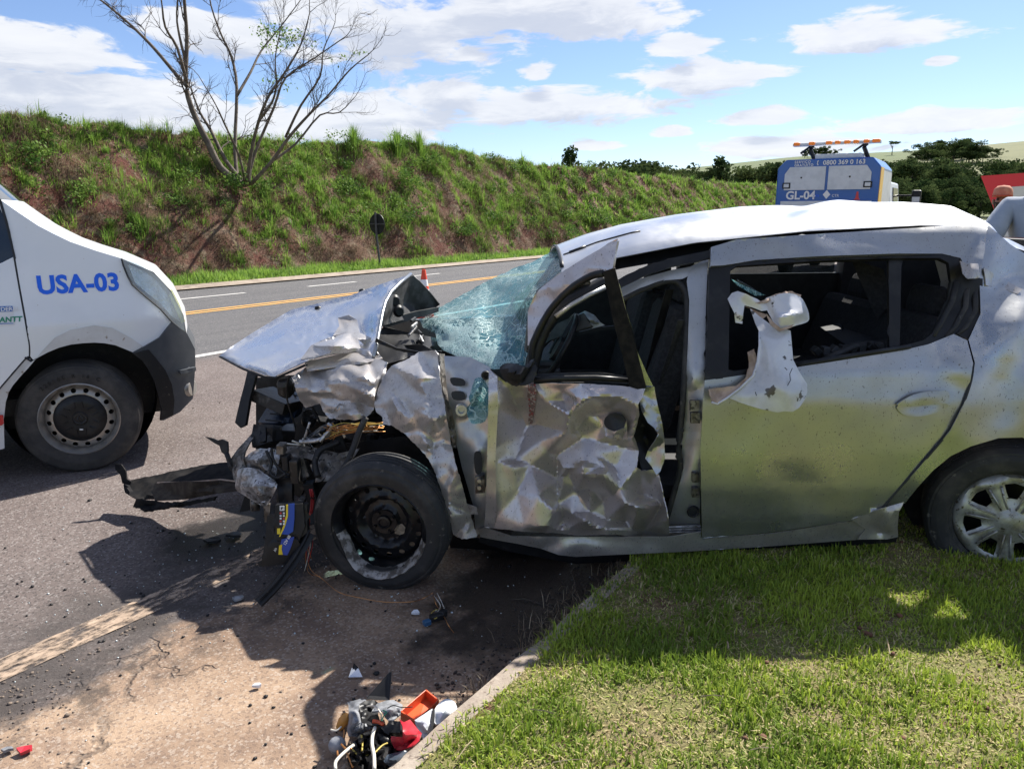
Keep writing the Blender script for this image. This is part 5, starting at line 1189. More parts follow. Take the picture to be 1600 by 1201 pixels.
# rear door: upper frame band, shoved-in top
fr = [(1110,388),(1150,376),(1300,366),(1440,358),(1541,351),(1537,395),(1530,430),(1512,434),(1506,418),(1499,405),(1470,398),(1400,398),(1280,402),(1180,408),(1130,416),(1109,417)]
panel('rear_door_frame', fr, M['paint'], rdoor, ctrl=[(1110,388,.0),(1541,351,.0),(1530,430,-.03),(1512,434,-.015),(1515,400,.01),(1527,410,-.035),(1280,402,-.012),(1180,385,.0),(1210,392,.010),(1240,390,-.004),(1300,366,.0),(1109,417,-.01)], rough=[(60, .003, 12)], step=6, sm=6, sharp=50, thick=.02)
panel('frame_tear', [(1500,408),(1512,412),(1528,412),(1531,434),(1512,436),(1504,428)], M['paint_torn'], rdoor, ctrl=[(1500,408,-.03),(1515,420,-.045),(1531,434,-.03)], rough=[(8, .01, 5)], step=4, sm=1)
panel('window_surround', [(1130,415),(1180,408),(1280,401),(1400,397),(1470,397),(1499,404),(1507,418),(1512,434),(1533,436),(1533,489),(1512,531),(1490,524),(1452,538),(1420,546),(1245,574),(1140,590),(1101,594),(1108,417)], M['trim_black'], rdoor, off=.006,
      holes=[[(1140,424),(1150,417),(1280,409),(1400,405),(1466,405),(1480,412),(1484,440),(1478,470),(1455,522),(1442,532),(1420,538),(1245,566),(1146,580),(1137,578)]], ctrl=[(1499,404,.0),(1533,470,.04),(1512,531,.02),(1101,594,0),(1108,417,0),(1500,470,.06)], rough=[(30, .006, 4)], step=7, sm=2, thick=.02)
panel('window_bar', [(1387,402),(1407,402),(1404,541),(1388,544)], M['trim_black'], rdoor, off=.03, step=8, thick=.02)
MB().tube([PS(x, y, -.008) for x, y in [(1240,571),(1300,561),(1360,551),(1422,541)]], .011, 6).build('window_seal', M['trim_black'], rdoor, smooth=True)
for q in ([(1495,440),(1488,470),(1470,505),(1458,525)], [(1512,440),(1508,480),(1492,510),(1478,526)], [(1524,445),(1524,485),(1508,512),(1495,522)]):
    MB().tube([PS(x, y, .028) for x, y in q], .012, 6, .5).build('torn_seal', M['rubber'], rdoor, smooth=True)
MB().tube([PS(x, y, -.006) for x, y in curve([(1521,567),(1517,594),(1504,632),(1484,671),(1439,725),(1377,794)], 4, False)], .006, 5).build('shut_line', M['gap'], rdoor)

# sill: rocker with crushed lower edge, and trim by the rear wheel
sill = [(748,826),(760,824),(800,837),(870,838),(960,838),(1045,838),(1094,830),(1097,841),(1210,832),(1330,813),(1380,800),(1402,806),(1402,838),(1330,843),(1210,852),(1120,858),(1050,862),(960,866),(900,869),(872,866),(845,856),(810,849),(770,842),(750,838)]
panel('sill', sill, M['paint_torn'], car, ctrl=[(748,826,.03),(800,837,.03),(870,838,.01),(900,869,-.01),(872,866,-.03),(845,856,.02),(960,838,.01),(960,866,-.02),(1094,830,.01),(1050,862,.0),(1330,813,.01),(1402,838,.02),(1210,852,.02),(900,852,-.03),(840,845,-.02)], rough=[(26, .008, 3, 2.5), (12, .003, 9)], step=6, sm=2)
panel('sill_step', [(1042,822),(1094,820),(1095,830),(1045,836)], M['jamb'], car, off=.05, step=6)
for k in range(3): MB().tube([PS(x, 823.5 + k * 4 - (x - 1042) * .03, .043) for x in (1042, 1068, 1095)], .004, 4).build('sill_rib', M['alu'], car)
panel('sill_skirt', [(750,838),(810,849),(900,869),(1050,862),(1330,843),(1402,838),(1400,846),(1200,862),(1050,872),(900,880),(800,862),(748,846)], M['plastic_black'], car, off=.06, step=9)
panel('arch_trim', [(1330,811),(1376,794),(1412,784),(1404,800),(1402,822),(1403,838),(1385,842),(1340,842),(1352,826)], M['paint_torn'], car, ctrl=[(1330,811,0),(1376,794,-.02),(1390,812,-.05),(1412,784,-.01),(1403,838,.0),(1375,828,.02),(1340,842,-.01)], rough=[(14, .012, 4)], step=5, sm=1, off=-.008)
# rear wheel well
dpanel('rear_wheel_well', [(1410,788),(1432,755),(1456,730),(1514,694),(1560,680),(1600,679),(1690,720),(1740,850),(1440,846)], [(1410,788,3.45),(1740,850,3.45)], M['plastic_black'], step=16)

# B-pillar and door opening
panel('door_pillar', [(1076,424),(1106,409),(1103,480),(1101,594),(1094,700),(1094,822),(1042,824),(1050,790),(1062,740),(1066,700),(1071,620),(1075,540),(1077,470),(1073,440)], M['jamb'], car, ctrl=[(1076,424,.07),(1106,409,.05),(1101,594,.045),(1071,620,.10),(1094,700,.05),(1066,700,.10),(1094,822,.06),(1042,824,.10),(1082,600,.045),(1084,720,.05)], rough=[(40, .003, 4)], step=7, sm=1)
panel('door_opening_frame', [(960,452),(1000,436),(1050,422),(1078,417),(1107,404),(1106,416),(1078,430),(1066,436),(1040,438),(1000,450),(968,466)], M['jamb'], car, off=.075, rough=[(30, .003, 3)], step=6)
seal = [(968,470),(1000,454),(1035,441),(1055,440),(1067,450),(1073,470),(1072,540),(1066,640),(1060,700),(1063,730),(1050,780),(1038,822)]
MB().tube([PS(x, y, .085) for x, y in curve(seal, 4, False)], .013, 7).build('door_seal', M['rubber'], car, smooth=True)
rs_ = [(952,446),(975,432),(1010,416),(1050,404),(1085,397),(1109,392)]
panel('roof_seal', rs_ + [(1109,404),(1085,410),(1050,417),(1010,430),(975,447),(958,456)], M['trim_black'], car, off=.012, step=6, thick=.012)
for (x, y) in [(1085,633),(1086,652)]: panel('hinge', [(x-7,y-8),(x+7,y-8),(x+7,y+8),(x-7,y+8)], M['steel_dirty'], car, off=.035, step=6, thick=.02)
for (x, y) in [(1086,745),(1086,768)]: panel('hinge', [(x-5,y-7),(x+5,y-7),(x+5,y+7),(x-5,y+7)], M['steel_dirty'], car, off=.04, step=6, thick=.02)
for (x, y, r_) in [(1066,672,3.5),(1060,713,5),(1083,799,8)]: panel('pillar_hole', [(x + r_ * math.cos(a), y + r_ * math.sin(a)) for a in np.linspace(0, 6.2, 12)], M['gap'], car, off=.052 if x > 1080 else .07, step=4, thick=.002)
lathe_part('rubber_plug', [(.018, .0), (.024, .006), (.028, 0)], (Matrix(((1, 0, 0), (0, 0, -1), (0, 1, 0))), PS(1083, 799, .05)), M['rubber'], car, 20)

# front door: skin beaten in, drawn as creased heights (zoom px at 3.753x from 740,560)
fz = [(65,1000,0),(65,560,0),(100,60,0),(150,60,0),(145,600,.025),(160,900,.0),(140,300,.005),(200,170,.035),(290,150,.03),(300,140,.05),(310,400,.11),(340,150,.015),(375,150,.03),(360,380,.10),(250,590,.06),(240,640,.02),(380,490,.055),(330,620,.05),(430,540,.045),(250,800,.015),(380,800,-.015),(290,1000,-.035),(440,990,-.045),(470,880,-.03),(490,560,.07),(495,700,.075),(495,850,.05),(495,990,.03),(520,700,.05),
      (430,250,.03),(520,180,.015),(530,250,.035),(640,150,-.02),(780,150,-.02),(900,160,-.02),(1000,180,-.03),(560,330,-.01),(600,275,-.02),(640,250,-.03),(700,222,-.04),(780,212,-.04),(880,230,-.04),(960,270,-.04),(545,430,.01),(600,420,.055),(660,330,.04),(720,330,.05),(640,460,.06),(720,480,.05),(650,600,.02),(640,630,-.012),(560,640,.03),(780,320,.03),(760,400,.045),(835,440,.0),(900,380,.01),(930,470,.0),(870,470,.03),
      (740,640,.015),(800,650,.0),(760,680,-.02),(700,560,.03),(960,530,.03),(960,640,.01),(890,520,.05),(830,640,.035),(860,760,.0),(900,850,-.03),(960,870,-.045),(1140,890,-.05),(1140,940,-.03),(1000,800,.05),(1080,680,.015),(1110,850,.03),(640,680,-.012),(690,760,.02),(760,830,.045),(820,800,.01),(900,950,.055),(1000,1010,.06),(1140,1040,.03),(530,650,.03),(560,660,.055),(600,780,.05),(580,900,.02),(680,900,.03),(660,950,-.03),(780,1000,-.015),(700,985,-.02),(560,1010,.02),(520,1000,0),(520,950,.04),(780,940,.03),(930,1000,.03)]
FD = [(740 + x / 3.753, 560 + y / 3.753, h * 1.6) for x, y, h in fz]
fd = [(765,577),(790,597),(818,600),(838,598),(905,599),(960,602),(1008,607),(1003,622),(997,632),(999,648),(990,680),(994,690),(998,704),(995,730),(1003,735),(1022,733),(1030,742),(1036,770),(1045,812),(1046,838),(1015,841),(960,834),(905,836),(870,832),(820,830),(757,823),(760,760),(763,680)]
fdoor = panel('front_door', fd, M['paint_scuffed'], car, ctrl=FD, off=-.02, rough=[(34, .005, 15, 3.2, 1.45), (9, .0009, 7, 2.5, 1.3)], step=4, sm=1, sharp=20, jag=.25)
panel('door_edge_strip', [(764,577),(777,588),(778,640),(774,720),(776,800),(772,824),(757,823),(760,760),(762,680)], M['paint_scuffed'], fdoor, off=-.034, rough=[(20, .004, 3)], step=6, sm=1)
hc = (961, 659); panel('handle_hole', [(hc[0] + 17 * math.cos(a), hc[1] + 14 * math.sin(a)) for a in np.linspace(0, 6.2, 18)], M['gap'], fdoor, ctrl=FD, off=-.040, step=5, sm=1)
panel('handle_flap', [(945,668),(960,674),(975,668),(979,655),(980,683),(962,688),(947,682)], M['paint_scuffed'], fdoor, ctrl=FD, off=-.046, step=4, sm=1)
# scarlet scrape and the broken mirror foot
panel('paint_scrape', [(826,598),(836,597),(839,612),(836,634),(832,662),(825,661),(827,640),(824,618)], mat('red_transfer_paint', (.17, .12, .12), .5, .3, col2=(.30, .05, .06), scale=70, lo=.5, hi=.62, dirt=(.42, .38, .37), dscale=90, dlo=.50, dhi=.6), fdoor, ctrl=FD, off=-.032, rough=[(5, .005, 3)], step=3.5, sm=1)
dpanel('mirror_foot', curve([(783,574),(800,570),(822,574),(834,560),(838,580),(830,598),(812,602),(792,594)], 3), [(783,574,3.02),(812,600,2.98),(834,560,3.03),(812,585,2.93)], M['plastic_black'], fdoor, rough=[(10, .01, 2)], step=4, thick=.02)
# torn rear edge of the door: inner shell and the curled bright flange
dpanel('door_inner_shell', [(996,628),(1015,612),(1024,650),(1036,682),(1038,720),(1030,742),(1004,738),(990,690)], [(996,628,3.10),(1015,612,3.08),(1036,690,3.08),(1030,742,3.06),(990,690,3.12),(1010,690,3.15)], M['trim_black'], fdoor, step=7, rough=[(14, .008, 3)])
dpanel('door_flange', [(1009,604),(1022,603),(1027,630),(1034,660),(1038,690),(1039,715),(1032,736),(1026,742),(1018,728),(1008,716),(1012,704),(1022,690),(1029,678),(1022,668),(1012,660),(1003,642),(1000,628)], [(1009,604,2.98),(1022,603,2.99),(1027,640,2.99),(1038,690,3.0),(1032,736,2.99),(1012,704,3.02),(1026,680,2.95),(1012,660,2.97),(1000,628,3.0),(1018,728,3.01)], M['paint'], fdoor, step=4.5, rough=[(12, .008, 21)], sm=1)
# door window frame: bent outwards to a point
band = [(826,540),(826,487),(832,468),(843,453),(866,436),(889,420),(915,404),(937,391),(952,380),(967,373),(963,392),(959,419),(943,427),(925,431),(903,443),(888,454),(876,466),(862,482),(851,499),(843,514),(837,527),(832,540)]
BD = [(826,540,3.12),(826,487,3.15),(843,453,3.13),(889,420,3.07),(937,391,3.0),(967,373,2.95),(959,419,2.93),(903,443,3.02),(876,466,3.06),(851,499,3.09),(832,540,3.10),(880,445,3.045),(920,415,2.99)]
dpanel('window_frame', band, BD, M['paint_scuffed'], fdoor, rough=[(18, .006, 8, 1.6, -.6)], step=5.5, sm=2, thick=.012)
arch_in = [(943,427),(925,431),(903,443),(888,454),(876,466),(862,482),(851,499),(843,514),(837,527),(832,540),(830,560),(828,585)]
MB().tube([P(x, y, float(np.interp(x, [828, 851, 876, 903, 943], [3.10, 3.085, 3.05, 3.01, 2.94]))) for x, y in curve(arch_in, 3, False)], .015, 7).build('frame_seal', M['trim_black'], fdoor, smooth=True)
dpanel('frame_post', [(942,425),(961,418),(967,443),(976,478),(988,515),(998,560),(1010,605),(996,607),(984,603),(975,566),(966,532),(957,497),(950,462)], [(942,425,2.93),(961,418,2.92),(988,515,2.955),(966,532,2.96),(1010,605,2.98),(984,603,2.985)], M['bumper_black'], fdoor, step=7, thick=.014)
dpanel('frame_edge', [(966,441),(968,444),(975,472),(983,503),(993,543),(1011,584),(1022,606),(1010,606),(998,560),(988,515),(976,478)], [(966,441,2.94),(993,543,2.975),(1022,606,3.0),(988,515,2.96)], M['paint'], fdoor, step=4, thick=.012)
MB().tube([P(x, y, 3.0) for x, y in [(834,593),(870,591),(930,590),(986,594)]], .012, 7).build('sill_seal', M['trim_black'], fdoor, smooth=True)
dpanel('sill_trim', [(834,584),(880,582),(940,582),(986,588),(986,600),(940,597),(880,596),(834,600)], [(834,584,3.04),(986,588,3.0),(834,600,3.02),(986,600,2.99)], M['plastic_black'], fdoor, step=6)
# A-pillar behind the bent door
pil = [(948,440),(925,452),(895,468),(872,484),(855,505),(843,530),(834,560),(828,590)]
mb = MB(); mb.tube([P(x, y, float(np.interp(x, [828, 948], [3.14, 3.25]))) for x, y in curve(pil, 3, False)], .032, 8); mb.build('windscreen_pillar', M['trim_black'], car, smooth=True)
MB().tube([P(x, y, float(np.interp(x, [860, 948], [3.13, 3.21]))) for x, y in [(945,449),(920,461),(893,476),(868,495)]], .011, 6).build('pillar_moulding', M['jamb'], car, smooth=True)
MB().tube([P(x, y, 3.24) for x, y in [(920,432),(880,440),(850,462),(838,500),(832,560)]], .04, 8).build('pillar_core', M['steel_dirty'], car, smooth=True)

# hinge pillar, bulkhead edge and the strips between door and wing
panel('hinge_pillar', [(694,556),(735,558),(766,574),(765,680),(760,760),(757,826),(744,838),(740,790),(722,730),(706,660),(698,600)], M['jamb'], car, ctrl=[(694,556,.12),(735,558,.10),(766,574,.06),(765,680,.07),(757,826,.06),(744,838,.06),(722,730,.10),(706,660,.12),(730,640,.05),(735,650,.10),(748,700,.05),(745,760,.05)], rough=[(20, .006, 4), (9, .002, 5)], step=5.5, sm=1)
for q in ([(704,590),(724,592),(726,602),(708,602)], [(706,612),(724,612),(726,624),(709,624)]): panel('hinge_pillar_slot', curve(q, 3), M['gap'], car, off=.055, step=5)
panel('hinge_pillar_slot', curve([(741,708),(752,708),(753,736),(743,738)], 3), M['gap'], car, off=.035, step=5)
panel('hinge_plate', [(742,744),(757,742),(758,768),(743,769)], M['steel_dirty'], car, off=.03, step=6, thick=.02)
for (x, y) in [(749,750),(749,761)]: lathe_part('hinge_bolt', [(0, .012), (.009, .012), (.011, 0)], (Matrix(((1, 0, 0), (0, 0, -1), (0, 1, 0))), PS(x, y, .02)), M['rim_grey'], car, 8)
lathe_part('pillar_grommet', [(0, .0), (.012, .0), (.014, .014), (.024, .014), (.028, 0)], (Matrix(((1, 0, 0), (0, 0, -1), (0, 1, 0))), PS(721, 640, .06)), M['jamb'], car, 20)
lathe_part('pillar_grommet', [(0, .0), (.009, .0), (.011, .012), (.018, .012), (.02, 0)], (Matrix(((1, 0, 0), (0, 0, -1), (0, 1, 0))), PS(759, 586, .04)), M['plastic_black'], car, 16)
panel('lower_bracket', [(728,786),(745,792),(747,803),(730,803)], M['alu'], car, off=.02, step=5)

# front wing: crumpled main sheet and torn forward lobe
wing = [(585,632),(590,612),(598,590),(612,572),(640,560),(655,550),(680,547),(685,553),(688,592),(697,646),(704,690),(714,730),(728,780),(745,838),(722,842),(708,834),(697,790),(688,760),(678,732),(665,710),(646,691),(631,676),(612,664),(599,663),(598,652),(588,644)]
WD = [(585,632,3.30),(590,612,3.33),(612,572,3.38),(655,550,3.40),(685,553,3.22),(688,592,3.14),(697,646,3.08),(714,730,3.05),(745,838,3.08),(708,834,3.06),(688,760,3.06),(665,710,3.08),(631,676,3.16),(612,664,3.20),(599,660,3.22),(640,600,3.24),(655,590,3.16),(662,560,3.34),(650,640,3.10),(630,630,3.20),(640,655,3.13),(680,655,3.05),(690,675,3.09),(610,610,3.28),(620,640,3.17),(605,645,3.24),(668,620,3.15),(660,672,3.12),(700,770,3.04)]
panel('front_wing', wing, M['paint_torn'], car, depth=WD, rough=[(24, .020, 6, 1.5, .5), (11, .006, 9)], step=4.2, sm=1, sharp=30, jag=.4)
panel('wing_return', [(686,552),(694,553),(702,590),(712,640),(713,700),(706,700),(697,646),(689,592)], M['steel_dirty'], car, depth=[(686,552,3.24),(694,553,3.30),(713,700,3.12),(697,646,3.08),(712,640,3.18)], step=5)
lobe = [(455,589),(478,574),(505,568),(545,560),(575,562),(590,561),(606,566),(600,590),(588,612),(586,628),(584,640),(572,652),(556,656),(535,655),(515,654),(505,642),(500,630),(488,634),(478,637),(468,624),(462,606)]
LD = [(455,589,3.55),(478,574,3.70),(545,560,3.62),(590,561,3.52),(606,566,3.45),(586,628,3.26),(572,652,3.28),(515,654,3.42),(500,630,3.46),(478,637,3.50),(462,606,3.50),(520,590,3.44),(560,600,3.32),(540,625,3.36),(570,580,3.46),(510,610,3.42),(585,600,3.30),(500,580,3.58),(555,640,3.28),(530,640,3.40),(490,605,3.46)]
panel('torn_wing_lobe', lobe, M['paint_torn'], car, depth=LD, rough=[(20, .030, 16, 2.4, .25), (10, .012, 26, 1.6, .3)], step=3.8, sm=1, sharp=30, jag=.5)
panel('wing_fold', [(476,566),(520,556),(560,545),(588,548),(598,560),(570,568),(520,574),(480,580)], M['paint_torn'], car, depth=[(476,566,3.72),(560,545,3.75),(598,560,3.55),(520,574,3.5),(480,580,3.55)], rough=[(14, .025, 3, 2.5, .2)], step=4, sm=1)
# bonnet: buckled over itself
hood = [(343,556),(360,543),(395,520),(425,502),(455,484),(490,476),(520,468),(550,461),(575,451),(608,440),(642,428),(625,442),(611,456),(602,472),(597,490),(593,512),(590,530),(586,552),(580,561),(572,556),(555,549),(530,552),(500,558),(476,566),(450,578),(430,588),(413,586),(380,573)]
HD = [(343,556,4.02),(395,520,4.30),(455,484,4.50),(520,468,4.50),(575,451,4.45),(642,428,4.30),(611,456,4.02),(597,490,3.82),(590,530,3.66),(582,561,3.56),(430,588,3.52),(380,573,3.75),(476,566,3.56),(530,552,3.60),(400,560,3.80),(420,555,3.78),(440,545,3.86),(470,530,3.95),(500,520,3.98),(545,500,4.06),(570,490,4.05),(560,480,4.18),(580,515,3.86),(555,520,3.86),(545,535,3.66),(520,530,3.80),(480,548,3.70),(560,540,3.72),(570,525,3.92),(556,508,4.0),(450,510,4.22),(520,495,4.22),(600,460,4.20)]
panel('bonnet', hood, M['paint_hood'], car, depth=HD, rough=[(60, .006, 12)], step=5, sm=6, ysm=5, sharp=60, thick=.004)
panel('bonnet_crease', [(486,540),(512,528),(545,520),(560,530),(563,545),(545,551),(515,552),(490,560),(470,562)], M['paint_torn'], car, depth=[(486,540,3.66),(545,520,3.70),(563,545,3.56),(515,552,3.52),(470,562,3.55),(520,540,3.52)], rough=[(16, .014, 5, 2.0, -.3)], step=4, sm=1)
panel('bonnet_dent', [(528,497),(545,492),(558,500),(562,520),(580,528),(576,545),(560,530),(545,520),(520,525),(530,510)], M['paint_torn'], car, depth=[(528,497,3.98),(558,500,3.92),(580,528,3.72),(560,530,3.70),(520,525,3.76),(545,510,3.88)], rough=[(12, .02, 8)], step=4, sm=1)
panel('bonnet_underside', [(642,428),(655,440),(672,458),(686,476),(672,488),(659,494),(628,500),(597,509),(597,490),(602,472),(611,456),(625,442)], M['under_panel'], car, depth=[(642,428,4.31),(686,476,4.46),(659,494,4.40),(597,509,3.92),(611,456,4.04),(597,490,3.84),(635,470,4.30)], rough=[(24, .012, 4)], step=5, sm=2)
MB().tube([P(x, y, d) for x, y, d in [(642,428,4.30),(625,442,4.14),(611,456,4.02),(602,472,3.91),(597,490,3.82),(593,512,3.73),(588,540,3.62),(584,558,3.56)]], .010, 6).build('bonnet_edge', M['paint'], car, smooth=True)
MB().tube([P(x, y, d) for x, y, d in [(642,428,4.32),(655,440,4.36),(672,458,4.42),(686,476,4.46)]], .007, 5).build('bonnet_rear_edge', M['under_panel'], car, smooth=True)
for x, y in [(617,470),(623,486)]: lathe_part('underside_plug', [(0, .01), (.022, .012), (.034, 0)], (Matrix.Rotation(R(35), 3, 'Z') @ Matrix(((1, 0, 0), (0, 0, -1), (0, 1, 0))), P(x, y, 4.08)), M['trim_black'], car, 16)
for x, y, d in [(497,481,4.42),(566,454,4.43)]: MB().lathe([(0, .02), (.018, .016), (.022, 0)], P(x, y, d) - Vector((0, 0, .008)), Matrix.Identity(3), 10).build('washer_jet', M['trim_black'], car, smooth=True)
MB().tube([P(x, y, d) for x, y, d in [(344,557,4.02),(380,576,3.74),(413,589,3.62),(432,590,3.52),(480,569,3.56)]], .008, 6, .8).build('bonnet_lip', M['trim_black'], car, smooth=True)
dpanel('bonnet_stay', [(389,578),(402,584),(398,600),(392,622),(385,664),(378,668),(369,660),(376,630),(384,600)], [(389,578,3.70),(402,584,3.68),(385,664,3.62),(369,660,3.64)], M['plastic_black'], step=6, thick=.02)

# windscreen, shattered and sagging
ws = [(877,391),(868,390),(850,399),(830,410),(800,420),(760,440),(720,462),(692,478),(668,488),(655,498),(661,512),(680,520),(684,538),(692,547),(712,556),(740,570),(770,577),(800,576),(820,572),(826,540),(826,487),(834,466),(845,453),(866,436),(886,421)]
WS = [(877,391,4.30),(868,390,4.48),(850,399,4.52),(760,440,4.52),(692,478,4.50),(655,498,4.42),(661,512,4.20),(684,538,3.80),(692,547,3.62),(740,570,3.30),(770,577,3.20),(820,572,3.18),(826,520,3.22),(834,466,3.30),(886,421,3.40),(720,520,3.70),(700,500,4.05),(760,500,3.85),(740,535,3.50),(770,545,3.36),(800,540,3.36),(800,470,3.90),(840,430,3.85),(690,510,3.95),(745,505,3.72),(720,505,3.86),(780,525,3.55)]
windscreen = panel('windscreen', ws, M['windscreen'], car, depth=WS, rough=[(40, .02, 12), (18, .010, 3)], step=6, sm=2, ysm=2, sharp=60, thick=0, jag=.5)
panel('windscreen_flap', curve([(734,560),(750,566),(764,576),(766,600),(764,640),(758,658),(744,662),(733,658),(728,630),(730,595)], 2), M['windscreen'], car, depth=[(734,560,3.30),(764,576,3.14),(764,640,3.08),(744,662,3.05),(728,630,3.1),(745,610,3.02)], rough=[(16, .012, 5)], step=5, sm=1, thick=0)
M['windscreen_crushed'] = glass_cracked('crushed_windscreen', .55, dense=True); windscreen.data.materials.append(M['windscreen_crushed'])
zone = [(664,518),(700,506),(735,504),(746,520),(742,534),(772,538),(806,556),(818,574),(775,580),(740,575),(705,560),(688,548),(680,532)]
cen_ = np.array([tuple(q.center) for q in windscreen.data.polygons]); rel = cen_ - np.array([0, 0, CAM_H]); xf = rel[:, 0]; yf = rel[:, 1] * cp - rel[:, 2] * sp; zf_ = rel[:, 1] * sp + rel[:, 2] * cp
pxy = np.stack([800 + CAM_F * xf / yf, 600.5 - CAM_F * zf_ / yf], 1) + rng.normal(0, 5, (len(cen_), 2))
windscreen.data.polygons.foreach_set('material_index', inside(zone, pxy).astype(np.int32))
# engine bay: cowl, engine, battery tray, hoses, wires
dpanel('cowl', [(590,520),(600,510),(640,520),(690,530),(690,548),(655,552),(630,562),(600,570),(586,560)], [(590,520,3.95),(690,530,4.0),(655,552,3.66),(600,570,3.62)], M['plastic_black'], rough=[(20, .02, 3)], step=7)
dpanel('cowl_lip', [(588,528),(620,543),(655,549),(690,548),(690,551),(655,553),(620,547),(586,534)], [(588,528,3.62),(690,548,3.6)], M['trim_black'], step=6, thick=.01)
dpanel('strut_brace', [(597,500),(650,486),(684,480),(684,487),(640,500),(600,512)], [(597,500,4.1),(684,480,4.35)], M['cabin_light'], step=7, thick=.02)
eng = MB(); er = random.Random(5)
for i in range(46):
    px, py, d = er.uniform(430, 700), er.uniform(585, 770), er.uniform(3.55, 4.2)
    eng.box(P(px, py, d), (er.uniform(.05, .22), er.uniform(.06, .2), er.uniform(.04, .16)), Matrix.Rotation(er.uniform(-.5, .5), 3, 'Y') @ Matrix.Rotation(er.uniform(-.5, .5), 3, 'Z'))
for i in range(22):
    p0 = P(er.uniform(420, 690), er.uniform(600, 760), er.uniform(3.5, 4.0)); a = er.uniform(0, 6.28); eng.lathe([(0, .05), (.03, .045), (.04, .02), (.04, -.03), (.02, -.05)], p0, Matrix.Rotation(a, 3, 'X'), 12)
eng.build('engine', M['engine'], car, bevel=.004)
dpanel('bulkhead', [(400,590),(470,585),(600,560),(720,545),(745,700),(745,870),(560,850),(400,800)], [(400,590,4.45),(600,560,4.3),(720,545,3.9),(745,870,3.8),(400,800,4.4)], M['plastic_black'], step=20, rough=[(30, .03, 3)])
dpanel('front_bay_upper', [(595,540),(660,538),(694,556),(720,600),(735,690),(700,700),(640,640),(600,640)], [(595,540,3.9),(694,556,3.5),(735,690,3.25),(600,640,3.6)], M['plastic_black'], step=12, rough=[(20, .02, 3)])
# bay details above the cowl
for i in range(7):
    px = er.uniform(640, 684); py = er.uniform(496, 526); MB().tube([P(px, py, 3.95), P(px + er.uniform(-12, 12), py + er.uniform(4, 14), 3.85)], .008, 5).build('wiper_linkage', M['alu'] if i < 3 else M['plastic_black'], car)
rad_ = dpanel('radiator', [(441,611),(462,609),(470,640),(452,660),(435,666),(406,664),(420,640)], [(441,611,3.95),(470,640,3.75),(406,664,3.70),(435,666,3.62)], M['radiator'], step=6, thick=.04)
for k in range(5): MB().tube([P(443 - k * 7, 616 + k * 10, 3.86 - k * .05), P(464 - k * 6, 618 + k * 10, 3.78 - k * .05)], .004, 4).build('radiator_rib', M['plastic_black'], rad_)
fb = dpanel('fuse_box', [(402,664),(433,664),(436,690),(400,700),(396,684)], [(402,664,3.58),(433,664,3.5),(436,690,3.46),(400,700,3.52)], M['plastic_black'], step=6, thick=.05)
for k in range(2): dpanel('fuse_slot', [(408+k*12,668),(417+k*12,668),(416+k*12,690),(406+k*12,692)], [(408,668,3.515),(430,690,3.44)], M['trim_black'], fb, step=5, thick=.02)
# headlamp mount: scraped casting on the corner
dpanel('headlamp_mount', curve([(377,733),(402,734),(418,744),(433,757),(427,772),(415,789),(400,782),(385,773),(371,762),(372,748)], 3), [(377,733,3.36),(402,734,3.30),(433,757,3.26),(415,789,3.24),(371,762,3.34),(400,760,3.22)], M['alu'], rough=[(14, .012, 4), (6, .004, 5)], step=4, thick=.02)
dpanel('corner_bracket', [(362,716),(372,702),(385,688),(398,673),(402,678),(392,690),(384,704),(381,716),(384,730),(372,745),(371,756),(365,748)], [(362,716,3.42),(398,673,3.55),(381,716,3.38),(371,756,3.36)], M['steel_dirty'], rough=[(10, .01, 4)], step=4, thick=.008)
dpanel('mount_plate', [(381,716),(400,702),(425,700),(440,706),(436,720),(430,745),(415,740),(400,735),(384,732)], [(381,716,3.38),(425,700,3.36),(430,745,3.30),(400,720,3.26)], M['alu'], rough=[(9, .014, 14), (5, .005, 3)], step=3.6, thick=.006, jag=.6)
dpanel('apron_plate', [(424,702),(452,697),(482,697),(512,704),(530,708),(516,735),(503,752),(493,753),(496,722),(480,716),(458,714),(440,722),(428,716)], [(424,702,3.42),(482,697,3.40),(530,708,3.34),(503,752,3.30),(458,714,3.34)], M['steel_dirty'], rough=[(16, .012, 3), (7, .003, 6)], step=4, thick=.006)
for (x, y) in [(488,706),(509,732),(470,708)]: panel('apron_hole', [(x + 3 * math.cos(a), y + 3.4 * math.sin(a)) for a in np.linspace(0, 6.2, 10)], M['gap'], car, depth=[(x, y, 3.31)], step=3)
dpanel('apron_wedge', [(530,708),(548,704),(562,700),(555,712),(535,735),(520,752),(505,752)], [(530,708,3.34),(562,700,3.36),(520,752,3.28)], M['steel_dirty'], rough=[(14, .01, 8)], step=5, thick=.006)
dpanel('lower_shield', [(432,745),(458,742),(458,785),(434,786)], [(432,745,3.30),(458,785,3.28)], M['plastic_black'], step=6, thick=.03, rough=[(12, .012, 6)])
for (x0, y0, w_, h_, d) in [(462,735,14,40,3.3),(476,728,12,34,3.36),(448,722,10,26,3.3),(488,770,18,40,3.36),(470,790,10,30,3.34),(440,700,12,16,3.3)]: MB().box(P(x0, y0, d), (w_ * .0028, .06, h_ * .0028), Matrix.Rotation(er.uniform(-.3, .3), 3, 'Y')).build('bay_bracket', er.choice([M['plastic_black'], M['engine'], M['steel_dirty']]), car, bevel=.004)
MB().tube([P(398, 776, 3.42), P(399, 798, 3.4)], .022, 8).build('tow_eye_sleeve', M['steel_dirty'], car, smooth=True)
dpanel('bracket_tongue', [(412,790),(422,786),(420,812),(414,816)], [(412,790,3.3),(420,812,3.3)], M['steel_dirty'], step=5, thick=.006)
dpanel('undertray_flap', [(384,770),(398,776),(392,796),(374,800)], [(384,770,3.5),(374,800,3.5)], M['plastic_black'], step=6)
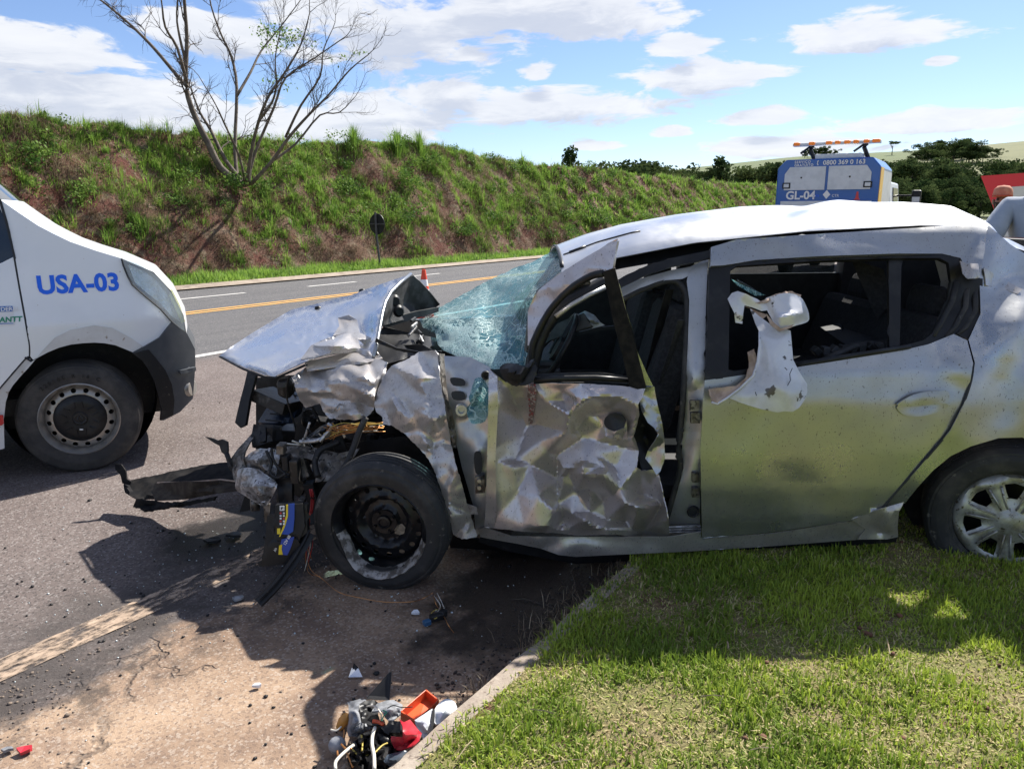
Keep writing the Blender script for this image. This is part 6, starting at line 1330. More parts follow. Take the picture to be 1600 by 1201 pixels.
# hoses and looms
def hose(pts, d, r_, m_, nm, par=car, k=7): 
    c_ = curve(pts, 4, False); MB().tube([P(x, y, d if not isinstance(d, tuple) else d[0] + (d[1] - d[0]) * i / (len(c_) - 1)) for i, (x, y) in enumerate(c_)], r_, k).build(nm, m_, par, smooth=True)
hose([(497,745),(492,722),(500,704),(515,696),(530,690)], (3.28, 3.36), .015, M['plastic_black'], 'coolant_hose')
hose([(416,704),(424,722),(422,738),(434,746),(446,740)], (3.30, 3.24), .007, M['plastic_black'], 'cable_loom')
hose([(424,700),(428,720),(440,735),(452,742)], (3.3, 3.26), .006, M['plastic_black'], 'cable_loom')
hose([(452,586),(448,605),(449,625),(456,650),(462,668)], (3.5, 3.55), .004, M['trim_black'], 'cable_loom')
hose([(450,620),(470,606),(490,640),(500,660)], (3.6, 3.6), .006, M['trim_black'], 'cable_loom')
hose([(572,652),(562,672),(552,700),(540,726),(520,752)], (3.28, 3.2), .014, M['rubber'], 'moulding_strip')
hose([(468,690),(490,689),(505,684),(515,676)], (3.34, 3.34), .010, M['alu'], 'broken_pipe'); hose([(500,690),(508,680),(518,668),(512,662)], (3.3, 3.32), .009, M['alu'], 'broken_pipe'); hose([(484,660),(480,672),(476,684)], 3.36, .006, M['alu'], 'broken_pipe')
for i in range(26):
    x0, y0 = 545 + er.uniform(-6, 6), 670 + er.uniform(-5, 6); k = er.uniform(0, 1)
    hose([(x0 - 40 * er.uniform(.4, 1), y0 + er.uniform(-6, 14)), (x0 - 14, y0 + er.uniform(-5, 6)), (x0 + 14, y0 + er.uniform(-6, 2)), (x0 + 30 + er.uniform(0, 30), y0 - 4 + er.uniform(-4, 3))], (3.26 + k * .08, 3.34), .0018, er.choice([M['wire_copper'], M['wire_copper'], M['wire_yellow'], M['wire_white'], M['trim_black']]), 'frayed_wire', k=4)
for i in range(10):
    x0, y0 = er.uniform(455, 540), er.uniform(640, 700); hose([(x0, y0), (x0 + er.uniform(-14, 14), y0 + er.uniform(-12, 12)), (x0 + er.uniform(-26, 26), y0 + er.uniform(-4, 18))], (3.34, 3.4), .004, er.choice([M['alu'], M['wire_white'], M['trim_black'], M['trim_black']]), 'frayed_wire', k=4)
hose([(484,764),(487,780),(485,800)], 3.22, .0045, M['wire_red'], 'red_cable'); hose([(487,764),(490,780),(487,802)], 3.22, .0045, M['wire_red'], 'red_cable')
for i in range(6): hose([(484, 800), (478 + er.uniform(-3, 6), 820), (482 + er.uniform(-5, 7), 845), (480 + er.uniform(-6, 8), 870 + er.uniform(0, 22))], 3.12, .0018, er.choice([M['wire_red'], M['wire_copper'], M['wire_white']]), 'frayed_wire', k=4)
# wheel arch liner and sub-frame
dpanel('wheel_arch_liner', [(480,700),(560,690),(640,680),(690,730),(720,800),(740,870),(600,880),(480,850)], [(480,700,3.75),(640,680,3.6),(740,870,3.6),(480,850,3.75)], M['plastic_black'], step=16, rough=[(24, .02, 4)])
dpanel('underbody', [(700,835),(760,842),(900,866),(960,866),(960,885),(880,884),(760,866),(705,862)], [(700,835,3.3),(960,866,3.3),(960,885,3.6),(705,862,3.5)], M['plastic_black'], step=12)
MB().box((.7, 3.95, .24), (1.8, 1.2, .08)).build('underbody', M['plastic_black'], car)

# front wheel: steel rim with bent lip, tyre off its bead
Cw = P(601, 814, 3.10); Mw = wheel_M(Cw, R(-9), R(3)); e = empty('front_wheel', Cw, parent=car)
rr = .0
tyre('tyre', Mw, .300, .196, .185, M['rubber'], e)
holes = [circ(.013, 10, (.158 * math.cos(a), .158 * math.sin(a))) for a in [2 * math.pi * (i + .2) / 16 for i in range(16)]]
rim = face_disc('rim', circ(.190, 72), holes, [(0, .0), (.058, .0), (.064, -.016), (.098, -.022), (.112, .004), (.125, .012), (.14, .002), (.17, -.004), (.19, -.02)], Mw, M['rim_black'], e, .013)
lathe_part('rim_well', [(.188, -.03), (.186, .02), (.192, .05)], Mw, M['rim_black'], e, 60)
# bent lip: runs true over the top, torn inward lower left
vs = []; fs = []; k = 90
for j in range(k):
    a = 2 * math.pi * j / k; dg = math.degrees(a) % 360
    pin = math.exp(-((dg - 205) / 28) ** 2) * .030 - math.exp(-((dg - 262) / 40) ** 2) * .012; bend_ = math.exp(-((dg - 250) / 60) ** 2) * .02
    for r_, h in [(.184 - pin, .050), (.192 - pin, .072 + bend_), (.208 - pin * 1.1, .094 + bend_), (.213 - pin * 1.1, .088 + bend_), (.204 - pin, .060 + bend_)]:
        r_ += .0015 * math.sin(a * 23); vs.append(Mw[1] + Mw[0] @ Vector((r_ * math.cos(a), r_ * math.sin(a), h)))
for j in range(k):
    for i in range(4): A = j * 5 + i; B = ((j + 1) % k) * 5 + i; fs.append((A, B, B + 1, A + 1))
fm = [1 if 185 < (360 * j / k) < 345 else 0 for j in range(k) for i in range(4)]
mesh('bent_lip', vs, fs, None, e, smooth=True, sharp=40, mats=[M['rim_black'], M['rim_lip']], fmat=fm)
lathe_part('hub', [(0, .012), (.018, .012), (.022, .02), (.030, .018), (.033, .004), (.056, .006), (.060, -.006)], Mw, M['rim_black'], e, 32)
mb = MB()
for i in range(4):
    a = 2 * math.pi * i / 4 + .5; mb.lathe([(0, .016), (.007, .016), (.009, .0)], Mw[1] + Mw[0] @ Vector((.047 * math.cos(a), .047 * math.sin(a), .004)), Mw[0], 6)
mb.build('wheel_bolts', M['rim_black'], e)
face_disc('mud_cake', [(.045, -.02), (.075, -.012), (.088, -.03), (.082, -.06), (.06, -.068), (.04, -.06)], [], [(0, .004), (.06, .0), (.064, -.010), (.098, -.016)], Mw, mat('dried_mud', (.30, .25, .19), .9, col2=(.2, .16, .12), scale=60, bump=.6, bscale=80), e, .006)
# rear wheel: seven-spoke hub cap, knocked askew
Cw = P(1572, 803, 3.14); Mw = wheel_M(Cw, R(-24), R(2)); e = empty('rear_wheel', Cw, parent=car)
tyre('tyre', Mw, .330, .216, .19, M['rubber'], e, .030)
lathe_part('rim_well', [(.06, -.06), (.17, -.06), (.20, .0), (.212, .06), (.228, .076), (.230, .068)], Mw, M['rim_black'], e, 60)
holes = []
for i in range(7):
    a0 = 2 * math.pi * i / 7 + R(90); h_ = []
    for rr_, da in [(.105, -.16), (.105, .16), (.137, .22), (.172, .235), (.176, 0.0), (.172, -.235), (.137, -.22)]: h_.append((rr_ * math.cos(a0 + da), rr_ * math.sin(a0 + da)))
    holes.append(h_)
hub = face_disc('hub_cap', circ(.212, 84), holes, [(0, .10), (.045, .098), (.052, .090), (.095, .082), (.16, .078), (.185, .086), (.202, .080), (.212, .062)], Mw, M['hubcap'], e, .011, .007, warp=lambda v: .010 * np.cos(7 * (np.arctan2(v[:, 1], v[:, 0]) - R(90) - math.pi / 7)) * np.clip((np.hypot(v[:, 0], v[:, 1]) - .05) * 12, 0, 1) * np.clip((.205 - np.hypot(v[:, 0], v[:, 1])) * 30, 0, 1))
lathe_part('centre_boss', [(0, .108), (.030, .107), (.040, .102), (.043, .092)], Mw, M['hubcap'], e, 28)
mb = MB()
for i in range(7):
    a = 2 * math.pi * i / 7 + R(90) + math.pi / 7
    for s_ in (-1, 1): mb.tube(wheel_pts(Mw, [(math.cos(a) * r_ - s_ * math.sin(a) * o_, math.sin(a) * r_ + s_ * math.cos(a) * o_, h_) for r_, o_, h_ in [(.060, .012, .094), (.11, .016, .096), (.165, .024, .094)]]), .0045, 5)
mb.build('spoke_ribs', M['hubcap'], e, smooth=True)
# far-side wheels carry the other corners
for x in (-.45, 2.03):
    Mf = (Matrix(((-1, 0, 0), (0, 0, 1), (0, 1, 0))), Vector((x, 4.62, .31))); e2 = empty('wheel', Mf[1], parent=car); tyre('tyre', Mf, .300, .196, .185, M['rubber'], e2); lathe_part('rim', [(0, .02), (.1, .0), (.19, .05)], Mf, M['rim_black'], e2, 32)

# far flank with its window openings, seen through the cabin
def XZ(pts, y): return [Vector((x, y, z)) for x, z in pts]
MB().prism(XZ([(-.95,.30),(2.75,.36),(2.85,.9),(2.75,1.24),(1.0,1.22),(.3,1.14),(.0,.98),(-.75,.95),(-1.0,.7)], FY - .03), (0, .05, 0)).build('far_side', M['paint'], car)
MB().prism(XZ([(.0,.42),(2.6,.42),(2.6,1.26),(1.0,1.24),(.25,1.15),(.0,.98)], FY - .09), (0, .05, 0)).build('far_door_cards', M['cabin'], car)
for a in ([(.0,.97),(.10,.97),(.40,1.38),(.30,1.40)], [(1.02,.97),(1.12,.97),(1.08,1.48),(1.00,1.48)], [(1.98,.97),(2.6,.97),(2.75,1.5),(2.0,1.52)], [(.3,1.37),(.40,1.36),(1.0,1.46),(2.2,1.50),(2.6,1.46),(2.6,1.56),(1.0,1.54),(.3,1.43)]):
    MB().prism(XZ(a, FY - .14), (0, .10, 0)).build('far_pillar', M['cabin'], car)
MB().prism(XZ([(1.13,1.1),(1.96,1.1),(1.97,1.47),(1.09,1.46)], FY - .07), (0, .006, 0)).build('far_window', M['side_glass'], car)
MB().box((2.62, 3.93, 1.05), (.06, 1.3, .85)).build('tailgate_inner', M['cabin'], car)
# cabin
def seat(x, y, parent=car):
    e_ = empty('seat', (x, y, .4), parent=parent)
    b = MB(); b.box((x - .08, y, .58), (.50, .50, .20)); b.build('cushion', M['fabric'], e_, bevel=.05)
    Mt = Matrix.Rotation(R(14), 3, 'Y'); b = MB(); b.box((x + .20, y, .90), (.16, .48, .60), Mt); b.build('backrest', M['fabric'], e_, bevel=.05)
    b = MB(); b.box((x + .30, y, 1.27), (.10, .27, .17), Mt); b.build('headrest', M['fabric'], e_, bevel=.04)
    b = MB(); [b.tube([(x + .27, y + s_ * .06, 1.12), (x + .295, y + s_ * .06, 1.24)], .007, 6) for s_ in (-1, 1)]; b.build('headrest_posts', M['alu'], e_)
seat(.52, 3.58); seat(.52, 4.30)
e_ = empty('rear_bench', (1.6, 3.93, .4), parent=car); b = MB(); b.box((1.50, 3.93, .58), (.50, 1.25, .2)); b.build('cushion', M['fabric'], e_, bevel=.05); b = MB(); b.box((1.86, 3.93, .88), (.16, 1.25, .55), Matrix.Rotation(R(20), 3, 'Y')); b.build('backrest', M['fabric'], e_, bevel=.05)
for y in (3.6, 4.26): b = MB(); b.box((1.98, y, 1.20), (.09, .26, .15), Matrix.Rotation(R(14), 3, 'Y')); b.build('headrest', M['fabric'], e_, bevel=.04)
b = MB(); b.box((.06, 4.02, .78), (.34, 1.1, .24)); b.box((.10, 4.02, .91), (.26, 1.1, .04)); b.build('dashboard', M['cabin'], car, bevel=.03)
Msw = Matrix.Rotation(R(-62), 3, 'Y'); sc = Vector((.22, 3.52, .98)); b = MB(); ring = [sc + Msw @ Vector((.175 * math.cos(q), .175 * math.sin(q), 0)) for q in np.linspace(0, 2 * math.pi, 33)]; b.tube(ring, .014, 7); sw = b.build('steering_wheel', M['trim_black'], car, smooth=True)
b = MB(); b.tube([sc + Msw @ Vector((-.17, 0, 0)), sc, sc + Msw @ Vector((.17, 0, 0))], .02, 6); b.lathe([(0, .02), (.06, .015), (.07, -.02)], sc, Msw, 16); b.build('wheel_hub', M['trim_black'], sw)
dpanel('fallen_visor', [(846,540),(872,506),(913,490),(920,503),(926,510),(900,518),(860,532),(845,545)], [(846,540,3.62),(872,506,3.6),(913,490,3.56),(926,510,3.5),(845,545,3.6)], M['cabin_light'], step=6, thick=.02)
dpanel('airbag', [(896,496),(914,486),(928,492),(937,503),(945,508),(925,513),(921,500),(913,491)], [(896,496,3.62),(914,486,3.66),(945,508,3.58),(921,500,3.5)], M['airbag'], step=4, rough=[(10, .012, 5)])
dpanel('door_card_rail', [(905,518),(930,512),(962,508),(962,513),(930,517),(907,523)], [(905,518,3.9),(962,508,3.9)], M['cabin'], step=6, thick=.02)
b = MB(); b.tube([P(1046, 452, 3.32), P(1030, 510, 3.4), P(1010, 590, 3.5), P(996, 640, 3.5)], .022, 5, .15); b.build('seat_belt', M['trim_black'], car)
b = MB(); b.tube([P(1064, 500, 3.2), P(1050, 545, 3.26), P(1030, 600, 3.3)], .02, 5, .15); b.build('seat_belt', M['fabric'], car)
b = MB(); b.tube([P(1290, 560, 3.22), P(1330, 541, 3.24), P(1360, 536, 3.3), P(1400, 541, 3.3)], .03, 6, .5); b.build('door_card_top', M['cabin'], car, smooth=True)
for i in range(9): b = MB(); x0 = 1275 + i * 14; b.box(P(x0, 548 - i * 1.0, 3.25), (.03, .05, .035), Matrix.Rotation(er.uniform(-.8, .8), 3, 'Y')); b.build('broken_trim', M['cabin'] if i % 3 else M['trim_black'], car, bevel=.004)
dpanel('curtain_rag', [(1330,405),(1380,420),(1395,470),(1370,500),(1358,470),(1340,430)], [(1330,405,3.8),(1395,470,3.7),(1370,500,3.75)], M['fabric'], step=9, rough=[(14, .02, 5)])
dpanel('parcel_shelf', [(1280,510),(1360,498),(1440,505),(1452,525),(1330,545)], [(1280,510,4.2),(1440,505,4.1),(1452,525,3.5),(1330,545,3.5)], M['cabin'], step=12, rough=[(20, .02, 3)])
hose([(1150,438),(1170,448),(1190,462)], 3.3, .006, M['side_glass'], 'glass_shard')
dpanel('glass_shard', [(1143,436),(1158,444),(1196,461),(1180,462),(1152,446)], [(1143,436,3.24),(1196,461,3.3)], M['windscreen'], step=6, thick=.003)
dpanel('light_patch', [(1460,404),(1476,405),(1484,430),(1480,460),(1466,478),(1470,440)], [(1460,404,3.62),(1484,430,3.60),(1466,478,3.62)], M['jamb'], step=6)

# ------------------------------------------------------------------ torn bumper piece hung on the rear window sill
th = empty('torn_panel', PS(1190, 575, -.05), 'pale torn bumper panel hooked over the rear window sill of the silver car', 'torn panel')
panel('main_sheet', [(1172,482),(1186,494),(1205,508),(1220,512),(1235,517),(1237,540),(1239,562),(1248,580),(1261,600),(1261,612),(1257,624),(1248,637),(1238,643),(1225,642),(1215,644),(1190,639),(1169,633),(1137,621),(1152,608),(1175,587),(1182,566),(1186,540),(1186,518),(1180,505)], M['torn_white'], th, off=-.06,
      ctrl=[(1172,482,.06),(1186,518,.03),(1182,566,.035),(1137,621,.0),(1210,500,.03),(1205,560,-.02),(1235,517,.02),(1239,562,.01),(1230,610,-.05),(1215,600,-.04),(1261,612,.0),(1238,643,-.03),(1169,633,.0),(1195,610,-.02)], rough=[(30, .006, 4), (12, .002, 6)], step=5, sm=2, thick=.004, sharp=50)
panel('curled_top', [(1137,467),(1144,458),(1153,455),(1165,459),(1180,466),(1196,476),(1203,484),(1190,486),(1175,480),(1163,477),(1161,490),(1160,506),(1149,504),(1147,488),(1142,478)], M['torn_white'], th, off=-.02, ctrl=[(1137,467,.02),(1165,459,-.03),(1203,484,.0),(1160,506,.03),(1150,480,.0)], rough=[(14, .008, 4)], step=4, sm=1)
panel('curl_inner', [(1163,478),(1185,487),(1200,492),(1192,498),(1186,494),(1172,482)], M['torn_back'], th, off=.0, step=4)
panel('folded_lump', curve([(1194,470),(1212,461),(1232,458),(1250,464),(1258,476),(1263,490),(1262,502),(1245,508),(1218,514),(1206,498)], 3), M['torn_white'], th, off=-.055, ctrl=[(1194,470,.03),(1206,498,.03),(1212,462,-.015),(1216,492,-.02),(1232,459,-.035),(1236,488,-.045),(1218,514,.0),(1240,508,-.02),(1217,494,-.055),(1238,490,-.065),(1250,466,.0),(1256,488,-.005),(1263,502,.04),(1260,478,.03)], rough=[(18, .003, 8)], step=3.6, sm=1, sharp=30)
panel('lump_rim', [(1180,474),(1196,468),(1214,459),(1234,455),(1252,461),(1250,466),(1232,461),(1212,465),(1197,474)], M['torn_back'], th, off=-.05, rough=[(8, .008, 2)], step=3.5, sm=0, jag=.5)
panel('lump_base', [(1197,490),(1208,503),(1220,513),(1240,507),(1236,512),(1218,518),(1204,508)], M['torn_back'], th, off=-.075, rough=[(8, .006, 2)], step=3.5)
panel('inner_flange', [(1107,608),(1120,606),(1150,603),(1165,590),(1170,570),(1168,550),(1178,545),(1183,560),(1176,586),(1155,606),(1132,622),(1121,630),(1111,626)], M['torn_back'], th, off=-.045, ctrl=[(1107,608,-.02),(1121,630,-.03),(1170,570,.02)], rough=[(12, .008, 3)], step=4.5, sm=1, jag=.4)
MB().tube([PS(x, y, -.075) for x, y in [(1112,628),(1121,631),(1136,622),(1156,607),(1177,587),(1184,565),(1187,540),(1187,518)]], .006, 5).build('flange_edge', M['torn_white'], th, smooth=True)
for q in ([(1238,575),(1234,584),(1235,594),(1229,605),(1226,618)], [(1226,574),(1230,578)], [(1180,612),(1182,618)]): MB().tube([PS(x, y, -.102) for x, y in q], .0016, 4).build('crack', M['gap'], th)

# ------------------------------------------------------------------ loose pieces on the road
# car battery, split open, label towards us
bt = empty('car_battery', G(440, 878), 'split black car battery with a blue and yellow label, hanging by the front wheel', 'battery')
def bpoly(name, pts, dep, m_, off=0.0, th_=.006, par=bt, step=6): return panel(name, pts, m_, par, depth=[(x, y, d + off) for x, y, d in dep], step=step, thick=th_)
BDp = [(434,787,2.98),(480,785,3.0),(470,840,2.97),(434,838,2.95),(405,880,2.93),(465,880,2.96)]
bpoly('upper_case', [(432,787),(474,784),(478,820),(468,842),(440,845),(430,840)], BDp, M['plastic_black'], .02, .05)
bpoly('side_case', [(470,786),(481,786),(482,830),(472,838)], BDp, M['trim_black'], .03, .04)
bpoly('lower_case', [(424,846),(462,838),(470,846),(455,876),(408,882),(412,866)], BDp, M['plastic_black'], .015, .05)
bpoly('side_plate', [(418,805),(432,800),(432,845),(420,866),(412,866),(416,840)], BDp, M['trim_black'], .03, .02)
bpoly('label_black', [(434,788),(450,787),(449,806),(444,822),(436,840),(433,838)], BDp, M['trim_black'], -.012, .002)
bpoly('label_blue', [(450,787),(460,786),(460,810),(458,830),(450,835),(440,834),(444,824),(450,806)], BDp, M['batt_blue'], -.012, .002)
bpoly('label_yellow', [(447,788),(450,788),(450,806),(446,820),(438,838),(436,838),(443,820),(447,804)], BDp, M['batt_yellow'], -.015, .002, step=4)
bpoly('label_tab', [(433,825),(438,825),(438,834),(433,834)], BDp, M['batt_yellow'], -.016, .002, step=4)
bpoly('label_logo', [(437,790),(444.5,790),(444.5,797.5),(437,797.5)], BDp, M['white_print'], -.016, .002, step=4)
bpoly('label_logo', [(439,792),(442.5,792),(442.5,793.5),(440.5,793.5),(440.5,796),(439,796)], BDp, M['trim_black'], -.019, .002, step=3)
for i in range(5):
    for j in range(2): bpoly('label_icon', [(437 + j*5,800+i*4.2),(440 + j*5,800+i*4.2),(440 + j*5,802.6+i*4.2),(437 + j*5,802.6+i*4.2)], BDp, M['red_print'] if (i + j) % 3 == 0 else M['white_print'], -.016, .002, step=3)
bpoly('label_blue', [(440,842),(460,838),(454,856),(449,867),(441,866),(437,855)], BDp, M['batt_blue'], -.014, .002)
bpoly('label_yellow', [(436,852),(441,850),(440,858),(442,866),(435,866)], BDp, M['batt_yellow'], -.017, .002, step=4)
a, b, c = P(446, 852, 2.93), P(453, 840, 2.93), P(442, 850, 2.93); words('12V 60', 'label_words', frame_from(a, b, c), .017, M['white_print'], bt, bold=.0004)
a, b, c = P(431, 862, 2.92), P(435, 850, 2.92), P(428, 861, 2.92); words('Ah', 'label_words', frame_from(a, b, c), .016, M['white_print'], bt)
# rubber strip hanging from the wheel arch to the ground
pts = curve([(482,838),(470,862),(455,886),(432,917),(404,946)], 4, False); st = MB()
st.tube([P(x, y, float(np.interp(y, [838, 900, 946], [3.02, 2.88, 2.80]))) + Vector((0, 0, .012)) for x, y in pts], .030, 8, .6)
tag(st.build('rubber_strip', M['trim_black'], smooth=True, sharp=50), 'black rubber moulding running from the front wheel down to the road', 'rubber strip')
ob = bpy.data.objects['rubber_strip']; rb = MB(); rb.tube([P(x + 2, y - 2, float(np.interp(y, [838, 900, 946], [3.0, 2.86, 2.78]))) + Vector((0, 0, .022)) for x, y in pts], .006, 5); rb.build('ridge', M['plastic_black'], ob)
# bumper beam on the tarmac
bp = empty('bumper_wreck', G(280, 782), 'broken black bumper lying on the road in front of the silver car', 'bumper')
dpanel('upper_shell', [(198,752),(214,748),(240,743),(271,736),(314,727),(361,721),(369,745),(369,754),(320,757),(281,760),(245,770),(240,780),(214,780),(196,770),(193,757)], [(198,752,3.98),(271,736,4.0),(361,721,3.85),(369,754,3.60),(281,760,3.68),(214,780,3.78),(193,757,3.9)], M['bumper_black'], bp, rough=[(24, .02, 4, 3, .1), (10, .006, 3)], step=6, sm=1, jag=.4)
dpanel('lower_shell', [(242,755),(281,752),(330,752),(369,752),(371,766),(330,772),(289,780),(242,782),(238,770)], [(242,755,3.72),(369,752,3.6),(371,766,3.5),(289,780,3.52),(242,782,3.58),(300,766,3.48)], mat('dusty_bumper', (.045, .036, .03), .8, col2=(.07, .058, .046), scale=20, spec=.1), bp, rough=[(20, .008, 4)], step=6, sm=1)
dpanel('hook', [(180,724),(190,725),(197,735),(199,748),(206,752),(203,757),(192,754),(189,742),(181,733)], [(180,724,3.95),(200,750,3.92)], M['bumper_black'], bp, step=4, thick=.012)
dpanel('torn_lip', [(209,792),(214,779),(240,782),(270,786),(300,782),(340,775),(335,781),(290,790),(250,796),(225,798)], [(209,792,3.6),(300,782,3.5),(225,798,3.52)], M['bumper_black'], bp, rough=[(8, .012, 4)], step=4, jag=.8, thick=.01)
MB().tube([P(x, y, d) for x, y, d in [(246,754,3.68),(300,753,3.62),(345,749,3.60),(368,752,3.58)]], .005, 4).build('trim_wire', M['torn_back'], bp)
for (x, y) in [(225,792),(231,795),(218,789)]: MB().box(G(x, y, .01), (.02, .014, .01), Matrix.Rotation(x, 3, 'Z')).build('clip', M['white_plastic'], bp)
tgx = dpanel('plastic_splinter', [(321,682),(332,684),(341,688),(348,686),(356,690),(357,703),(355,712),(347,706),(344,696),(336,692)], [(321,682,3.62),(356,690,3.45),(355,712,3.42)], M['plastic_black'], None, step=4, thick=.008, rough=[(8, .006, 5)]); MB().tube([P(354,708,3.43), P(357,716,3.41), P(360,728,3.40), P(366,735,3.40)], .012, 6).build('stalk', M['plastic_black'], tgx); tag(tgx, 'jagged black plastic splinter sticking out from the car\'s torn front corner', 'plastic piece')
# pile of broken lamps and trim against the kerb
def gnd(name, pts, m_, z0, dz=(), th_=.006, parent=None, rough=(), step=6, smk=1):
    vv, tr = fill2d(pts, step); z = np.full(len(vv), z0, float)
    if len(dz): z = linfield(dz, vv)
    for (cell, amp, seed, *rest) in rough: z = z + facets(vv, cell, amp, seed, *rest)
    z = lap(z, tr, smk); w_ = [G(x, y, h) for (x, y), h in zip(vv, z)]
    return mesh(name, w_, [tuple(int(i) for i in t_) for t_ in tr[:, ::-1]], m_, parent, smooth=True, sharp=40, thick=th_)
zf = lambda x, y: (500 + x / 6.633, 1020 + y / 6.633)
def zp(*pts): return [zf(x, y) for x, y in pts]
def zd(*pts): return [zf(x, y) + (h,) for x, y, h in pts]
lamp = empty('broken_lamp', G(565, 1135), 'wrecked grey and black lamp housing with loose wires, in the debris by the kerb', 'lamp housing')
gnd('grey_housing', zp((290,510),(350,500),(420,480),(480,490),(410,530),(395,600),(420,720),(500,740),(560,760),(480,800),(430,830),(380,860),(300,860),(290,780),(310,680),(300,590)), M['grey_plastic'], .05, zd((290,510,.02),(420,480,.03),(395,600,.06),(420,720,.055),(560,760,.03),(300,860,.02),(340,650,.085),(350,780,.07)), parent=lamp, rough=[(5, .010, 3)], step=3)
gnd('black_cavity', zp((400,540),(470,500),(560,490),(620,520),(600,640),(640,740),(560,760),(430,720)), M['trim_black'], .03, zd((400,540,.05),(620,520,.04),(520,620,.02),(430,720,.05)), parent=lamp, rough=[(6, .008, 3)], step=4)
gnd('ribbed_reflector', zp((590,530),(680,500),(760,490),(850,540),(830,640),(760,700),(730,730),(690,680),(640,600),(540,610)), M['grey_plastic'], .06, zd((590,530,.06),(760,490,.05),(850,540,.06),(730,730,.05),(700,600,.10),(540,610,.06)), parent=lamp, rough=[(4, .006, 9)], step=3)
gnd('black_block', zp((680,770),(740,730),(850,735),(860,850),(720,840),(600,790)), M['plastic_black'], .07, zd((680,770,.08),(850,735,.09),(860,850,.08),(720,840,.06)), parent=lamp, th_=.03, step=4)
gnd('black_tangle', zp((400,850),(560,800),(700,840),(760,900),(860,1010),(860,1201),(330,1201),(280,1100),(330,1000),(380,930)), M['trim_black'], .02, zd((400,850,.04),(700,840,.05),(860,1010,.03),(600,1050,.06),(330,1201,.02),(860,1201,.02)), parent=lamp, rough=[(7, .020, 13)], step=4, smk=0)
gnd('dark_blue_shell', zp((660,1120),(700,1060),(900,1010),(920,1060),(850,1201),(770,1201)), mat('slate_plastic', (.05, .065, .085), .35), .07, zd((660,1120,.06),(900,1010,.07),(850,1201,.05),(780,1090,.10)), parent=lamp, rough=[(9, .008, 3)], step=4)
def gtube(name, pts, r_, m_, z, parent, k=5):
    c_ = curve([zf(x, y) for x, y in pts], 4, False); MB().tube([G(x, y, z if not callable(z) else z(i / len(c_))) for i, (x, y) in enumerate(c_)], r_, k).build(name, m_, parent, smooth=True)
gtube('orange_tab', [(545,705),(600,710),(655,740)], .006, M['orange_plastic'], .09, lamp)
gtube('loom_tube', [(570,770),(545,850),(540,950),(560,1060),(565,1201)], .006, M['wire_white'], .09, lamp)
gtube('wire', [(485,550),(560,545),(610,590),(635,640),(630,700)], .0025, M['wire_white'], lambda f: .07 + .08 * math.sin(3.1 * f), lamp)
gtube('wire', [(700,570),(760,540),(850,560),(960,555)], .0015, M['trim_black'], .12, lamp); gtube('wire', [(640,700),(660,650),(690,610),(650,590)], .002, M['decal_green'], .11, lamp)
for i, (ps, mm) in enumerate([([(330,985),(380,1040),(450,1060),(540,1050)], 'wire_yellow'), ([(570,1030),(640,960),(700,930)], 'wire_yellow'), ([(160,1201),(165,1120),(260,1020),(350,950)], 'wire_white'), ([(270,1010),(300,1080),(340,1180)], 'wire_copper'), ([(430,850),(440,930),(435,1010)], 'wire_yellow'), ([(220,940),(270,990),(330,985)], 'wire_copper'), ([(600,1020),(700,980),(760,880)], 'wire_white'), ([(110,790),(170,800),(220,760)], 'wire_white'), ([(180,1010),(190,1060),(240,1040)], 'wire_copper'), ([(250,790),(250,850),(230,900)], 'wire_copper')]):
    gtube('wire', ps, .0028 if i != 2 else .005, M[mm], .04 + .03 * (i % 3), lamp)
MB().lathe([(0, .03), (.02, .028), (.026, .0), (.024, -.02), (0, -.02)], G(*zf(175, 950), .035), Matrix.Rotation(R(50), 3, 'X'), 14).build('bulb_holder', M['grey_plastic'], lamp, smooth=True)
MB().lathe([(0, .03), (.014, .02), (.018, 0), (.012, -.03)], G(*zf(245, 700), .03), Matrix.Rotation(R(30), 3, 'Y'), 10).build('amber_bulb', M['orange_plastic'] if False else mat('amber_plastic', (.55, .25, .05), .4), lamp, smooth=True)
gnd('small_fragments', zp((350,910),(430,880),(520,900),(560,960),(480,1000),(390,990)), M['plastic_black'], .05, parent=lamp, rough=[(4, .02, 3)], step=3, smk=0)
ct = MB()
quad = zp((830,600),(1100,370),(1235,480),(985,705)); q3 = [G(x, y, h) for (x, y), h in zip(quad, (.055, .06, .05, .055))]
fl_ = [p_ - Vector((0, 0, .03)) for p_ in q3]; ct.add(fl_, [(0, 1, 2, 3), (3, 2, 1, 0)])
for i in range(4):
    a, b = q3[i], q3[(i + 1) % 4]; cc = sum(q3, Vector()) / 4; ia, ib = a.lerp(cc, .09), b.lerp(cc, .09); d_ = Vector((0, 0, -.055))
    ct.add([a, b, ib, ia, a + d_, b + d_, ib + d_ * .6, ia + d_ * .6], [(0, 1, 2, 3), (1, 0, 4, 5), (3, 2, 6, 7), (0, 3, 7, 4), (2, 1, 5, 6)])
tag(ct.build('orange_tray', M['orange_plastic'], bevel=.002), 'orange rimmed plastic tray lying on the debris by the kerb', 'plastic tray')
rp = gnd('red_fragment', zp((820,680),(870,720),(930,690),(1010,790),(1050,830),(1030,900),(950,970),(830,1005),(780,1000),(735,890),(740,860),(860,870),(855,760)), M['red_plastic'], .08, zd((820,680,.10),(930,690,.10),(1050,830,.07),(860,820,.13),(900,900,.11),(780,1000,.05),(735,890,.06)), rough=[(9, .012, 4)], step=4, th_=.004); tag(rp, 'crumpled red plastic lens fragment in front of the orange tray', 'plastic fragment')
wb = empty('white_cover', G(*zf(1200, 700)), 'broken white plastic cover with a rounded end, next to the kerb', 'plastic cover')
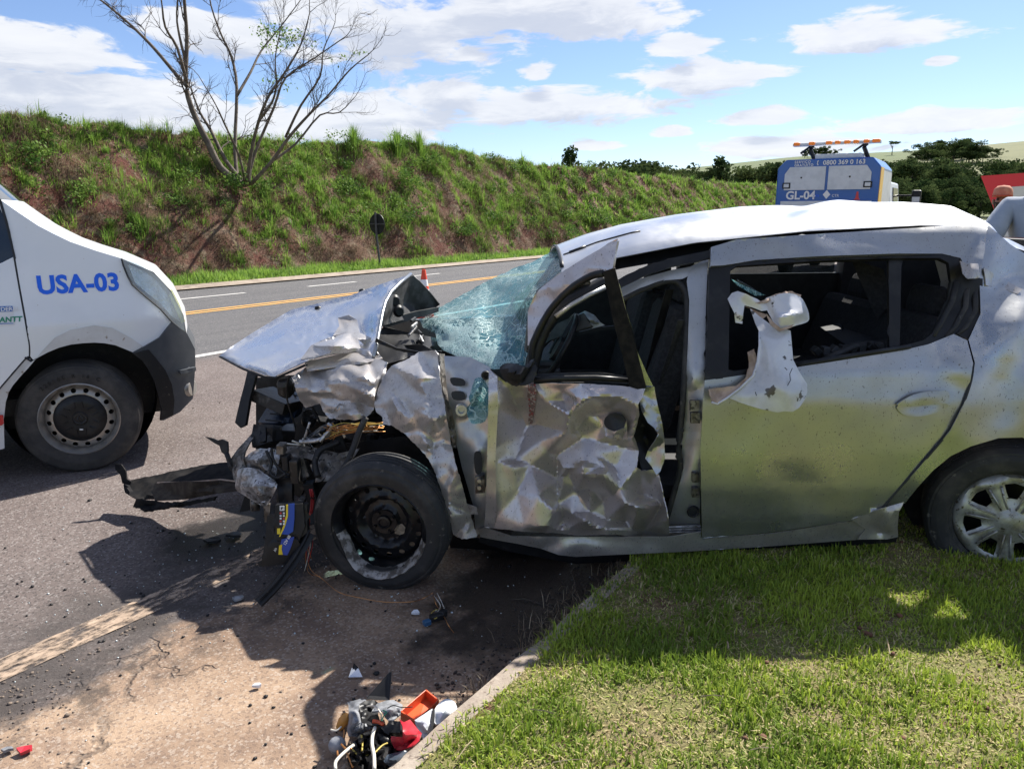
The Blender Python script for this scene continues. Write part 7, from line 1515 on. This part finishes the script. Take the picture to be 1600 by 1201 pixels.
gnd('main_shell', zp((985,700),(1080,640),(1165,580),(1165,660),(1140,760),(1110,860),(1090,920),(1060,870),(1020,800)), M['white_plastic'], .07, zd((985,700,.06),(1165,580,.07),(1110,860,.04),(1100,740,.09)), parent=wb, step=4)
gnd('rounded_end', curve(zp((1180,620),(1230,530),(1310,480),(1390,510),(1420,590),(1410,650),(1385,610),(1330,640),(1310,690),(1230,740),(1185,720)), 3), M['white_plastic'], .08, zd((1180,620,.07),(1310,480,.06),(1420,590,.05),(1300,600,.10),(1230,740,.06)), parent=wb, step=4)
gnd('dark_rim', zp((1165,580),(1190,590),(1185,720),(1160,820),(1140,950),(1100,930),(1150,760)), M['trim_black'], .075, parent=wb, step=4); gnd('dark_inside', zp((1330,640),(1385,610),(1410,650),(1380,680),(1330,700)), M['trim_black'], .06, parent=wb, step=3)
bs = MB(); q = [G(*zf(480, 475), .03), G(*zf(720, 490), .02), P(*zf(742, 195), G(*zf(730, 490)).y + .03), P(*zf(715, 205), G(*zf(730, 490)).y + .03), P(*zf(640, 300), G(*zf(640, 480)).y + .02)]
bs.prism(q, (0, .006, 0)); tag(bs.build('black_shard', M['trim_black']), 'pointed black plastic shard standing up behind the debris pile', 'plastic shard')
ms = MB(); q = [G(*zf(295, 248), .004), G(*zf(440, 245), .004), G(*zf(395, 150), .02), G(*zf(330, 150), .02)]; ms.prism(q, (0, 0, -.005)); o = ms.build('mirror_shard', M['mirror'])
tag(o, 'small triangular mirror shard in the sunlit gap of the car shadow', 'mirror shard'); MB().prism([G(*zf(290, 252), .003), G(*zf(340, 140), .022), G(*zf(350, 100), .045), G(*zf(395, 145), .022), G(*zf(360, 140), .024), G(*zf(322, 200), .010)], (0, 0, -.006)).build('backing', M['trim_black'], o)
# connector block with trailing wire beside the wheel
cn = empty('wire_connector', G(680, 970), 'blue tipped wire connector with a tangle of thin wires, on the shaded concrete', 'connector')
MB().box(G(667, 972, .014), (.030, .024, .02), Matrix.Rotation(.6, 3, 'Z')).build('blue_plug', M['blue_plastic'], cn, bevel=.003); MB().box(G(683, 963, .018), (.06, .03, .026), Matrix.Rotation(.5, 3, 'Z')).build('black_socket', M['trim_black'], cn, bevel=.004); MB().box(G(692, 958, .02), (.03, .028, .03), Matrix.Rotation(1.0, 3, 'Z')).build('black_socket', M['plastic_black'], cn, bevel=.004)
for ps, mm in [([(480,870),(486,890),(505,905),(530,925),(560,933),(600,940),(640,940),(660,935),(676,926)], 'wire_copper'), ([(676,926),(682,945),(690,955),(700,975),(709,988)], 'wire_copper'), ([(672,962),(676,955),(684,952),(688,958),(680,966),(673,963)], 'wire_yellow'), ([(678,930),(688,945),(684,955)], 'wire_white'), ([(482,880),(480,890),(486,897),(500,900)], 'wire_copper'), ([(683,926),(690,940),(694,950)], 'wire_white')]:
    c_ = curve(ps, 4, False); MB().tube([G(x, y, .012 + .015 * abs(math.sin(i * .7))) for i, (x, y) in enumerate(c_)], .0018, 4).build('wire', M[mm], cn)
# small bits
for (x, y, sz_, m_, lab, nm) in [(402,1073,.018,'white_plastic','white pebble-like plastic chip on the sunlit concrete','plastic_chip'), (41,1172,.03,'red_plastic','small red lens chip at the lower left corner','lens_chip'), (12,1172,.02,'grey_plastic','grey chip beside the red lens chip at lower left','plastic_chip'), (650,958,.018,'white_plastic','white chip left of the wire connector','plastic_chip'), (368,838,.05,'trim_black','flat black plastic bit in the car shadow left of the battery','plastic_chip'), (332,846,.05,'trim_black','torn black rubber bit in the shadow, further left of the battery','plastic_chip'), (556,888,.02,'plastic_black','black crumb under the front wheel','plastic_chip'), (372,936,.03,'grey_plastic','grey fragment by the end of the rubber moulding','plastic_chip')]:
    b = MB(); c0 = G(x, y, .006); n_ = 6; pg = [c0 + Vector((math.cos(a) * sz_ * er.uniform(.5, 1.1), math.sin(a) * sz_ * er.uniform(.4, .8), er.uniform(-.002, .006))) for a in np.linspace(0, 5.6, n_)]; b.prism(pg, (0, 0, .006 + sz_ * .12)); tag(b.build(nm, M[m_]), lab, 'fragment')
# pebbles and crumbled asphalt at the apron edge: a loose scatter nobody would count
def pebbles(name, spots, szr, m_, seed):
    r_ = np.random.default_rng(seed); ico = bmesh.new(); bmesh.ops.create_icosphere(ico, subdivisions=1, radius=1); iv = np.array([v.co[:] for v in ico.verts]); it = np.array([[v.index for v in f.verts] for f in ico.faces]); ico.free()
    V = []; T = []; o = 0
    for (x, y, z) in spots:
        s_ = r_.uniform(*szr) * (1 if r_.random() < .85 else 1.7); q = iv * r_.uniform(.7, 1.25, iv.shape) * np.array([1, r_.uniform(.6, 1), r_.uniform(.4, .75)]) * s_; a = r_.uniform(0, 6.28); q = np.stack([q[:, 0] * math.cos(a) - q[:, 1] * math.sin(a), q[:, 0] * math.sin(a) + q[:, 1] * math.cos(a), q[:, 2]], 1)
        V.append(q + [x, y, z + s_ * .25]); T.append(it + o); o += len(iv)
    return trimesh(name, np.concatenate(V), np.concatenate(T), np.zeros(o), m_, 'stuff')
sp_ = []
for i in range(2200):
    s_ = rng.uniform(.2, 3.6); n_ = 2.58 + rng.normal(0, .13) + .2 * (fbm(np.array([s_]), np.array([0.0]), 2.1, 4)[0] - .5)
    if vnoise(np.array([s_ * 2.3]), np.array([n_ * 2.3]), 8)[0] > .38: q = RD(s_, n_, 0); sp_.append((q.x, q.y, float(road_z(np.array([s_]), np.array([n_]))[0])))
pebbles('apron_pebbles', sp_, (.0015, .006), M['stone'], 2)
sp_ = [tuple(RD(rng.uniform(-.5, 7), rng.uniform(1.35, 7), 0)) for _ in range(900)]; sp_ = [(x, y, float(road_z(np.array([x * D.x + y * D.y]), np.array([x * N.x + y * N.y]))[0])) for x, y, z in sp_]
pebbles('road_grit', sp_, (.002, .006), M['stone'], 3)
sp_ = [tuple(RD(rng.uniform(1.7, 4.5), KN + .02 + abs(rng.normal(0, .12)), 0)) for _ in range(1600)]; sp_ = [(x, y, float(road_z(np.array([x * D.x + y * D.y]), np.array([x * N.x + y * N.y]))[0])) for x, y, z in sp_]
m_d = mat('oily_soil', (.03, .024, .02), .8, col2=(.06, .045, .035), scale=30); pebbles('kerb_dirt', sp_, (.002, .0065), m_d, 4)
# withered grass along the kerb foot
k_ = 2600; s_ = rng.uniform(.9, 4.2, k_); n_ = KN + np.abs(rng.normal(0, .07, k_)) * np.clip((s_ - .8) / 1.5, .1, 1); gz = fbm(s_, n_, 3, 5) > .45; s_, n_ = s_[gz], n_[gz]; kk = len(s_)
blades('kerb_dry_grass', road_pts(s_, n_, np.zeros(kk)), rng.uniform(.03, .10, kk), rng.uniform(.002, .004, kk), rng.uniform(0, 6.28, kk), np.abs(rng.normal(.8, .4, kk)), rng.uniform(.0, 1, kk), M['straw'])

# dead stalks and clods lying on the turf
lt = MB()
for i in range(70):
    s_, n_ = rng.uniform(.6, 4.6), rng.uniform(-2.2, KN - .15); a = rng.uniform(0, 6.28); L = rng.uniform(.02, .09); z0 = float(verge_z(np.array([s_]), np.array([n_]))[0]) + .022
    c0 = RD(s_, n_, z0); d_ = Vector((math.cos(a), math.sin(a), rng.uniform(-.15, .25))) * L; lt.tube([c0 - d_ * .5, c0 + d_ * .1 + Vector((0, 0, .004)), c0 + d_ * .5], rng.uniform(.0012, .003), 4)
lt.build('lawn_litter', mat('dead_stalk', (.42, .34, .22), .9, col2=(.25, .17, .11), scale=20))['kind'] = 'stuff'
sp_ = []
for i in range(260):
    s_, n_ = rng.uniform(.8, 4.5), rng.uniform(-2.0, KN - .1)
    if fbm(np.array([s_]), np.array([n_]), 3.6, 31)[0] > .52: q = RD(s_, n_, 0); sp_.append((q.x, q.y, float(verge_z(np.array([s_]), np.array([n_]))[0]) + .004))
pebbles('lawn_clods', sp_, (.005, .014), mat('red_clod', (.17, .075, .045), .95, col2=(.10, .05, .03), scale=30), 9)

# grains of glass and slivers of plastic strewn round the front of the car
def strewn(name, n, cx, cy, sx, sy, szr, m_, seed):
    r_ = np.random.default_rng(seed); q = []
    for i in range(n):
        g = G(cx, cy); x, y = g.x + r_.normal(0, sx), g.y + r_.normal(0, sy); s_, n_ = x * D.x + y * D.y, x * N.x + y * N.y
        if n_ > KN + .03: q.append((x, y, float(road_z(np.array([s_]), np.array([n_]))[0]) + .001))
    pebbles(name, q, szr, m_, seed)
strewn('glass_grains', 420, 430, 900, .75, .55, (.0015, .004), mat('glass_grain', (.55, .62, .62), .2, spec=.8), 21)
strewn('plastic_slivers', 130, 380, 880, .8, .5, (.003, .009), M['plastic_black'], 22)
strewn('plastic_slivers', 90, 600, 1120, .22, .16, (.003, .008), M['plastic_black'], 23)

r_ = np.random.default_rng(44); wc = []; ws_ = []
for i in range(260):
    s_, n_ = r_.uniform(-6, 40), r_.uniform(16.9, 20.4); q = RD(s_, n_, float(bank_z(np.array([s_]), np.array([n_]))[0]) + .1); k_ = r_.uniform(.12, .34)
    for j in range(3): wc.append((q.x + r_.normal(0, k_ * .8), q.y + r_.normal(0, k_ * .8), q.z + r_.uniform(0, k_))); ws_.append((k_, k_, k_ * .7))
leafcloud('bank_weeds', wc, ws_, 34000, .045, leaf_mat('weed_leaf', (.055, .12, .025), (.16, .25, .05), None, .35, .1), None, 'stuff', .35, 17)
